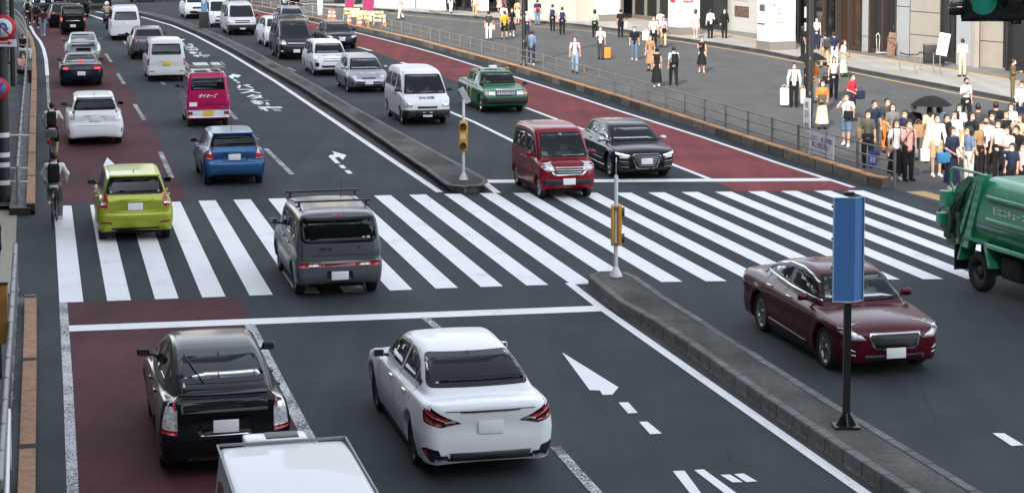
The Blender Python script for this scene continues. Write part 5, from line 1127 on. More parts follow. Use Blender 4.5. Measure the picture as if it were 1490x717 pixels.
b = MB(); b.box((1.24, .05, 1.84), (.30, .66, .14), bev=.03); b.build('roof_vent', P_WHITE, rt_); MB().box((1.24, -.02, 1.915), (.22, .34, .014), bev=.004).build('vent_grille', M_BLK, rt_)
# --- lorry far up the left carriageway
def box_truck(label, px, yaw, body_m, cab_m, Lb=4.5, Wd=2.0, Hb=2.9, cab_front=True):
    g = G(*px); rt = empty('box_truck', g, R(90+yaw), label, 'truck')
    MB().box((0, 0, .75+(Hb-.75)/2), (Lb, Wd, Hb-.75), bev=.04).build('cargo_box', body_m, rt)
    MB().box((Lb/2+.85, 0, 1.35), (1.5, Wd*.94, 1.7), bev=.15).build('cab', cab_m, rt); MB().box((Lb/2+1.60, 0, 1.65), (.03, Wd*.8, .7), bev=.01).build('windshield', M_GLASSOP, rt)
    MB().box((.5, 0, .6), (Lb+1.8, .9, .25)).build('chassis', M_UNDER, rt)
    for s in (1, -1):
        MB().box((-Lb/2-.02, s*.8, .85), (.04, .3, .12)).build('tail_light', M_RED, rt)
        for x in (-Lb/2+1.0, Lb/2+.9): add_wheel(rt, x, s*(Wd/2-.15), .4, .24, .24, 'truck', s, M_HUB)
    b = MB()
    for y in (-Wd/2+.02, 0, Wd/2-.02): b.box((-Lb/2-.015, y, .75+(Hb-.75)/2), (.02, .05, Hb-.85))
    b.build('door_frame', M_RIM, rt)
    return rt
box_truck('blue lorry far up the road at the top of the frame', (142, 12), 15, mat('truck_blue', (.03, .12, .42), .4), P_WHITE)
box_truck('white lorry far up the road in the middle lanes', (205, 2), 15, mat('truck_white', (.7, .7, .7), .5), P_WHITE)
box_truck('long white lorry parked by the roadworks behind the oncoming traffic', (455, 7.5), 250, mat('truck_white', (.7, .7, .7), .5), P_WHITE, Lb=6)
box_truck('white lorry waiting at the far right of the oncoming lanes', (330, 1), 195, mat('truck_white', (.7, .7, .7), .5), P_WHITE)
# --- green refuse truck (right edge), seen from its right rear
def refuse_truck():
    yaw = 193.7+3; ang = R(90+yaw); g = G(1425, 423); c, s = math.cos(ang), math.sin(ang)
    ax, ay = -1.55, -.92; rt = empty('refuse_truck', (g.x-(ax*c-ay*s), g.y-(ax*s+ay*c), 0), ang, 'green refuse truck with rear loader at the right edge of the crossing', 'truck')
    mg = mat('truck_green', (.03, .30, .15), .35, coat=.6, noise=.12, nscale=5); mgd = mat('truck_green_dark', (.018, .17, .09), .45, noise=.3, nscale=9)
    # body: cross-section with barrel sides extruded along x
    sec = [(-1.0, .95), (-1.02, 1.5), (-1.01, 1.9), (-.98, 2.10), (-.90, 2.21), (-.75, 2.27), (.75, 2.27), (.90, 2.21), (.98, 2.10), (1.01, 1.9), (1.02, 1.5), (1.0, .95)]
    P = [(y, z) for y, z in sec]; b = MB(); n = len(P); v = []
    for x, k in ((-1.62, 1.0), (2.2, 1.0)):
        for y, z in P: v.append((x-(2.28-z)*.30*(1 if x < 0 else 0)+.30, y*k, z))
    b.add(v, [(i, (i+1) % n, n+(i+1) % n, n+i) for i in range(n)], True); b.add(v, [tuple(range(n)), tuple(range(2*n-1, n-1, -1))], False)
    b.build('hopper_body', mg, rt)
    r = MB()
    for z, h in ((1.92, .07), (1.48, .08), (.98, .10)):
        for s_ in (1, -1): r.box((.55, s_*1.035, z), (3.35+.0*z, .07, h), bev=.02)
    r.build('side_rail', mg, rt)
    for s_ in (1, -1):
        f = MB()
        f.add([(p[0], s_*1.0+dy, p[1]) for dy in (-.05, .09) for p in ((-2.02, .80), (-1.82, .80), (-1.22, 2.32), (-1.42, 2.32))], [(0, 1, 2, 3), (7, 6, 5, 4), (0, 4, 5, 1), (1, 5, 6, 2), (2, 6, 7, 3), (3, 7, 4, 0)])
        f.add([(p[0], s_*1.0+dy, p[1]) for dy in (-.03, .06) for p in ((-2.30, .85), (-2.20, .85), (-1.48, 2.26), (-1.58, 2.26))], [(0, 1, 2, 3), (7, 6, 5, 4), (0, 4, 5, 1), (1, 5, 6, 2), (2, 6, 7, 3), (3, 7, 4, 0)])
        f.build('tail_frame', mg, rt)
    t = MB()   # loader tailgate (open hopper)
    M = RXZ
    poly = [(-2.75, .72), (-2.90, .95), (-2.85, 1.30), (-2.60, 1.50), (-2.45, 1.95), (-2.0, 2.2), (-1.45, 2.2), (-1.9, .75)]
    for s_ in (1, -1): t.prism([(x, z) for x, z in poly], -s_*.92-.03, -s_*.92+.03, M)
    t.box((-2.55, 0, .85), (.7, 1.8, .12)); t.box((-2.84, 0, 1.05), (.10, 1.84, .34), bev=.02); t.box((-2.1, 0, 1.4), (.1, 1.8, 1.2), ry=.4); t.box((-2.35, 0, 1.95), (.5, 1.8, .08), ry=-.6)
    t.build('loader_tailgate', mgd, rt)
    k = MB(); k.cyl((-2.5, -1.0, 1.15), (-2.0, -1.0, 1.9), .035, n=10); k.cyl((-2.0, -1.0, 1.9), (-1.75, -1.0, 2.15), .02, n=8); k.box((-2.35, -1.0, 1.6), (.5, .06, .12), ry=-.9); k.box((-2.5, -1.0, 1.30), (.16, .10, .5), ry=.2, bev=.02); k.box((-2.65, -1.0, .98), (.24, .08, .22), bev=.02)
    k.cyl((-2.75, -1.0, 1.1), (-2.35, -1.0, .85), .03, n=8); k.box((-2.2, -1.0, 1.15), (.12, .08, .6), ry=-.25, bev=.02)
    k.build('lift_cylinder', mat('grimy_dark_green', (.012, .05, .03), .6, noise=.5, nscale=12), rt)
    gb = MB(); gb.tube([(-1.45, -.95, 2.30), (-2.55, -.95, 2.30), (-2.66, -.95, 2.22), (-2.66, -.95, 1.98), (-2.50, -.95, 1.78)], .028, 8); gb.tube([(-1.45, .95, 2.30), (-2.55, .95, 2.30), (-2.66, .95, 2.2), (-2.5, .95, 1.8)], .028, 8); gb.build('grab_rail', mg, rt)
    x = MB(); x.box((-2.72, -1.0, 1.66), (.26, .2, .32), bev=.02); x.box((-2.9, -1.0, 1.22), (.2, .18, .26), bev=.02); x.build('control_box', mg, rt)
    h = MB(); h.tube([(-2.72, -1.02, 1.5), (-2.92, -1.04, 1.42), (-3.0, -1.02, 1.25), (-2.95, -1.0, 1.1), (-2.8, -1.0, 1.0)], .015, 6); h.tube([(-2.3, -1.02, 1.7), (-2.45, -1.06, 1.5), (-2.4, -1.06, 1.25), (-2.55, -1.02, 1.05)], .015, 6); h.build('hydraulic_hose', M_BLK, rt)
    w = MB(); w.prism([(-2.2, .50), (-2.05, .95), (-1.9, 1.02), (-1.2, 1.02), (-1.0, .70), (-.92, .70), (-.92, .60), (-1.08, .60), (-1.28, .92), (-1.85, .92), (-2.05, .55)], -.98-.0+1.96-.0, .98, M) if False else None
    w = MB(); w.prism([(-2.12, .52), (-2.0, .93), (-1.9, .98), (-1.2, .98), (-1.02, .55), (-.95, .55), (-1.12, 1.05), (-1.95, 1.05), (-2.2, .52)], .72, 1.06, M); w.prism([(-2.12, .52), (-2.0, .93), (-1.9, .98), (-1.2, .98), (-1.02, .55), (-.95, .55), (-1.12, 1.05), (-1.95, 1.05), (-2.2, .52)], -1.06, -.72, M); w.build('mudguard', mg, rt)
    u = MB(); u.box((1.2, 0, .72), (7.2, .8, .22)); u.box((-1.55, 0, .42), (.25, 1.5, .25), bev=.04); u.box((-.35, -.72, .62), (.7, .5, .42), bev=.05); u.box((.7, -.75, .60), (.9, .45, .45), bev=.06); u.box((2.0, -.7, .6), (.8, .4, .4), bev=.05); u.build('chassis', M_UNDER, rt)
    MB().box((-2.28, -.85, .55), (.03, .42, .5)).build('mud_flap', M_BLK, rt); MB().box((-2.28, .85, .55), (.03, .42, .5)).build('mud_flap', M_BLK, rt)
    c_ = MB(); c_.box((3.55, 0, 1.35), (1.7, 1.95, 1.75), bev=.16); c_.build('cab', mg, rt); MB().box((4.41, 0, 1.62), (.03, 1.7, .75), bev=.01).build('windshield', M_GLASSOP, rt)
    for s_ in (1, -1):
        MB().box((3.6, s_*.985, 1.7), (.9, .02, .6)).build('side_window', M_GLASSOP, rt)
        add_wheel(rt, -1.55, s_*.86, .385, .22, .22, 'truck', s_, mat('truck_rim_dark', (.03, .03, .032), .6)); add_wheel(rt, 3.3, s_*.86, .385, .22, .22, 'truck', s_, M_HUB)
    for s_ in (1,): MB().box((-2.92, .75, .9), (.05, .3, .1)).build('tail_light', M_RED, rt)
    MB().box((-2.92, -.7, .88), (.05, .3, .1)).build('tail_light', M_RED, rt)
    text_obj('lettering', '㈱エコキューブ', lambda u, v: Vector((-.92+1.15*u, -1.024-.0*v, 1.60+.17*v)), mat('lettering_pale', (.78, .82, .80), .5), rt, .03)
    b = MB(); b.box((1.0, 0, 2.30), (2.2, 1.5, .03)); b.build('roof_panel', mat('truck_roof_dusty', (.2, .19, .16), .8, noise=.3), rt)
    return rt
refuse_truck()
# ================================================================ buildings
def windowed_block(name, label, base, z1, wall, floors, colw=3.2, glassm=None):
    """office block on a rectangular footprint: base = (origin, direction, length, depth)"""
    o, d, ln, dp = base; nrm = Vector((-d.y, d.x, 0)); rt = empty(name, o, 0, label, 'building')
    M = Matrix(((d.x, nrm.x, 0, 0), (d.y, nrm.y, 0, 0), (0, 0, 1, 0), (0, 0, 0, 1)))
    MB().box((ln/2, dp/2, z1/2), (ln, dp, z1), M).build('wall', wall, rt)
    g = MB(); fh = z1/floors; n = int(ln/colw)
    for k in range(floors): g.box((ln/2, -.03, fh*(k+.55)), (ln-1.0, .05, fh*.5), M)
    w_ = g.build('window_band', glassm or M_GLASSOP, rt); w_['kind'] = 'stuff' if False else w_.get('kind', ''); del w_['kind']
    f = MB()
    for i in range(n+1): f.box((ln*i/n, -.09, z1/2), (.25, .12, z1), M)
    q = f.build('pilaster', wall, rt); MB().box((ln/2, dp/2, z1+.3), (ln+.4, dp+.4, .6), M).build('roof', wall, rt); return rt
m_off = mat('office_stone', (.17, .175, .19), .7, noise=.1, nscale=.4)
# roof edge of an unseen block, added to shade the road: runs along the left-hand side of the street, towards the station
H1 = 40.0; sh_ = H1/math.tan(SUN_EL)
e0 = Vector((10.9, 53, 0)); e1 = Vector((-.5, 90, 0)); dd = (e1-e0).normalized(); back = Vector((SUN_TX, SUN_TY, 0))*sh_
p0 = e0-back
A = p0+dd*(-36.); nr = Vector((-dd.y, dd.x, 0))
windowed_block('unseen_office_block', 'tall unseen office block left of the street, added to shade the road', (A, dd, 150., 26.), H1, m_off, 11)
windowed_block('unseen_office_block', 'broad unseen office block behind the footbridge, added for dark car reflections', (Vector((75, -48, 0)), Vector((-1, 0, 0)), 150., -24.) if False else (Vector((-70, -72, 0)), Vector((1, 0, 0)), 150., 24.), 42., m_off, 12)  # unseen block added so that car glass mirrors something dark
# ---------------------------------------------------------------- station (right)
m_wh = mat('white_panel_column', (.60, .59, .56), .45, noise=.03, nscale=2); m_plinth = mat('plinth_grey', (.17, .155, .14), .6)
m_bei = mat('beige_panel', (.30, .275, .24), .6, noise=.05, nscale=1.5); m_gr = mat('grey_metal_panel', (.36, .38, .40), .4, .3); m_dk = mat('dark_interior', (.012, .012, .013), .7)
m_brn = mat('dark_brown_frame', (.035, .024, .02), .5); m_shop = mat('shop_glass', (.01, .011, .013), .06, spec=.6); m_cream = mat('cream_stone', (.42, .39, .34), .7, noise=.05, nscale=1)
m_sgn = mat('sign_red', (.62, .01, .03), .5); m_ltg = mat('light_grey_wall', (.42, .41, .39), .6, noise=.05)
st = None
def wpt(px, py, z=HS): return G(px, py, z)
def slab(name, a, b, depth, z0, z1, m, parent, toward=True):
    """wall between two base points; depth goes away from the camera side"""
    d = (b-a); ln = d.length; d = d.normalized(); n = Vector((-d.y, d.x, 0)); n = n if n.y > 0 else -n
    v = []
    for z in (z0, z1):
        for p in (a, b, b+n*depth, a+n*depth): v.append((p.x, p.y, z))
    f = [(0, 3, 2, 1), (4, 5, 6, 7), (0, 1, 5, 4), (1, 2, 6, 5), (2, 3, 7, 6), (3, 0, 4, 7)]
    if parent: v = [(p[0]-parent.location[0], p[1]-parent.location[1], p[2]-parent.location[2]) for p in v]
    return mobj(name, v, f, m, parent)
TOP = 8.
st = empty('station_building', wpt(1100, 60), 0, 'station building with white panelled columns and dark shopfronts', 'building')
# back wall mass (dark interiors behind the openings)
B = [wpt(480, 2)+Vector((0, 6, 0)), wpt(620, 7)+Vector((0, 5, 0)), wpt(765, 15)+Vector((0, 5, 0)), wpt(900, 19)+Vector((0, 4, 0)), wpt(1045, 38)+Vector((0, 2, 0)), wpt(1200, 58)+Vector((0, 2, 0)), wpt(1330, 70)+Vector((0, 2, 0)), wpt(1490, 92)+Vector((0, 2, 0)), wpt(1700, 118)+Vector((0, 2, 0))]
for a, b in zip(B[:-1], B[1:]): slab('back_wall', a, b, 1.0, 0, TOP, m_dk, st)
rf = [tuple((p.x, p.y-1.5, z)) for z in (TOP, TOP+1.2) for p in B]+[]
k = len(B); V = [(p.x, p.y-5.5, TOP-3.2) for p in B]+[(p.x, p.y-5.5, TOP+1) for p in B]+[(p.x+4, p.y+30, TOP+1) for p in B]+[(p.x+4, p.y+30, TOP-3.2) for p in B]
F = []
for i in range(k-1):
    for r_ in range(4): a, b = r_*k, ((r_+1) % 4)*k; F.append((a+i, a+i+1, b+i+1, b+i))
F += [(0, k, 2*k, 3*k), (k-1, 4*k-1, 3*k-1, 2*k-1)]
mobj('canopy', [(p[0]-st.location[0], p[1]-st.location[1], p[2]-st.location[2]) for p in V], F, m_ltg, st)
for a, b in zip(B[:-1], B[1:]): slab('upper_wall', a+Vector((2, 6, 0)), b+Vector((2, 6, 0)), 12., TOP+1, 30., m_off, st)
def shop(a, b, m, z1=4.5, dep=.25, name='wall_panel', z0=HS): return slab(name, wpt(*a), wpt(*b), dep, z0, z1, m, st)
# right-hand walls (metal + beige panels)
def panel_wall(a, b, m, rows=4, h=1.25, frame=M_BLK):
    A_, B_ = wpt(*a), wpt(*b)
    slab('panel_backing', A_+Vector((0, .06, 0)), B_+Vector((0, .06, 0)), .3, HS, HS+rows*h, frame, st)
    d = (B_-A_); e = d*(.02/d.length)
    for r_ in range(rows): slab('wall_panel', A_+e, B_-e, .25, HS+r_*h+.02, HS+(r_+1)*h-.02, m, st)
panel_wall((1302, 80.5), (1322.5, 83), m_gr, 2, 2.5); panel_wall((1323.5, 83.2), (1366, 88), m_bei, 4, 1.15)
panel_wall((1390.5, 95.5), (1412.5, 98), m_gr, 2, 2.5); shop((1413, 98.2), (1418, 98.8), m_bei); panel_wall((1425, 98), (1458.5, 101.5), m_bei, 4, 1.25); shop((1459, 101.6), (1462, 102), m_gr)
# shopfronts between
def shopfront(a, b, n, m=m_shop, frame=m_brn, z1=4.5):
    A_, B_ = wpt(*a), wpt(*b); slab('shop_window', A_+Vector((0, .5, 0)), B_+Vector((0, .5, 0)), .05, HS+.1, z1, m, st)
    for i in range(n+1):
        p = A_.lerp(B_, i/n); q = p+(B_-A_).normalized()*.14; slab('window_frame', p, q, .3, HS, z1, frame, st)
    slab('window_frame', A_+Vector((0, .1, 0)), B_+Vector((0, .1, 0)), .1, HS, HS+.25, frame, st)
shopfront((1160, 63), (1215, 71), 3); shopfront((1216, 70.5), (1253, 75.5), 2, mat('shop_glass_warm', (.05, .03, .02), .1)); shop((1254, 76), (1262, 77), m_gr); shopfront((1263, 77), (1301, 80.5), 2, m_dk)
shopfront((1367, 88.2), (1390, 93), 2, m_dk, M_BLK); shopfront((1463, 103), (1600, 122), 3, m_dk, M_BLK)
# left: plaster wall with poster, red signs
shop((1018, 41), (1052, 44.5), m_dk, 4.5); shop((1052, 43), (1108, 50), m_ltg, 4.5)
ps = MB()
def on_wall(a, b, t0, t1, z0, z1, name, m, off=.04, dep=.03):
    A_, B_ = wpt(*a), wpt(*b); d = B_-A_; n = Vector((-d.y, d.x, 0)).normalized(); n = n if n.y < 0 else -n
    return slab(name, A_+d*t0+n*off, A_+d*t1+n*off, dep, z0, z1, m, st)
on_wall((1052, 43), (1108, 50), .32, .68, 1.05, 1.7, 'poster', mat('poster_dark', (.10, .06, .04), .5, noise=.5, nscale=6)); on_wall((1052, 43), (1108, 50), .30, .66, 2.05, 3.2, 'poster', mat('poster_grey', (.45, .46, .48), .5, noise=.3, nscale=5))
# columns: thick polygonal piers clad in white panels over a dark plinth
def pier(front, wid, dep, z1=7.5, label=None, skew=0., side=True, plinth=.45):
    p = wpt(*front); d = Vector((.91, .41, 0)).normalized(); n = Vector((-d.y, d.x, 0)); rt = empty('column', p, 0, label, 'column', 'white panelled columns of the station')
    def ring(e): return [(-e, -e), (wid+e, -e), (wid+e, dep+e), (-e, dep+e)]
    M = Matrix(((d.x, n.x, 0, 0), (d.y, n.y, 0, 0), (0, 0, 1, 0), (0, 0, 0, 1)))
    b = MB(); b.prism(ring(.03), HS-.01-HS, plinth, M); b.build('plinth', m_plinth, rt)
    b = MB(); b.prism(ring(0), plinth-.0, z1, M); b.build('shaft', m_wh, rt)
    g = MB(); g.box((wid/2, -.004, 2.95), (wid, .01, .03), M); g.box((wid/2, -.004, 5.2), (wid, .01, .03), M); g.box((-.004, dep/2, 2.95), (.01, dep, .03), M); g.box((.10, -.004, z1/2+.2), (.02, .01, z1-.6), M); g.box((wid-.10, -.004, z1/2+.2), (.02, .01, z1-.6), M); g.build('panel_joint', mat('joint_grey', (.2, .2, .2), .7), rt)
    return rt, M, wid
cC, MC, _ = pier((1120.5, 73.6), 1.55, 1.3, label='big white column with printed notices between two crowds')
t = MB(); t.box((.55, -.012, 1.55), (.10, .01, .12), MC); t.box((.60, -.012, 2.1), (.22, .01, .10), MC); t.box((.62, -.012, 2.0), (.12, .01, .03), MC); t.box((.65, -.012, 1.50), (.8, .01, .035), MC) if False else None
b = MB()
for (x, z, wd, h) in ((.24, 2.40, .16, .05), (.22, 2.30, .06, .12), (.50, 2.12, .05, .10), (.58, 2.18, .06, .08), (.52, 1.92, .16, .05), (.62, 1.58, .85, .03), (.62, 1.46, .75, .03), (.62, 1.34, .8, .015)): b.box((x, -.012, z), (wd, .012, h), MC)
b.build('notice_print', mat('print_grey', (.18, .18, .19), .6), cC)
b = MB(); b.box((-.012, .9, 1.35), (.012, .7, .07), MC); b.box((-.012, .8, 2.2), (.012, .5, .35), MC); b.build('wall_slot', mat('slot_dark', (.08, .08, .09), .5), cC)
cB, M2, _ = pier((987.5, 51.5), 1.42, 1.3, label='white column with a red sign and a dark vertical banner')
MB().box((.62, -.03, 2.05), (.62, .05, .20), M2).build('red_sign', m_sgn, cB); text_obj('lettering', '駐停車禁止', lambda u, v: M2 @ Vector((.36+.5*u, -.06, 1.99+.12*v)), mkl, cB, .02)
MB().box((-.03, .7, 3.1), (.04, .5, 1.6), M2).build('banner', mat('banner_dark', (.05, .06, .09), .6, noise=.4), cB); MB().box((-.03, .7, 2.05), (.04, .5, .25), M2).build('banner_foot', m_sgn, cB)
cA, M3, _ = pier((875, 31.5), 1.42, 1.4, label='white column with red sign beside the lit station entrance')
MB().box((.55, -.03, 1.95+.6), (.65, .05, .20), M3).build('red_sign', m_sgn, cA); text_obj('lettering', '駐停車禁止', lambda u, v: M3 @ Vector((.28+.52*u, -.06, 2.49+.12*v)), mkl, cA, .02); MB().box((-.03, .8, 2.5), (.04, .35, .25), M3).build('small_sign', mat('sign_violet', (.25, .01, .12), .5), cA)
cD, M4, _ = pier((633, 19.5), .85, 1.0, label='slim white column near the purple banners', plinth=.2)
cE, M5, _ = pier((700, 20), .6, .8, label='white column at the back of the shops behind the pedestrians', plinth=.2)
# cream stone block with lit entrance beside it
slab('stone_wall', wpt(768, 26), wpt(838, 31.5), 4., HS, 6.5, m_cream, st); slab('stone_wall', wpt(700, 14), wpt(764, 24.5), .4, HS, 4, m_shop, st)
shop((841, 22), (866, 24.5), mat('entrance_wall', (.07, .055, .045), .6), 4.5)
shopfront((902, 24), (974, 33), 4, m_dk, m_plinth)
for a, b, m in (((486, 4), (540, 7), m_cream), ((545, 9), (600, 12.5), m_wh), ((602, 12), (630, 14), m_ltg)): shop(a, b, m, 6)
shopfront((650, 14), (700, 18.5), 4, m_shop, M_BLK)
shop((560, 5), (575, 6.5), m_dk, 3)
# shop interior bits: lamps and shelves glow faintly
lm = mat('shop_lamp', (1, .72, .4), .5, emit=3.0)
for px, py, z in ((1200, 66, 2.9), (1206, 67, 2.3), (1183, 64, 2.6), (1228, 70, 2.4), (1233, 71, 2.0), (850, 22, 1.2), (1196, 65, 1.6)):
    p = wpt(px, py)+Vector((0, .35, 0)); tag(MB().box((p.x, p.y, z), (.10, .04, .10)).build('shop_lamp', lm), 'small warm lamp glowing in the station shopfronts', 'lamp', 'warm lamps in the shopfronts')
pm_ = mat('menu_white', (.55, .55, .52), .6, noise=.35, nscale=9)
for px, py, z, w_, h_, r in ((1171, 65, 1.9, .25, .6, 0), (1171, 65, 1.1, .3, .45, 0), (1223, 71, 1.8, .25, .7, 0), (1231, 72, 1.9, .28, .7, 0), (1224, 71, 1.0, .9, .3, 0)):
    p = wpt(px, py)+Vector((0, .3, 0)); slab('menu_poster', Vector((p.x, p.y, 0)), Vector((p.x+w_, p.y-.2*w_, 0)), .03, z-h_/2, z+h_/2, pm_, st)
# ---------------------------------------------------------------- far end of the street: frontage behind the traffic
fb = empty('street_frontage', G(200, -2)+Vector((-4, 12, 0)), 0, 'row of shopfronts across the far end of the road', 'building')
for i, (x0, x1, m) in enumerate(((-70, -38, m_dk), (-38, -30, m_ltg), (-30, -24, m_off), (-24, -12, m_bei), (-12, -6, m_cream), (-6, 4, m_ltg))):
    slab('facade', Vector((x0, 196, 0)), Vector((x1, 192, 0)), 8, 0, (34, 46, 40, 52, 38, 44)[i], m, fb)
for i in range(26):
    slab('shop_window', Vector((-66+i*2.6, 195.3-i*.16, 0)), Vector((-64.2+i*2.6, 195.2-i*.16, 0)), .2, .4, 2.8, m_shop if i % 3 else mat('shop_blue', (.05, .09, .13), .3), fb)
# ================================================================ street furniture
M_GALV = mat('galvanised_steel', (.23, .235, .24), .5, .6, noise=.12, nscale=10); M_POLEW = mat('pole_white', (.68, .70, .72), .45, noise=.05); M_POLEB = mat('pole_dark_brown', (.022, .019, .018), .45, noise=.15)
M_YEL = mat('signal_yellow', (.62, .30, .02), .5, noise=.12, nscale=12)
# railings --------------------------------------------------------
def guard_rail(path, hgt, spacing, nr, label, mm, z0, rr=.022, post_r=.03):
    P = [Vector(p) for p in path]; rt = empty('guard_rail', P[0], 0, label, 'railing'); inv = -P[0]
    L = [0]
    for a, b in zip(P[:-1], P[1:]): L.append(L[-1]+(b-a).length)
    def at(s):
        for i in range(len(P)-1):
            if s <= L[i+1] or i == len(P)-2: return P[i].lerp(P[i+1], (s-L[i])/max(L[i+1]-L[i], 1e-6))
    n = int(L[-1]/spacing); pts = [at(L[-1]*i/n)+inv for i in range(n+1)]
    for i, p in enumerate(pts):
        b = MB(); b.cyl((p.x, p.y, z0), (p.x, p.y, z0+hgt), post_r, n=8); b.lathe([(post_r, 0), (post_r*.8, .015), (.001, .02)], 8, Matrix.Translation((p.x, p.y, z0+hgt))); b.lathe([(.07, 0), (.07, .012), (post_r, .012)], 8, Matrix.Translation((p.x, p.y, z0))); b.build('post', mm, rt)
    for k in range(nr):
        z = z0+hgt*(.96-k*(.86/(nr-1) if nr > 1 else 0)); MB().tube([(p.x, p.y, z) for p in pts], rr, 8).build('rail', mm, rt)
    return rt
rp = [G(x, y, .0)+Vector((.36, .12, 0)) for x, y in Kf]
guard_rail([(p.x, p.y, 0) for p in rp[5:]], 1.02, 2.05, 4, 'long grey steel railing on the orange kerb beside the plaza', mat('railing_brown_grey', (.19, .18, .165), .5, .4, noise=.15, nscale=10), .02, .023, .042)
guard_rail([(p.x, p.y, 0) for p in rp[:5]], 1.0, 2.4, 3, 'pale railing at the far start of the bus lane', mat('pale_rail', (.45, .44, .42), .5, .3), .02)
lp = [G(x, y, .2)+Vector((-.42, 0, 0)) for x, y in lk_far]
guard_rail([(p.x, p.y, 0) for p in lp], .95, 1.9, 3, 'metal railing along the left pavement before the crossing', M_GALV, .18, .026)
ln_ = [G(x, y, .15)+Vector((-.38, 0, 0)) for x, y in [(52, 415), (52, 520), (51, 620), (50, 800)]]
guard_rail([(p.x, p.y, 0) for p in ln_], .92, 1.15, 2, 'tubular steel railing beside the brown kerb at lower left', M_GALV, .05, .045, .04)
b = MB(); q = G(12.5, 597, .85); q2 = G(8, 780, .85); b.cyl(tuple(q), tuple(q2), .032, n=8); b.cyl((q.x, q.y, .05), tuple(q), .032, n=8); tag(b.build('handrail', mat('handrail_white', (.62, .63, .64), .4)), 'short white handrail post at the bottom left corner', 'handrail')
# banner on the railing, notice board
def quadboard(name, px0, px1, z0, z1, m, label, cat, lines=(), tk=.02, off=0., tm=None):
    a = G(*px0)+Vector((0, -off, 0)); b = G(*px1)+Vector((0, -off, 0)); d = (b-a).normalized(); n = Vector((-d.y, d.x, 0)); n = n if n.y < 0 else -n
    rt = empty(name, a, 0, label, cat); v = []
    for t in (0, tk):
        for p, z in ((Vector((0, 0, 0)), z0), (b-a, z0), (b-a, z1), (Vector((0, 0, 0)), z1)): v.append((p.x-n.x*t, p.y-n.y*t, z))
    mobj('board', v, [(0, 1, 2, 3), (7, 6, 5, 4), (0, 4, 5, 1), (1, 5, 6, 2), (2, 6, 7, 3), (3, 7, 4, 0)], m, rt)
    for (txt, u0, u1, w0, w1, *rest) in lines:
        text_obj('lettering', txt, lambda u, v: (b-a)*(u0+(u1-u0)*u)+n*.006+Vector((0, 0, z0+(z1-z0)*(w0+(w1-w0)*v))), rest[0] if rest else (tm or mat('lettering_navy', (.04, .07, .2), .6)), rt, .01)
    return rt, a, b
quadboard('fence_banner', (1176.5, 236), (1212, 247.5), .30, .98, mat('banner_white', (.60, .63, .68), .6, noise=.06, nscale=4), 'white cloth banner with blue writing tied to the grey railing', 'banner', [('たばこ・路上 喫煙', .06, .94, .60, .82), ('路上喫煙禁止', .12, .82, .30, .56), ('新宿区では条例で定めています', .08, .92, .10, .2)], off=.08)
rt, a, b = quadboard('notice_board', (1169, 232), (1179, 234), .45, 1.85, mat('board_pale', (.62, .63, .66), .5), 'narrow upright notice board strapped behind the railing', 'notice board', [('喫', .25, .75, .78, .92), ('煙所', .2, .8, .58, .74), ('案内', .2, .8, .32, .48)], off=-.1)
MB().box((.02, 0, .6), (.04, .04, 1.2)).build('leg', mat('wood_leg', (.5, .42, .3), .7), rt); MB().box(((b-a).x-.02, (b-a).y, .6), (.04, .04, 1.2)).build('leg', mat('wood_leg', (.5, .42, .3), .7), rt)
a = G(1262, 258); rt = empty('hanging_sign', a+Vector((0, -.1, 0)), 0, 'small blue sign hanging on the end of the railing', 'sign')
MB().box((.12, 0, .55), (.22, .02, .42)).build('board', mat('sign_blue_cloth', (.03, .06, .30), .6), rt); text_obj('lettering', '禁煙', lambda u, v: Vector((.04+.16*u, -.015, .42+.18*v)), mkl, rt)
# dark lamp posts at the plaza
def lamp_post(px, label, r=.09, h=9.):
    p = G(*px); rt = empty('lamp_post', p, 0, label, 'lamp post', 'dark brown lamp posts of the plaza')
    b = MB(); b.cyl((0, 0, 0), (0, 0, h), r, r*.9, 16); b.build('pole', M_POLEB, rt); MB().lathe([(r*1.9, 0), (r*1.9, .05), (r*1.2, .12), (r, .35)], 16).build('base', M_POLEB, rt)
    b = MB(); b.box((0, -.9, h), (.3, 1.6, .12), bev=.03); b.build('lamp_head', M_POLEB, rt)
    c = MB(); c.box((0, -r-.01, 1.2), (.05, .02, .12)); c.box((0, -r-.01, 2.4), (.04, .02, .08)); c.build('service_hatch', M_GALV, rt); return rt
lamp_post((1177, 186), 'thick dark lamp post behind the notice board', .135); lamp_post((762, 96), 'slender dark lamp post beside the man in grey blue', .095)
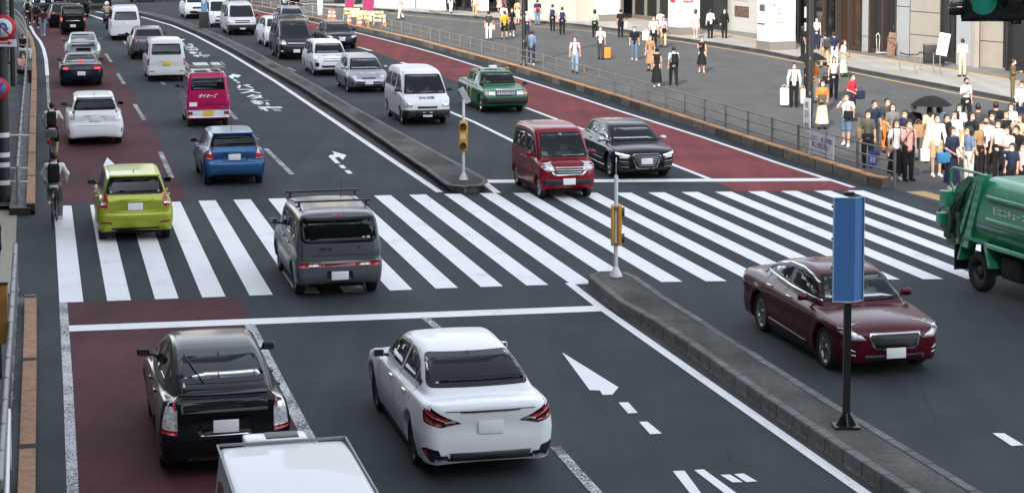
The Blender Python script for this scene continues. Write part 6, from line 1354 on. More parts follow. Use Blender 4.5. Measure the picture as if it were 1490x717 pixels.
# flashing signal posts on the median noses
def signal_post(px, z0, label, face, h=2.15, zs=.95):
    p = G(*px, z0); rt = empty('warning_light_post', (p.x, p.y, z0), face, label, 'signal post', 'white posts with yellow warning lights')
    MB().cyl((0, 0, 0), (0, 0, h), .042, .04, 12).build('pole', M_POLEW, rt); b = MB(); b.lathe([(.13, 0), (.13, .02), (.07, .14), (.045, .2)], 16); b.build('base', M_POLEW, rt)
    b = MB(); b.box((0, -.075, zs), (.225, .07, .80), bev=.02); w_ = b.build('signal_housing', M_YEL, rt)
    for dz in (.26, -.26):
        M = Matrix.Translation((0, -.112, zs+dz)) @ Matrix.Rotation(math.pi/2, 4, 'X'); MB().lathe([(.001, .0), (.075, .006), (.085, 0)], 20, M).build('lamp_lens', mat('lens_dark', (.035, .02, .015), .15, coat=1), w_)
        v = MB(); v.lathe([(.092, 0), (.095, .055)], 20, M); v.build('visor', mat('visor_dark', (.06, .035, .015), .5), w_)
    MB().box((0, -.114, zs), (.13, .01, .13)).build('label_plate', mat('label_grey', (.55, .55, .52), .6), w_)
    b = MB(); b.box((0, .07, zs), (.225, .06, .80), bev=.02); b.build('rear_housing', M_YEL, rt)
    c = MB(); c.box((0, 0, zs+.36), (.20, .20, .03)); c.box((0, 0, zs-.36), (.20, .20, .03)); c.build('clamp', M_GALV, rt)
    s = MB(); s.box((.03, 0, h+.12), (.16, .02, .46), ry=-.5, bev=.004); s.build('reflector_panel', mat('panel_pale', (.5, .52, .54), .4, .3), rt)
    return rt
signal_post((674.5, 261.5), HM, 'white post with yellow twin warning lights on the far median nose', R(-2), 2.15, 1.18)
signal_post((896, 402), HM, 'white post with edge-on yellow warning lights on the near median nose', R(88), 2.0, 1.02)
# big blue sign seen from behind
p = G(1231, 620, HM); rt = empty('lane_sign', (p.x, p.y, HM), R(0), 'tall plain blue sign on a black post, standing on the median', 'sign')
MB().box((0, 0, .80), (.095, .095, 1.9)).build('post', mat('sign_post_black', (.012, .012, .013), .4), rt)
b = MB(); b.box((0, 0, .012), (.36, .30, .024)); 
for r_ in range(4):
    M = Matrix.Rotation(r_*math.pi/2, 4, 'Z'); b.add([(.045, -.01, .03), (.14, -.01, .025), (.045, -.01, .20), (.045, .01, .025), (.14, .01, .025), (.045, .01, .20)], [(0, 1, 2), (5, 4, 3), (0, 3, 4, 1), (1, 4, 5, 2), (2, 5, 3, 0)], False, M)
b.build('base_plate', mat('sign_post_black', (.012, .012, .013), .4), rt)
v = [(-.17, -.05), (.055, -.075), (.055, -.075), (.20, .02), (.20, .06), (.055, -.035), (-.17, -.01)]
bl = mat('sign_blue', (.05, .155, .38), .6); bld = bl
zt, zb_ = 3.22, 1.78
pz = lambda x0, y0, x1, y1, m, nm, o=.0: mobj(nm, [(x0, y0, zb_+o), (x1, y1, zb_+o), (x1, y1, zt-o), (x0, y0, zt-o), (x0, y0+.03, zb_+o), (x1, y1+.03, zb_+o), (x1, y1+.03, zt-o), (x0, y0+.03, zt-o)], [(0, 1, 2, 3), (7, 6, 5, 4), (0, 4, 5, 1), (1, 5, 6, 2), (2, 6, 7, 3), (3, 7, 4, 0)], m, rt)
pz(-.215, -.08, .075, -.10, bl, 'sign_panel'); pz(.0752, -.10, .215, .03, bl, 'sign_panel')
fr = mat('sign_edge_pale', (.35, .48, .62), .4)
for x, y in ((-.22, -.08), (.22, .03)): MB().box((x, y, (zt+zb_)/2), (.012, .05, zt-zb_+.02)).build('edge_strip', fr, rt)
for z in (zt+.004, zb_-.004):
    b = MB(); b.cyl((-.22, -.08, z), (.075, -.10, z), .008, n=6); b.cyl((.075, -.10, z), (.22, .03, z), .008, n=6); b.build('edge_strip', fr, rt)
for z in (1.9, 2.25, 2.65, 3.1): MB().box((-.235, -.06, z), (.02, .03, .03)).build('hinge', M_BLK, rt)
MB().box((0, 0, 3.27), (.14, .10, .05)).build('post_cap', M_BLK, rt)
# left sign poles
def left_signs():
    p = G(6, 330, 0); D = 1.0
    q = G(6, 300, 0); rt = empty('sign_pole', q, 0, 'dark striped pole at left carrying the round road signs', 'sign pole')
    MB().cyl((0, 0, 0), (0, 0, 7.5), .16, .15, 16).build('pole', mat('pole_black', (.012, .012, .014), .5), rt)
    s = MB(); 
    for z in (.55, 1.0, 1.25, 1.75): s.lathe([(.165, 0), (.167, .06), (.165, .12)], 16, Matrix.Translation((0, 0, z)))
    b_ = s.build('reflective_band', mat('band_white', (.6, .6, .6), .4), rt)
    def sign(cx, cz, r, kind):
        g = MB(); M = Matrix.Translation((cx, -.22, cz)) @ Matrix.Rotation(math.pi/2, 4, 'X')
        g.lathe([(.001, -.01), (r, -.01), (r, .01), (.001, .01)], 36, M); o = g.build('sign_disc', mat('sign_red_ring', (.50, .015, .02), .45), rt)
        wht = mat('sign_white', (.66, .68, .70), .45); blu = mat('sign_blue_face', (.03, .16, .50), .45)
        g = MB(); g.lathe([(.001, .014), (r*.72, .014), (r*.72, .010)], 36, M); g.build('sign_face', wht if kind == 'turn' else blu, o)
        P = lambda pts, m, nm, o_=0.: (MB().prism([(cx+x*r, cz+z*r) for x, z in pts], .236+o_, .240+o_, Matrix(((1, 0, 0, 0), (0, 0, -1, 0), (0, 1, 0, 0), (0, 0, 0, 1)))).build(nm, m, o))
        red = mat('sign_red_ring', (.5, .015, .02), .45)
        if kind == 'turn':
            P([(-.34, -.45), (-.34, .15), (-.22, .38), (.05, .42), (.25, .32), (.34, .1), (.34, .0), (.5, .0), (.24, -.32), (.0, 0), (.16, 0), (.14, .1), (.04, .2), (-.08, .2), (-.16, .1), (-.16, -.45)], blu, 'arrow_symbol')
            P([(-.56, .48), (-.48, .56), (.56, -.48), (.48, -.56)], red, 'slash_symbol', .005)
        else:
            P([(-.56, .44), (-.44, .56), (.56, -.44), (.44, -.56)], red, 'slash_symbol', .005); P([(-.56, -.44), (-.44, -.56), (.56, .44), (.44, .56)], red, 'slash_symbol', .009)
    s_ = 427/7.37   # px per metre at the foot of the pole
    sx = lambda px: (px-6)/s_; sz = lambda py: (300-py)/s_*1.0
    sign(sx(12.5), sz(39), 19/s_, 'turn'); sign(sx(3), sz(127), 17/s_, 'stop')
    a = MB().box((sx(10), -.2, sz(61)), (42/s_, .03, 10.5/s_)).build('arrow_plate', mat('sign_white', (.66, .68, .70), .45), rt)
    MB().prism([(sx(-8), sz(60)), (sx(-8), sz(62)), (sx(19), sz(62)), (sx(19), sz(64.2)), (sx(26), sz(61)), (sx(19), sz(57.8)), (sx(19), sz(60))], .218, .222, Matrix(((1, 0, 0, 0), (0, 0, -1, 0), (0, 1, 0, 0), (0, 0, 0, 1)))).build('arrow_symbol', mat('sign_red_ring', (.5, .015, .02), .45), a)
    MB().box((sx(2), 0, sz(200)), (.5, .3, 3.0)).build('control_box', mat('pole_black', (.012, .012, .014), .5), rt) if False else None
    r2 = empty('slim_pole', G(19, 130), 0, 'slim dark pole behind the left road signs', 'pole'); MB().cyl((0, 0, 0), (0, 0, 7), .10, n=12).build('pole', mat('pole_black', (.012, .012, .014), .5), r2); MB().lathe([(.2, 0), (.2, .1), (.1, .15)], 12).build('base', mat('pole_black', (.012, .012, .014), .5), r2)
    r3 = empty('barrier_frame', G(10, 285, .12), 0, 'blue and white tubular barrier at the end of the left pavement', 'barrier')
    bm_ = mat('tube_blue', (.05, .15, .35), .5)
    MB().tube([(.02, 0, 0), (.02, 0, 1.6), (-.35, 0, 1.6)], .03, 8).build('frame', bm_, r3); w2 = mat('tube_white', (.55, .56, .58), .5)
    for z in (.35, .7, 1.55): MB().cyl((.02, .1, z), (.55, .1, z), .028, n=8).build('crossbar', w2, r3)
    b = MB(); b.box((-.2, .15, .9), (.42, .05, 1.25)); b.build('panel', mat('panel_darkgrey', (.05, .055, .06), .6), r3)
left_signs()
# brown sign seen edge-on at far left, bottom
q = G(5, 560, 0); rt = empty('timber_sign', q+Vector((-.05, .2, 0)), 0, 'brown wooden sign board cut off by the left edge', 'sign')
MB().box((-.08, 0, 1.08), (.34, .05, .95), bev=.01).build('board', mat('timber_brown', (.28, .13, .03), .6, noise=.25, nscale=6), rt); MB().cyl((-.05, 0, 0), (-.05, 0, .65), .03, n=8).build('leg', M_POLEB, rt)
MB().box((-.08, 0, 1.57), (.35, .07, .04)).build('cap', M_POLEB, rt)
# traffic light, top right, close to the bridge
def traffic_light():
    Dd = 22.; k = Dd/FPX; X = lambda px: (px-CX)*k; Z = lambda py: CH-(py+127)*k*1.0
    rt = empty('traffic_light', (X(1450), Dd, 0), 0, 'horizontal traffic light with green lamp lit at top right', 'traffic light')
    o = X(1450); hb = mat('signal_body_green_black', (.012, .016, .014), .45)
    MB().box((X(1475)-o, 0, Z(4)), (X(1550)-X(1405), .22, Z(-22)-Z(27)), bev=.03).build('housing', hb, rt)
    for i, (px, m) in enumerate(((1428, mat('green_lamp_lit', (.02, .22, .15), .3, emit=.08)), (1476, mat('amber_lamp_off', (.03, .02, .01), .2, coat=1)), (1524, mat('red_lamp_off', (.03, .008, .008), .2, coat=1)))):
        M = Matrix.Translation((X(px)-o, -.12, Z(1))) @ Matrix.Rotation(math.pi/2, 4, 'X'); r = 20*k
        MB().lathe([(.001, .03), (r*.5, .025), (r*.9, .0), (r, -.01)], 28, M).build('signal_lens', m, rt)
        v = MB(); M_ = M; n = 20; V = []; F = []
        for j in range(n+1):
            t = math.pi*(-.12+1.24*j/n); V += [(1.08*r*math.cos(t), 1.08*r*math.sin(t), 0), (1.08*r*math.cos(t), 1.08*r*math.sin(t)-.02, .17)]
        for j in range(n): F += [(2*j, 2*j+2, 2*j+3, 2*j+1)]
        v.add(V, F, True, M); v.build('visor', hb, rt)
    MB().box((X(1445)-o, .05, Z(27)), (X(1487)-X(1400), .04, 9*k)).build('lower_plate', mat('plate_black', (.012, .012, .014), .5), rt)
    MB().box((X(1440)-o, .02, Z(28)), (X(1455)-X(1426), .03, 6*k)).build('green_label', mat('label_green', (.02, .25, .12), .5), rt); text_obj('lettering', '7 新 宿', lambda u, v: Vector((X(1428)-o+u*25*k, -.002, Z(30.5)+v*4.5*k)), mkl, rt)
    MB().box((X(1480)-o, .03, Z(31)), (X(1487)-X(1472), .03, 9*k)).build('side_label', mat('plate_black', (.012, .012, .014), .5), rt); text_obj('lettering', '日+', lambda u, v: Vector((X(1476)-o+u*8*k, .005, Z(33.5)+v*5*k)), mkl, rt)
    MB().box((X(1404)-o, .03, Z(24)), (8*k, .03, 5*k)).build('side_label', mat('plate_black', (.012, .012, .014), .5), rt)
    b = MB(); b.box((X(1398)-o, .1, Z(5)), (24*k, .12, 9*k), bev=.02); b.cyl((X(1383)-o, .1, Z(-30)), (X(1392)-o, .1, Z(2)), .02, n=8); b.build('camera_housing', M_GALV, rt); MB().box((X(1397)-o, .1, Z(17)), (26*k, .1, 11*k), bev=.01).build('camera_bracket', M_BLK, rt)
    MB().cyl((X(1550)-o, .1, Z(-25)+.1), (X(1380)-o, .1, Z(-25)+.1), .04, n=10).build('mast_arm', M_GALV, rt); MB().cyl((X(1545)-o, .25, 0), (X(1545)-o, .25, 8.2), .09, n=14).build('pole', M_GALV, rt)
traffic_light()
# queue posts with belt, open sign, a-board
def queue_post(px, label):
    p = G(*px, HS); rt = empty('queue_post', (p.x, p.y, HS+.003), 0, label, 'queue post', 'metal belt posts outside the shop')
    MB().cyl((0, 0, .02), (0, 0, .92), .028, n=10).build('post', mat('brass_grey', (.38, .35, .28), .35, .7), rt); MB().lathe([(.17, 0), (.16, .02), (.03, .04)], 18).build('base', mat('brass_grey', (.38, .35, .28), .35, .7), rt); return p
Q = [queue_post(px, l) for px, l in (((1309, 104), 'leftmost belt post outside the shop'), ((1331, 107.5), 'second belt post from the left'), ((1338.5, 103), 'belt post standing behind the second one'), ((1358, 107), 'belt post left of the last one'), ((1367.5, 109.5), 'rightmost belt post below the open sign'))]
for i, j, lb in ((0, 1, 'between the two leftmost posts'), (1, 2, 'running back to the rear post'), (2, 3, 'between the rear post and the fourth post'), (3, 4, 'between the two right-hand posts')):
    a, b = Q[i], Q[j]; m_ = (a+b)/2; d = b-a
    tag(MB().add([(a.x, a.y, HS+.88), (m_.x, m_.y, HS+.83), (b.x, b.y, HS+.88), (a.x, a.y, HS+.82), (m_.x, m_.y, HS+.77), (b.x, b.y, HS+.82)]+[(a.x, a.y+.01, HS+.88), (m_.x, m_.y+.01, HS+.83), (b.x, b.y+.01, HS+.88), (a.x, a.y+.01, HS+.82), (m_.x, m_.y+.01, HS+.77), (b.x, b.y+.01, HS+.82)], [(3, 4, 1, 0), (4, 5, 2, 1), (6, 7, 10, 9), (7, 8, 11, 10)]).build('queue_belt', M_BLK), 'black queue belt '+lb, 'belt')
p = wpt(1372, 99); rt = empty('open_sign', p, R(-8), 'leaning white open sign board outside the shop', 'sign')
MB().box((.0, 0, .75+.35), (.50, .04, 1.05), ry=.18).build('board', mat('board_cool_white', (.6, .62, .64), .5), rt); text_obj('lettering', 'OPEN', lambda u, v: Vector((-.10+.36*u+.03*v, -.03, 1.28+.20*v)), mat('lettering_dark', (.03, .03, .05), .5), rt, .02); text_obj('lettering', '営業中', lambda u, v: Vector((-.16+.30*u+.03*v, -.03, 1.02+.08*v)), mat('lettering_dark', (.03, .03, .05), .5), rt); text_obj('lettering', 'LUNCH', lambda u, v: Vector((-.20+.26*u, -.03, .78+.06*v)), mat('lettering_dark', (.03, .03, .05), .5), rt); MB().cyl((0, .1, 0), (0, .05, .7), .02, n=6).build('leg', M_BLK, rt)
p = wpt(1295, 82)+Vector((0, -.4, 0)); rt = empty('menu_board', p, 0, 'wooden menu board leaning outside the dark shop entrance', 'menu board'); MB().box((0, 0, .62), (.42, .04, 1.2), ry=.12, bev=.01).build('board', mat('menu_brown', (.16, .09, .06), .6, noise=.5, nscale=14), rt); MB().box((0, .2, .5), (.36, .03, 1.0), rx=-.25).build('leg', m_brn, rt)
p = wpt(1276, 79)+Vector((0, -.3, 0)); rt = empty('hand_cart', p, 0, 'small wheeled hand cart left of the wooden menu board', 'cart'); MB().tube([(-.05, 0, .08), (-.1, 0, 1.0), (.0, 0, 1.1), (.08, 0, .9), (.05, 0, .1)], .02, 6).build('handle', mat('cart_pale', (.5, .5, .4), .5), rt); MB().box((.15, 0, .1), (.55, .35, .05), bev=.01).build('deck', mat('cart_grey', (.35, .38, .42), .5), rt)
b = MB(); a = wpt(1250, 79); c = wpt(1301, 84); b.cyl((a.x, a.y-.2, 1.1), (c.x, c.y-.2, 1.1), .02, n=6); tag(b.build('rail_bar', M_BLK), 'thin dark rail in front of the black shop entrance', 'rail')
p = wpt(1357, 92); rt = empty('planter_box', p+Vector((0, -.2, 0)), 0, 'low black box against the beige panelled wall', 'box'); MB().box((0, 0, .45), (.95, .4, .9), bev=.02).build('case', M_BLK, rt); MB().box((0, 0, .92), (1.0, .44, .04)).build('lid', m_plinth, rt)
# purple banners, cones, roadworks barriers
mpur = mat('banner_purple', (.24, .005, .07), .6)
for px, w_, lb in (((509, 18), .62, 'left'), ((536, 22.5), .72, 'right')):
    p = G(*px); rt = empty('purple_banner', p, 0, lb+' one of two upright purple banners by the roadworks', 'banner'); MB().box((0, 0, 1.80), (w_, .03, 3.2)).build('cloth', mpur, rt); MB().cyl((-w_/2-.03, 0, 0), (-w_/2-.03, 0, 3.9), .025, n=8).build('pole', M_GALV, rt)
    for k, ch in enumerate('新宿'): text_obj('lettering', ch, lambda u, v: Vector((-.14+.28*u, -.025, 1.15+.75*(1-k)+.28*v)), mkl, rt)
mo_ = mat('cone_orange', (.75, .12, .03), .5); mwh = mat('cone_white', (.75, .74, .72), .5)
def cone(px, label, col=mo_):
    p = G(*px); rt = empty('traffic_cone', p, 0, label, 'traffic cone', 'traffic cones of the roadworks'); MB().lathe([(.17, .03), (.045, .75), (.001, .76)], 16).build('cone_body', col, rt)
    for z, r0, r1 in ((.22, .142, .122), (.48, .097, .077)): MB().lathe([(r0+.004, z), (r1+.004, z+.12)], 16).build('reflective_band', mwh, rt)
    MB().box((0, 0, .015), (.42, .42, .03), bev=.008).build('base', col, rt)
for px, lb in (((480, 29), 'red cone furthest left among the roadworks'), ((486, 29.5), 'red and white cone left of the purple banners'), ((508, 36), 'orange cone just below the left purple banner'), ((524, 39), 'orange cone by the kerb below the right banner'), ((558.5, 38), 'lone orange and white cone on the plaza')): cone(px, lb)
def works_barrier(px, yaw, label):
    p = G(*px); rt = empty('works_barrier', p, yaw, label, 'barrier', 'yellow roadworks barriers'); my = mat('barrier_yellow', (.55, .36, .10), .5)
    for x in (-.55, .55): MB().tube([(x, -.2, 0), (x, 0, .8), (x, .2, 0)], .02, 6).build('leg', my, rt)
    for z in (.45, .72):
        MB().box((0, 0, z), (1.2, .03, .16)).build('plank', my, rt)
        b = MB(); [b.box((x, -.018, z), (.12, .01, .15), ry=.5) for x in (-.4, -.1, .2, .5)]; b.build('stripes', mwh, rt)
for i, (px, lb) in enumerate((((512, 29), 'behind the left purple banner'), ((522, 33), 'between the two purple banners'), ((532, 36.5), 'in front of the right purple banner'), ((545, 34), 'right of the purple banners'), ((548, 40), 'nearest the railing at the roadworks'))): works_barrier(px, R(-20+i*9), 'yellow and white roadworks barrier '+lb)
p = G(505, 21); rt = empty('signboard_cart', G(466, 30), 0, 'white site notice post at the far end of the railing', 'notice'); MB().box((0, 0, 1.1), (.35, .05, 1.5)).build('board', mwh, rt); MB().cyl((0, .04, 0), (0, .04, .5), .03, n=6).build('leg', M_GALV, rt)
# blue sign on a dark plinth on the far median
p = G(297, 41, HM); rt = empty('median_sign', (p.x, p.y, HM), 0, 'pale blue sign on a dark block at the far median', 'sign'); MB().box((0, 0, .5), (.55, .4, 1.0), bev=.03).build('block', mat('block_dark', (.05, .05, .055), .8), rt); MB().box((0, 0, 1.55), (.34, .05, 1.1)).build('board', mat('sign_sky_blue', (.18, .36, .58), .4), rt); MB().box((0, -.03, 1.7), (.18, .01, .35)).build('arrow_symbol', mwh, rt)
# small litter on median
# far railing across the top
a, b = G(215, 3.5), G(262, 3); guard_rail([(a.x, a.y, 0), (b.x, b.y, 0)], 1.0, .45, 3, 'dark pedestrian railing across the far road', M_BLK, 0, .03, .03)
# ================================================================ people
def seg_sd(x, y, z, a, b, ra, rb):
    ab = (b[0]-a[0], b[1]-a[1], b[2]-a[2]); l = max(ab[0]**2+ab[1]**2+ab[2]**2, 1e-9)
    t = np.clip(((x-a[0])*ab[0]+(y-a[1])*ab[1]+(z-a[2])*ab[2])/l, 0, 1)
    return np.sqrt((x-a[0]-ab[0]*t)**2+(y-a[1]-ab[1]*t)**2+(z-a[2]-ab[2]*t)**2)-(ra+(rb-ra)*t)
def ell_sd(x, y, z, c, r):
    k = np.sqrt(((x-c[0])/r[0])**2+((y-c[1])/r[1])**2+((z-c[2])/r[2])**2); return (k-1)*min(r)
def shape_sd(x, y, z, items, k):
    d = None
    for it in items:
        e = seg_sd(x, y, z, *it[1:]) if it[0] == 's' else ell_sd(x, y, z, *it[1:])
        d = e if d is None else smin(d, e, k)
    return d
def shape_mesh(items, h, k=.03, cut=None, newton=1):
    lo = [1e9]*3; hi = [-1e9]*3
    for it in items:
        for p, r in (((it[1], it[3]), (it[2], it[4])) if it[0] == 's' else ((it[1], max(it[2])),)):
            for i in range(3): lo[i] = min(lo[i], p[i]-r-.01); hi[i] = max(hi[i], p[i]+r+.01)
    def fn(x, y, z):
        d = shape_sd(x, y, z, items, k)
        for c in (cut or []): d = np.maximum(d, c(x, y, z))
        return d
    return sdf_mesh(fn, lo, hi, h, newton)
SKIN = mat('skin', (.46, .27, .19), .55, spec=.3); HAIR = mat('hair_black', (.012, .010, .009), .5); HAIRB = mat('hair_brown', (.05, .025, .014), .5); MASK = mat('face_mask', (.78, .78, .76), .8); MASKB = mat('face_mask_black', (.02, .02, .02), .8)
CL = {}
def cloth(c):
    tab = dict(white=(.72, .71, .68), black=(.012, .012, .014), navy=(.018, .025, .055), grey=(.16, .16, .16), dgrey=(.045, .047, .05), blue=(.10, .17, .30), jeans=(.09, .14, .22), ljeans=(.18, .26, .36), khaki=(.38, .29, .17), beige=(.48, .38, .26), cream=(.62, .52, .38), olive=(.085, .08, .06), yellow=(.55, .30, .02), pink=(.62, .32, .30), lpink=(.62, .42, .42), red=(.38, .03, .05), orange=(.60, .20, .04), green=(.38, .48, .38), lblue=(.40, .48, .58), sblue=(.12, .17, .26), brown=(.12, .085, .045), maroon=(.07, .02, .03), lilac=(.52, .47, .58), offw=(.58, .56, .52), tan=(.30, .18, .10), blueb=(.05, .22, .42))
    if c not in CL: CL[c] = mat('cloth_'+c, tab[c], .85, noise=.12, nscale=14, bump=.1, spec=.2)
    return CL[c]
def vadd(a, b): return (a[0]+b[0], a[1]+b[1], a[2]+b[2])
def hand_geo(mb, w, d, side):
    """small five-fingered hand from wrist w along d"""
    d = Vector(d).normalized(); u = Vector((side, 0, 0)); u = (u-d*u.dot(d)).normalized(); n = d.cross(u); w = Vector(w)
    c = lambda a, b, r0, r1: mb.cyl(tuple(w+d*a[0]+u*a[1]+n*a[2]), tuple(w+d*b[0]+u*b[1]+n*b[2]), r0, r1, 6)
    c((0, 0, 0), (.08, 0, 0), .026, .034)
    for i, (o, l) in enumerate(((-.028, .055), (-.010, .068), (.009, .072), (.027, .062))):
        c((.075, o, 0), (.075+l*.55, o*1.1, .006), .0095, .0085); c((.075+l*.55, o*1.1, .006), (.075+l*.9, o*1.1, .024), .0085, .006)
    c((.02, .028, 0), (.06, .055, .01), .012, .010); c((.06, .055, .01), (.085, .058, .022), .010, .007)
def person(loc, yaw, label, top='white', bot='black', kind='pants', hair='short', hc=None, mask='w', stride=.0, arms='down', H=1.68, sleeve='short', pose='stand', res=.026, hat=None, female=None, group='people in the plaza before the station', shoes='black', joints=None, z=None, straps=None):
    s = H/1.70; fem = female if female is not None else hair != 'short'
    sw = .142 if fem else .168; hip = .09; J = {}
    J['pel'] = (0, 0, .95); J['che'] = (0, .0, 1.30); J['nek'] = (0, .005, 1.44); J['hed'] = (0, -.015, 1.582)
    for sd_, n in ((1, 'L'), (-1, 'R')):
        ph = stride*sd_
        J['hip'+n] = (sd_*hip, 0, .92); J['kne'+n] = (sd_*(hip+.01), -.42*math.sin(max(ph, 0)*1.1)+.30*min(ph, 0)*-1*.9, .50)
        J['ank'+n] = (sd_*(hip+.005), -ph*.62 if ph > 0 else -ph*.75, .085+(.06 if ph < 0 else 0)*abs(stride)*3)
        J['sho'+n] = (sd_*sw, .01, 1.375); sg = -ph*.5
        if arms == 'down': J['elb'+n] = (sd_*(sw+.06), .02-sg*.25, 1.12); J['wri'+n] = (sd_*(sw+.07), -.05-sg*.55, .88)
        elif arms == 'phone': J['elb'+n] = (sd_*(sw+.04), .0, 1.12); J['wri'+n] = (sd_*.06, -.26, 1.18)
        elif arms == 'hold': J['elb'+n] = (sd_*(sw+.05), .02, 1.12); J['wri'+n] = (sd_*.12, -.22, 1.02)
        elif arms == 'face': J['elb'+n] = (sd_*(sw+.05), -.08 if n == 'R' else .02, 1.14 if n == 'R' else 1.12); J['wri'+n] = (sd_*.05, -.19, 1.42) if n == 'R' else (sd_*(sw+.05), -.04, .88)
        elif arms == 'one': J['elb'+n] = (sd_*(sw+.05), .0, 1.13); J['wri'+n] = (sd_*.10, -.22, 1.22) if n == 'R' else (sd_*(sw+.06), -.03, .88)
        elif arms == 'drink': J['elb'+n] = (sd_*(sw+.10), -.12, 1.24); J['wri'+n] = (sd_*.10, -.20, 1.46) if n == 'R' else (sd_*.16, -.2, 1.15)
        elif arms == 'umb': J['elb'+n] = (sd_*(sw+.04), -.02, 1.14); J['wri'+n] = (sd_*.12, -.20, 1.28) if n == 'R' else (sd_*(sw+.05), -.08, .92)
        elif arms == 'bars': J['elb'+n] = (sd_*(sw+.08), -.16, 1.16); J['wri'+n] = (sd_*.24, -.40, 1.02)
    if joints: J.update(joints)
    J = {k: tuple(c*s for c in v) for k, v in J.items()}
    if pose == 'ride' or pose == 'sit': pass
    rt = empty('person', (loc.x, loc.y, loc.z if z is None else z), yaw, label, 'person', group)
    g = lambda k: J[k]
    body = [('s', g('pel'), vadd(g('pel'), (0, 0, .05)), .105, .10), ('e', vadd(g('che'), (0, 0, .0)), (.125 if fem else .145, .095, .17)), ('s', g('pel'), g('che'), .095, .10), ('s', g('nek'), vadd(g('hed'), (0, .01, -.05)), .048, .05), ('e', g('hed'), (.075, .092, .115)), ('e', vadd(g('hed'), (0, -.05, -.05)), (.05, .045, .055)), ('s', vadd(g('hed'), (0, -.09, .01)), vadd(g('hed'), (0, -.104, -.02)), .009, .013)]
    body += [('s', vadd(g('nek'), (0, 0, -.02)), g('shoL'), .05, .048), ('s', vadd(g('nek'), (0, 0, -.02)), g('shoR'), .05, .048)]
    hb = MB(); feet = []
    for n, sd_ in (('L', 1), ('R', -1)):
        body += [('s', g('hip'+n), g('kne'+n), .082, .052), ('s', g('kne'+n), g('ank'+n), .053, .034), ('s', g('sho'+n), g('elb'+n), .045, .036), ('s', g('elb'+n), g('wri'+n), .036, .024)]
        a = g('ank'+n); ft = ('s', (a[0], a[1]+.02, a[2]-.045), (a[0]*1.15, a[1]-.15, a[2]-.052), .038, .032); body.append(ft); feet.append(('s', a, (a[0], a[1]+.0, a[2]-.02), .040, .04)); feet.append(('s', ft[1], ft[2], .048, .040))
        body += [('e', vadd(g('hed'), (sd_*.076, .01, -.005)), (.014, .02, .028))]
        w = Vector(g('wri'+n)); e = Vector(g('elb'+n)); hand_geo(hb, tuple(w), tuple(w-e), -sd_)
    V, Q = shape_mesh(body, res, .025)
    v = V.tolist(); b0 = len(v); v += [tuple(p) for p in hb.v]; f = Q.tolist()+[tuple(i+b0 for i in q) for q in hb.f]
    mobj('body', v, f, SKIN, rt, smooth=True)
    def part(nm, items, m, k=.03, cut=None): V, Q = shape_mesh(items, res, k, cut); return mobj(nm, V, Q, m, rt, smooth=True)
    off = .017
    T = [('s', vadd(g('pel'), (0, 0, .02)), g('che'), .118+off*.3, .125), ('e', g('che'), (.142 if fem else .162, .112, .18)), ('s', vadd(g('nek'), (0, 0, -.045)), g('shoL'), .058, .056), ('s', vadd(g('nek'), (0, 0, -.045)), g('shoR'), .058, .056)]
    if sleeve != 'none':
        for n in 'LR':
            a, b = Vector(g('sho'+n)), Vector(g('elb'+n)); w = Vector(g('wri'+n))
            if sleeve == 'short': T.append(('s', tuple(a), tuple(a.lerp(b, .72)), .056, .056))
            else: T += [('s', tuple(a), tuple(b), .056, .048), ('s', tuple(b), tuple(b.lerp(w, .93)), .048, .036)]
    zt = (1.475 if sleeve != 'none' else 1.43)*s; zb = (.86 if kind != 'dress' else .9)*s
    if pose != 'stand': zb = g('pel')[2]-.10
    T[0] = ('s', (g('pel')[0], g('pel')[1], g('pel')[2]-.03), (0, g('che')[1], (g('pel')[2]+g('che')[2])/2), .128 if not fem else .122, .108 if not fem else .098); T.append(('s', (0, g('che')[1], (g('pel')[2]+g('che')[2])/2), g('che'), .108 if not fem else .098, .118)); V0 = random.random()
    nx, ny = g('nek')[0], g('nek')[1]
    part('dress_top' if kind == 'dress' else 'shirt', T, cloth(top), .035, [lambda x, y, z: z-(zt if pose == 'stand' else g('nek')[2]+.035), lambda x, y, z: .062-np.hypot(x-nx, y-ny-.0)-np.maximum(0, (g('nek')[2]-.005)-z)*3])
    if kind in ('pants', 'shorts', 'tights'):
        P = [('s', g('pel'), vadd(g('pel'), (0, 0, .03)), .125, .12)]
        for n in 'LR':
            a, b, c = Vector(g('hip'+n)), Vector(g('kne'+n)), Vector(g('ank'+n))
            if kind == 'shorts': P.append(('s', tuple(a), tuple(a.lerp(b, .9)), .098, .085))
            else: P += [('s', tuple(a), tuple(b), .10, .072), ('s', tuple(b), tuple(b.lerp(c, .92)), .071, .058)]
        part('trousers' if kind != 'shorts' else 'shorts', P, cloth(bot), .03)
    elif kind in ('skirt', 'dress', 'longskirt'):
        zl = {'skirt': .42, 'dress': .38, 'longskirt': .20}[kind]; b = MB(); n = 20; prof = []; st2 = abs(stride)*.35
        for t in np.linspace(0, 1, 7): prof.append(((.125+.11*t**.8)*1.0, (.98-(.98-zl)*t)*s))
        V = []
        for r_, zz in prof:
            for i in range(n):
                a = 2*math.pi*i/n; k = 1+.06*math.sin(a*5)*(1-zz/.98/s); tt = 1-zz/(.98*s); V.append((r_*math.cos(a)*k, r_*math.sin(a)*k*(.82+st2*tt)-.0, zz))
        F = [(j*n+i, j*n+(i+1) % n, (j+1)*n+(i+1) % n, (j+1)*n+i) for j in range(6) for i in range(n)]; F.append(tuple(range(n)))
        mobj('skirt', V, F, cloth(bot if kind != 'dress' else top), rt, smooth=True)
    part('shoe', feet[:2], cloth(shoes), .02, [lambda x, y, z: .004-z if z is not None else z]); part('shoe', feet[2:], cloth(shoes), .02)
    hd = g('hed'); Hi = [('e', vadd(hd, (0, .016, .022)), (.090, .102, .112))]
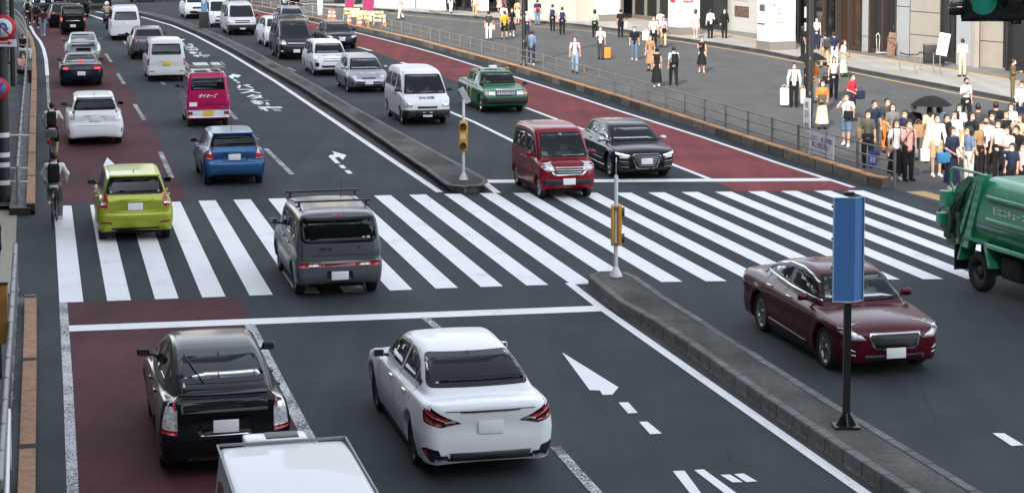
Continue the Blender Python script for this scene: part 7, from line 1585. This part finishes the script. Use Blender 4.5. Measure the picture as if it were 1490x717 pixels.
    if hair in ('bob', 'long'):
        Hi += [('s', vadd(hd, (.055, .03, .0)), vadd(hd, (.06, .03, -.12 if hair == 'bob' else -.22)), .045, .035), ('s', vadd(hd, (-.055, .03, .0)), vadd(hd, (-.06, .03, -.12 if hair == 'bob' else -.22)), .045, .035), ('s', vadd(hd, (0, .06, 0)), vadd(hd, (0, .075, -.12 if hair == 'bob' else -.28)), .07, .05)]
    if hair == 'bun': Hi += [('e', vadd(hd, (0, .09, .06)), (.05, .05, .05))]
    cutf = lambda x, y, z: np.minimum(hd[2]+.055-z, (hd[1]-.03)-y)*-1 if False else -np.maximum(z-(hd[2]+.05), y-(hd[1]-.035))
    part('hair', Hi, hc or HAIR, .025, [cutf] if hair != 'bald' else [lambda x, y, z: 1+0*x])
    if mask:
        part('face_mask', [('e', vadd(hd, (0, -.058, -.052)), (.060, .050, .05))], MASK if mask == 'w' else MASKB, .02, [lambda x, y, z: y-(hd[1]-.035)])
    e = MB()
    for sd_ in (1, -1): e.box(vadd(hd, (sd_*.03, -.088, .012)), (.022, .008, .009))
    e.build('eyes', HAIR, rt)
    if hat:
        MB().lathe([(.20, .0), (.10, .02), (.095, .10), (.001, .12)], 18, Matrix.Translation(vadd(hd, (0, .01, .045)))).build('hat', cloth(hat), rt)
    if straps:
        b = MB()
        for sd_ in (1, -1): b.tube([(sd_*.10*s, .11, 1.40*s), (sd_*.10*s, .0, 1.475*s), (sd_*.10*s, -.125, 1.36*s), (sd_*.12*s, -.11, 1.12*s)], .014, 6)
        b.build('backpack_strap', cloth(straps), rt)
    rt['_s'] = s
    return rt, J
def at_person(p, off): return p.matrix_basis @ Vector(off) if False else (Matrix.Translation(p.location) @ Matrix.Rotation(p.rotation_euler[2], 4, 'Z') @ Vector(off))
def thing_at(p, nm, label, cat, off, yaw=None):
    q = at_person(p, off); return empty(nm, q, p.rotation_euler[2] if yaw is None else yaw, label, cat)
def backpack(p, label, col='black', dz=1.0, s=1.):
    r = thing_at(p, 'backpack', label, 'backpack', (0, .19, dz)); MB().box((0, .02, .17), (.29*s, .17, .42*s), bev=.05).build('pack', cloth(col), r); MB().box((0, .12, .09), (.22*s, .05, .20*s), bev=.02).build('pocket', cloth(col), r)
    for sd_ in (1, -1): MB().tube([(sd_*.10, -.05, .36), (sd_*.11, -.17, .46), (sd_*.12, -.32, .32)], .015, 6).build('strap', cloth(col), r)
def bag(p, label, col='black', off=(.26, -.05, .52), size=(.30, .12, .34), handle=.28, nm='shoulder_bag', cat='bag'):
    r = thing_at(p, nm, label, cat, off); MB().box((0, 0, 0), size, bev=min(size)*.25).build('bag_body', cloth(col), r)
    if handle: MB().tube([(-size[0]*.3, 0, size[2]/2-.02), (-size[0]*.22, 0, size[2]/2+handle*.7), (0, 0, size[2]/2+handle), (size[0]*.22, 0, size[2]/2+handle*.7), (size[0]*.3, 0, size[2]/2-.02)], .008, 6).build('bag_handle', cloth(col), r)
    return r
def umbrella(p, label, off, h, r_=.55):
    r = thing_at(p, 'umbrella', label, 'umbrella', off); n = 16; V = [(0, 0, h)]; F = []; R_ = 5
    for k in range(1, R_+1):
        for i in range(n):
            t = 2*math.pi*i/n; rr = r_*k/R_*(1-.04*(i % 2)); V.append((rr*math.cos(t), rr*math.sin(t), h-.28*(k/R_)**2))
    for i in range(n): F.append((0, 1+i, 1+(i+1) % n))
    for k in range(R_-1):
        for i in range(n): F.append((1+k*n+i, 1+(k+1)*n+i, 1+(k+1)*n+(i+1) % n, 1+k*n+(i+1) % n))
    mobj('canopy', V, F, cloth('black'), r, smooth=True); MB().cyl((0, 0, -.15), (0, 0, h+.05), .008, n=8).build('shaft', M_GALV, r)
def W(px, py, z=0): return G(px, py, z)
Y = lambda d: R(d)
def P(px, py, yaw, label, z=0., **k):
    k.setdefault('res', .026 if py > 140 else .03 if py > 80 else .036)
    return person(G(px, py, z), R(yaw), label, z=z, **k)[0]
# far along the shopfronts
P(583, 29, -60, 'person in pink top and white trousers striding across the plaza far left', top='pink', bot='white', stride=.35, hair='short')
P(656, 20, 160, 'person in dark top and white trousers by the slim white column', z=HS, top='black', bot='white', stride=.3)
P(680, 15, 170, 'person in dark clothes deep in the far shopfront', z=HS, top='maroon', bot='black', hair='long')
P(691, 25, 175, 'person in white top and khaki trousers at the far shopfront', z=HS, top='white', bot='khaki', stride=.2)
P(727, 19, 10, 'woman in long pink dress by the far shops', z=HS, top='pink', kind='dress', hair='long')
p = P(711, 59, 185, 'person in dark grey shirt and white trousers walking away with pink bag', top='dgrey', bot='white', stride=.28); bag(p, 'small pink bag carried beside white trousers', 'pink', (-.28, -.02, .75), (.2, .08, .28))
P(733, 46, 180, 'person in white shirt just beyond the one in yellow', top='white', bot='grey', stride=.2)
P(734, 58, 190, 'person in mustard yellow top and dark shorts', top='yellow', bot='black', kind='shorts', stride=.35)
P(745, 53, 0, 'woman in black dress and white shoes beside the yellow top', top='black', kind='dress', hair='bob', shoes='white', stride=.2)
P(753, 37, 170, 'woman in ochre top with pale legs behind the black dress', top='khaki', bot='cream', kind='shorts', hair='bun', stride=.2)
P(767, 51, 10, 'child in white sun hat half hidden by the slender lamp post', top='lpink', bot='navy', hat='white', hair='bob', H=1.35)
p = P(773.5, 95, 165, 'man in grey blue shirt standing by the slender lamp post', top='sblue', bot='navy', sleeve='long', arms='phone', shoes='offw'); bag(p, 'dark green shoulder bag on the man in grey blue', 'olive', (.26, .08, 1.0), (.30, .12, .28), .3)
p = P(782, 37, 185, 'person in navy top with red bag before the cream wall', top='navy', bot='sblue'); bag(p, 'small red bag on the back of the person in navy', 'red', (0, .17, 1.1), (.26, .1, .2), 0)
p = P(804, 46, 175, 'left of two students with navy backpacks walking away', top='white', bot='black', stride=.2); backpack(p, 'navy backpack worn by the left of two students', 'navy')
p = P(818, 51, 180, 'right of two students with navy backpacks, light blue shirt', top='lblue', bot='black', stride=.15); backpack(p, 'navy backpack worn over a light blue shirt', 'navy')
p = P(836.5, 107, -5, 'person in pale pink overshirt and jeans walking towards the railing', top='lpink', bot='ljeans', stride=.25, straps='navy')
p = P(865.5, 55, 170, 'woman in pale green top and black trousers near the lit column', top='green', bot='black', hair='long', stride=.15, sleeve='long')
p = P(874, 87, -10, 'man in white shirt pulling the orange suitcase', top='white', bot='dgrey', straps='navy', arms='one', stride=.12)
r = empty('suitcase', G(883.5, 87), R(10), 'bright orange suitcase beside the man in white shirt', 'suitcase'); MB().box((0, 0, .34), (.34, .22, .55), bev=.04).build('shell', cloth('orange'), r); MB().tube([(-.1, 0, .6), (-.1, 0, .78), (.1, 0, .78), (.1, 0, .6)], .01, 6).build('handle', M_BLK, r)
for x in (-.13, .13):
    for y in (-.08, .08): MB().cyl((x-.015, y, .035), (x+.015, y, .035), .035, n=10).build('wheel', M_BLK, r)
p = P(903, 55, 190, 'person all in black with a pale bag by the white column', top='black', bot='black', hair='short'); bag(p, 'pale bottle bag held by the person all in black', 'offw', (-.32, -.05, .72), (.14, .1, .36), .1)
P(923, 88, 0, 'man in black t-shirt and blue jeans facing us', top='black', bot='jeans', stride=.15, shoes='offw')
p = P(951, 72, -10, 'big man in loose white t-shirt and black trousers with white carrier bag', top='white', bot='black', H=1.78); bag(p, 'white plastic carrier bag held by the big man in white', 'white', (-.42, -.1, .72), (.34, .2, .50), .12)
p = P(965, 69, 10, 'woman in lilac top and beige trousers with black bag', top='lilac', bot='beige', hair='long', stride=.15); bag(p, 'round black bag in front of the beige trousers', 'black', (0, -.2, .95), (.24, .14, .22), .2)
P(961, 57, 170, 'person in pale shirt just behind the big man in white', top='offw', bot='dgrey', stride=.1)
P(946, 104, -15, 'woman in patterned brown and white dress with long hair', top='tan', kind='dress', hair='long', hc=HAIRB, stride=.15)
P(955.5, 127, 175, 'woman in long black dress seen from behind in mid plaza', top='black', kind='longskirt', bot='black', hair='bun', sleeve='none', stride=.15, shoes='white')
p = P(980, 125, 190, 'man in pale blue shirt and black trousers walking away', top='lblue', bot='black', stride=.25); backpack(p, 'black backpack on the man in pale blue shirt', 'black')
P(1021, 106, -5, 'woman in fitted black dress with pale arms, one hand raised, alone in the plaza', top='black', kind='dress', hair='short', arms='one', female=True, sleeve='none', stride=.1, shoes='beige')
P(1012, 56, 165, 'woman in white top and pink shorts by the red sign column', z=HS, top='white', bot='lpink', kind='shorts', hair='long', hc=HAIRB, stride=.2, shoes='white')
p = P(1033.5, 56, 200, 'man in white shirt and black trousers before the plain wall', z=HS, top='white', bot='black', sleeve='long'); bag(p, 'black bag carried by the man at the plain wall', 'black', (-.30, 0, .95), (.32, .14, .28), .2)
P(1054, 56, 0, 'man in black suit standing on the pavement facing us', z=HS, top='black', bot='black', sleeve='long')
for x, y, t, b_, l in ((915, 22, 'lblue', 'black', 'pale blue top, leftmost in the dark entrance'), (923, 22.5, 'navy', 'jeans', 'navy top in the dark entrance'), (931, 21.5, 'olive', 'black', 'olive top in the dark entrance'), (938, 22, 'lilac', 'dgrey', 'lilac top, rightmost in the dark entrance'), (962, 25, 'green', 'black', 'green top in the crowd behind the big man'), (970, 29, 'white', 'navy', 'white top at the edge of the crowd entrance')):
    P(x, y, 170, 'person with '+l, z=HS, top=t, bot=b_, hair='long' if x % 2 else 'short')
P(1103, 45, 80, 'woman in white top partly behind the big notice column', z=HS, top='white', bot='tan', kind='skirt', hair='long')
P(1188, 72, -10, 'shop visitor in white top and navy trousers at the dark shopfront', z=HS, top='white', bot='navy', hair='bob')
p = P(1168, 88, 100, 'person all in black at the edge of the pavement by the lamp post', z=HS, top='black', bot='black', hair='bob'); bag(p, 'tan bag carried by the person all in black at the kerb', 'tan', (.05, -.28, .95), (.16, .3, .24), .2)
p = P(1200, 99, 195, 'person in grey shirt and khaki trousers stepping onto the pavement', top='grey', bot='khaki', stride=.3); backpack(p, 'grey backpack on the person in khaki trousers', 'dgrey')
P(1213, 98, 190, 'man in navy shirt and white trousers near the pavement', top='navy', bot='white', stride=.2)
p = P(1227, 112, 60, 'woman in white blouse and long pale green skirt', top='white', bot='green', kind='longskirt', hair='long', arms='hold'); bag(p, 'tan handbag held against the pale green skirt', 'tan', (0, -.24, 1.0), (.26, .1, .2), .1)
p = P(1155, 156, -5, 'man in white shirt carrying two big white bags', top='white', bot='black', sleeve='long', straps='maroon')
bag(p, 'large white bag in the left of the picture, bulging', 'white', (-.36, -.06, .40), (.34, .26, .66), .12); bag(p, 'pale green white bag on the other side of the same man', 'offw', (.34, -.06, .42), (.2, .26, .56), .12)
p = P(1174, 152, 60, 'person in black behind the thick lamp post', top='black', bot='black', hair='short', arms='umb'); umbrella(p, 'open black umbrella behind the thick lamp post', (-.1, -.2, 1.28), .75, .62)
P(1184, 150, 20, 'person in orange top peeping past the thick lamp post', top='orange', bot='grey', hair='bob')
p = P(1213, 144, -10, 'woman in white sleeveless blouse and black trousers', top='white', bot='black', hair='long', sleeve='none', stride=.3); bag(p, 'black handbag swinging beside the black trousers', 'black', (-.32, -.1, .75), (.28, .14, .3), .15)
p = P(1196, 188, 5, 'woman in orange top and long cream skirt', top='orange', bot='cream', kind='longskirt', hair='bob', arms='hold'); bag(p, 'olive satchel across the orange top', 'olive', (-.06, -.2, 1.05), (.28, .12, .3), .0)
p = P(1239, 176, 40, 'man in red checked shirt and dark shorts', top='red', bot='navy', kind='shorts', arms='hold'); bag(p, 'navy shoulder bag on the man in red checks', 'navy', (.05, -.36, .95), (.34, .16, .3), .15)
p = P(1231, 213, -20, 'person in white shirt drinking from a bottle, denim shorts', top='white', bot='jeans', kind='shorts', arms='drink', shoes='white', stride=.2); bag(p, 'black sling bag on the chest of the drinker', 'black', (.10, -.2, 1.02), (.30, .14, .26), .25)
p = P(1262, 244, -5, 'person in olive t-shirt and black trousers at the railing', top='olive', bot='black', female=True, H=1.66); bag(p, 'brown shoulder bag on the person in olive', 'tan', (-.26, -.02, 1.0), (.12, .26, .32), .3)
p = P(1271, 226, 20, 'person in navy t-shirt just behind the olive one', top='navy', bot='dgrey', hair='short'); backpack(p, 'dark backpack worn over the navy t-shirt', 'dgrey')
P(1298, 232, -5, 'woman with thick brown hair and grey top behind the front row', top='grey', bot='black', kind='skirt', hair='long', hc=HAIRB, arms='hold')
bag(bpy.data.objects[p.name] if False else P(1290, 222, 10, 'person in ochre trousers glimpsed behind the front row', top='dgrey', bot='orange'), 'orange tote bag between the front pair', 'orange', (.1, -.2, .75), (.34, .1, .42), .2)
P(1303, 262, 5, 'woman in white top and long black skirt beside the kerb end', top='white', bot='black', kind='longskirt', hair='bob', hc=HAIRB, shoes='white', straps='black')
P(1321, 263, 15, 'man in pink t-shirt touching his face', top='pink', bot='black', arms='face', straps='black')
P(1329, 233, -10, 'person in black t-shirt with red print', top='black', bot='jeans', sleeve='long')
p = P(1352, 237, 175, 'woman in cream dress under the open black umbrella', top='cream', kind='dress', hair='long', hc=HAIRB, arms='umb'); umbrella(p, 'open black umbrella in the waiting crowd', (-.05, -.12, 1.28), .70, .62)
bag(p, 'brown paper bag on the arm of the woman under the umbrella', 'tan', (.34, .1, .95), (.30, .16, .4), .15)
p = P(1362, 257, 5, 'man in loose white shirt and beige shorts in the front row', top='white', bot='khaki', kind='shorts', sleeve='long', H=1.76, shoes='white'); bag(p, 'small white tote beside the beige shorts', 'white', (-.34, -.05, .62), (.26, .12, .36), .15)
P(1395, 233, -20, 'woman with black bob and white blouse in the second row', top='white', bot='beige', kind='skirt', hair='bob')
P(1390, 246, -60, 'woman in white dress looking down to the left', top='white', kind='dress', hair='long')
p = P(1385, 276, 20, 'woman in long navy dress reading a paper', top='navy', kind='longskirt', bot='navy', hair='bob', hc=HAIRB, arms='hold', shoes='offw'); bag(p, 'bright blue handbag beside the navy dress', 'blueb', (-.33, -.08, .88), (.36, .14, .28), .1)
P(1409, 275, -70, 'woman in blue grey shirt turned to the side', top='sblue', bot='offw', hair='long')
P(1405, 184, 15, 'woman in white t-shirt and black trousers strolling alone behind the crowd', top='white', bot='black', hair='bun', mask='b', arms='one', stride=.25)
p = P(1434, 256, -25, 'man in white shirt with black mask and sling bag', top='white', bot='black', mask='b', arms='one'); bag(p, 'black sling bag across a white shirt in the crowd', 'black', (-.12, -.2, 1.05), (.3, .1, .18), .0)
P(1443, 249, -30, 'woman with very long black hair behind the sling bag man', top='dgrey', bot='tan', kind='longskirt', hair='long')
p = P(1462, 245, 5, 'woman in long black sleeveless dress with pale arms', top='black', kind='longskirt', bot='black', hair='long', sleeve='none', arms='hold'); bag(p, 'small white bag against the long black dress', 'white', (-.18, -.22, .9), (.18, .08, .24), .15)
P(1486, 190, -30, 'person in white shirt holding a sheet of paper at the right edge', top='white', bot='navy', arms='hold', sleeve='long')
P(1484, 252, -60, 'woman in tan top at the right edge of the crowd', top='beige', bot='dgrey', hair='long', hc=HAIRB)
P(1478, 268, -50, 'person in black top just above the green lorry', top='black', bot='black', hair='short', H=1.6)
P(1472, 284, -40, 'child with black hair close to the green lorry', top='navy', bot='black', hair='bob', H=1.35)
P(1489, 284, -60, 'child in pale top at the right edge over the lorry', top='lpink', bot='black', hair='short', H=1.35)
P(1422, 232, 170, 'person in dark top standing behind the second row', top='dgrey', bot='black', hair='short')
P(1473, 148, 75, 'man in brown suit looking at his phone near the kerb', top='brown', bot='brown', sleeve='long', arms='phone', mask='w')
P(1400, 112, 190, 'man in white shirt and beige trousers at the open sign', z=HS, top='white', bot='beige', sleeve='long', arms='phone', stride=.05)
for x, l in ((1283, 'left'), (1293, 'right')): P(x, 72, 170, l+' one of two figures in white inside the black shop entrance', z=HS, top='white', bot='black')

for i, (x, y, t, b_, hr, yw, lb) in enumerate(((1376, 246, 'black', 'black', 'short', 20, 'man in black between the white shirt and the white dress'), (1316, 240, 'navy', 'navy', 'short', -30, 'person in navy half hidden behind the pink t-shirt'), (1412, 246, 'black', 'dgrey', 'long', 30, 'dark clothed woman in the gap before the sling bag man'),
        (1452, 262, 'white', 'black', 'bob', -40, 'woman in white with short bob right of the sling bag man'), (1448, 230, 'black', 'black', 'short', 160, 'man in black at the back of the crowd on the right'), (1470, 226, 'offw', 'black', 'long', -20, 'woman in off white behind the long black dress'), (1424, 262, 'tan', 'black', 'long', 40, 'woman in brown top beside the blue grey shirt'),
        (1466, 272, 'white', 'navy', 'bob', -60, 'person in white right above the green lorry roof'), (1366, 232, 'lblue', 'black', 'bob', 170, 'woman in pale blue behind the loose white shirt'))):
    P(x, y, yw, lb, top=t, bot=b_, hair=hr, arms=('down', 'phone', 'hold')[i % 3], H=1.58+.03*(i % 5))
# left side of the street
P(63, 53, 185, 'person in maroon top and jeans walking beside the queue of cars', top='maroon', bot='ljeans', stride=.2, shoes='white', group='people beside the left lane')
P(10, 93, 90, 'person in white shirt behind the left road signs', z=.12, top='white', bot='black', group='people beside the left lane')
def sitter(px, py, yaw, label, top, bot, zz=.12):
    jo = {'pel': (0, .05, .55), 'che': (0, 0, .92), 'nek': (0, -.03, 1.07), 'hed': (0, -.09, 1.20)}
    for n, s in (('L', 1), ('R', -1)): jo.update({'hip'+n: (s*.09, .03, .53), 'kne'+n: (s*.12, -.40, .52), 'ank'+n: (s*.10, -.40, .09), 'sho'+n: (s*.17, -.0, 1.03), 'elb'+n: (s*.22, -.12, .78), 'wri'+n: (s*.08, -.34, .78)})
    return person(G(px, py, zz), R(yaw), label, z=zz, top=top, bot=bot, pose='sit', joints=jo, res=.034, group='people beside the left lane')[0]
sitter(33, 88, 60, 'person in dark clothes sitting against the left railing', 'black', 'white'); sitter(31, 122, 60, 'person in pink top sitting lower down against the left railing', 'pink', 'black')
for x, y, l in ((33, 88, 'upper'), (31, 122, 'lower')):
    r = empty('kerb_bollard_seat', G(x, y, .12)+Vector((.05, .06, 0)), 0, 'low block seat under the '+l+' sitting person', 'block'); MB().box((0, 0, .20), (.4, .35, .40), bev=.03).build('block', m_plinth, r)
p = P(-6, 428, -80, 'dark clothed person cut off by the left edge, one hand showing', top='black', bot='black', sleeve='long', arms='phone', group='people beside the left lane')
# cyclists -------------------------------------------------------------
def bicycle(loc, yaw, label, basket=False):
    rt = empty('bicycle', loc, yaw, label, 'bicycle')            # faces -y
    mf = mat('bike_frame', (.02, .02, .022), .4, .3); mt = M_TYRE
    for y, nm in ((-.52, 'front'), (.52, 'rear')):
        M = Matrix.Translation((0, y, .33)) @ Matrix.Rotation(math.pi/2, 4, 'Y')
        w_ = MB().lathe([(.325+.018*math.cos(t), .018*math.sin(t)) for t in np.linspace(0, 2*math.pi, 9)], 28, M).build('wheel', mt, rt)
        MB().lathe([(.30+.008*math.cos(t), .012*math.sin(t)) for t in np.linspace(0, 2*math.pi, 7)], 28, M).build('rim', M_GALV, w_)
        s = MB()
        for i in range(12): a = 2*math.pi*i/12; s.cyl((0, y, .33), (0, y+.30*math.cos(a), .33+.30*math.sin(a)), .002, n=4)
        s.build('spokes', M_GALV, w_); MB().cyl((-.04, y, .33), (.04, y, .33), .022, n=8).build('hub', M_GALV, w_)
    f = MB(); f.tube([(0, -.38, .78), (0, -.05, .30), (0, .20, .82)], .016); f.tube([(0, -.38, .78), (0, .18, .75)], .014); f.tube([(.03, .52, .33), (0, -.02, .30)], .010); f.tube([(.03, .52, .33), (0, .18, .74)], .009); f.tube([(-.03, .52, .33), (0, -.02, .30)], .010); f.tube([(.03, -.52, .33), (0, -.40, .70)], .012); f.tube([(-.03, -.52, .33), (0, -.40, .70)], .012); f.cyl((0, -.40, .70), (0, -.36, .98), .014); f.build('frame', mf, rt)
    h = MB(); h.tube([(-.27, -.28, 1.0), (-.12, -.36, 1.0), (.12, -.36, 1.0), (.27, -.28, 1.0)], .013); h.build('handlebar', M_GALV, rt); s = MB(); s.box((0, .22, .88), (.16, .25, .07), bev=.03); s.build('saddle', M_BLK, rt)
    c = MB(); c.cyl((-.05, -.02, .30), (.05, -.02, .30), .02); c.box((.07, -.02, .40), (.015, .03, .18)); c.box((.12, -.02, .48), (.09, .07, .02)); c.box((-.07, -.02, .20), (.015, .03, .18)); c.box((-.12, -.02, .12), (.09, .07, .02)); c.build('crank', M_GALV, rt)
    MB().box((0, .88, .62), (.07, .03, .07), bev=.01).build('rear_reflector', M_RED, rt)
    g = MB(); n = 12
    for i in range(n):
        a = math.pi*(-.05+.62*i/n)
        g.box((0, .52+.36*math.cos(a), .33+.36*math.sin(a)), (.05, .012, .10), rx=a)
    g.build('mudguard', mf, rt)
    if basket: MB().box((0, .55, .84), (.34, .34, .22), bev=.02).build('basket', mat('basket_grey', (.07, .07, .07), .8, noise=.4, nscale=40), rt)
    return rt
def cyclist(px, label, blabel, top, bot, kind, packl, basket, sleeve='short'):
    g = G(*px); yaw = R(180+9); bicycle(g, yaw, blabel, basket)
    jo = {'pel': (0, .17, .98), 'che': (0, .02, 1.33), 'nek': (0, -.02, 1.47), 'hed': (0, -.07, 1.62), 'hipL': (.085, .14, .95), 'hipR': (-.085, .14, .95), 'kneL': (.12, -.18, .80), 'kneR': (-.12, -.10, .56), 'ankL': (.12, .03, .56), 'ankR': (-.12, .06, .20),
          'shoL': (.18, .0, 1.42), 'shoR': (-.18, .0, 1.42), 'elbL': (.29, -.14, 1.20), 'elbR': (-.29, -.14, 1.20), 'wriL': (.26, -.24, 1.04), 'wriR': (-.26, -.24, 1.04)}
    p = person(g, yaw, label, z=0, top=top, bot=bot, kind=kind, pose='ride', joints=jo, group='cyclists in the left gutter', sleeve=sleeve, shoes='white' if basket is False else 'red')[0]
    q = thing_at(p, 'backpack', packl, 'backpack', (0, .24, 1.08)); MB().box((0, 0, .17), (.28, .16, .44), bev=.06).build('pack', cloth('black'), q); MB().box((0, .09, .08), (.2, .05, .2), bev=.02).build('pocket', cloth('black'), q)
    for sd_ in (1, -1): MB().tube([(sd_*.09, -.03, .36), (sd_*.10, -.16, .46), (sd_*.12, -.34, .30)], .016, 6).build('strap', cloth('black'), q)
# feet of the machine: mid point between the wheels
cyclist((77, 232), 'farther cyclist in white shirt and dark shorts', 'bicycle with rear basket ridden by the farther cyclist', 'white', 'black', 'shorts', 'black backpack on the farther cyclist', True)
cyclist((80.5, 326), 'nearer cyclist in pale grey shirt entering the crossing', 'dark bicycle of the nearer cyclist on the crossing', 'white', 'grey', 'pants', 'shiny black backpack on the nearer cyclist', False, 'long')
cyclist((53, 44), 'distant cyclist in grey beside the railing', 'distant bicycle beside the left railing', 'grey', 'black', 'pants', 'small dark backpack on the distant cyclist', False)
cyclist((41, 37), 'most distant cyclist in white by the bend', 'most distant bicycle at the bend', 'white', 'black', 'pants', 'white cyclist backpack far at the bend', False)
# motorcyclist near the tall white van
g = G(156, 42); rt = empty('motorcycle', g, R(189), 'dark scooter riding left of the tall white van', 'motorcycle')
for y in (-.62, .58):
    M = Matrix.Translation((0, y, .28)) @ Matrix.Rotation(math.pi/2, 4, 'Y'); MB().lathe([(.17, -.05), (.25, -.06), (.28, -.03), (.28, .03), (.25, .06), (.17, .05)], 20, M).build('wheel', M_TYRE, rt)
MB().box((0, .2, .62), (.32, .95, .35), bev=.08).build('body', P_BLACK, rt); MB().box((0, -.5, .75), (.4, .2, .7), rx=-.2, bev=.06).build('front_shield', P_BLACK, rt); MB().tube([(-.32, -.42, 1.08), (0, -.5, 1.1), (.32, -.42, 1.08)], .018).build('handlebar', M_BLK, rt); MB().box((0, .75, .70), (.16, .06, .08), bev=.01).build('tail_light', M_RED, rt); MB().box((0, .35, .83), (.28, .6, .1), bev=.04).build('seat', M_BLK, rt)
jo = {'pel': (0, .25, .95), 'che': (0, .15, 1.30), 'nek': (0, .10, 1.44), 'hed': (0, .06, 1.58)}
for n, s in (('L', 1), ('R', -1)): jo.update({'hip'+n: (s*.1, .22, .92), 'kne'+n: (s*.2, -.2, .78), 'ank'+n: (s*.2, -.1, .38), 'sho'+n: (s*.19, .12, 1.40), 'elb'+n: (s*.3, -.1, 1.18), 'wri'+n: (s*.28, -.36, 1.10)})
p = person(g, R(189), 'scooter rider in beige jacket and white helmet', z=0, top='beige', bot='dgrey', pose='ride', joints=jo, sleeve='long', res=.036, group='people beside the left lane')[0]
MB().lathe([(.001, .15), (.09, .13), (.135, .05), (.14, -.04), (.12, -.09)], 18, Matrix.Translation((0, .06, 1.60))).build('helmet', mat('helmet_white', (.75, .75, .75), .25, coat=1), p)
# drivers ---------------------------------------------------------------
def driver(car, label, top, y=-.36, hc=None, hair='short'):
    rt, sh, wr, sdd = car; sp = None; ang = rt.rotation_euler[2]; c, s = math.cos(ang), math.sin(ang)
    st_ = [o for o in rt.children if o.name.startswith('seat')]; bx = [o for o in st_ if abs(sum(v.co.y for v in o.data.vertices)/len(o.data.vertices)-y) < .1]
    o = max(bx, key=lambda o: sum(v.co.x for v in o.data.vertices)); vs_ = [v.co for v in o.data.vertices]; x0 = min(v.x for v in vs_)+.28; z0 = min(v.z for v in vs_)
    jo = {'pel': (0, .02, .62), 'che': (0, .06, .98), 'nek': (0, .06, 1.12), 'hed': (0, .02, 1.25)}
    for n, q in (('L', 1), ('R', -1)): jo.update({'hip'+n: (q*.09, .0, .60), 'kne'+n: (q*.13, -.42, .66), 'ank'+n: (q*.12, -.62, .32), 'sho'+n: (q*.18, .05, 1.07), 'elb'+n: (q*.24, -.14, .86), 'wri'+n: (q*.15, -.36, .92)})
    # person faces -y locally; car faces +x
    loc = Vector((rt.location.x+x0*c-y*s, rt.location.y+x0*s+y*c, z0-.36))
    return person(loc, ang+math.pi/2, label, z=loc.z, top=top, bot='dgrey', pose='sit', joints=jo, hair=hair, hc=hc, group='drivers behind their windscreens', H=1.62)[0]
driver(sky_, 'driver of the maroon sedan in pale shirt', 'offw'); driver(roox, 'driver of the dark red mini wagon', 'offw'); driver(ta, 'driver of the white van with black bumper', 'white'); driver(ta, 'passenger in the white van with black bumper', 'lblue', .36); driver(taxi, 'taxi driver in white shirt', 'white'); driver(sky_, 'front passenger of the maroon sedan in white', 'white', .36)
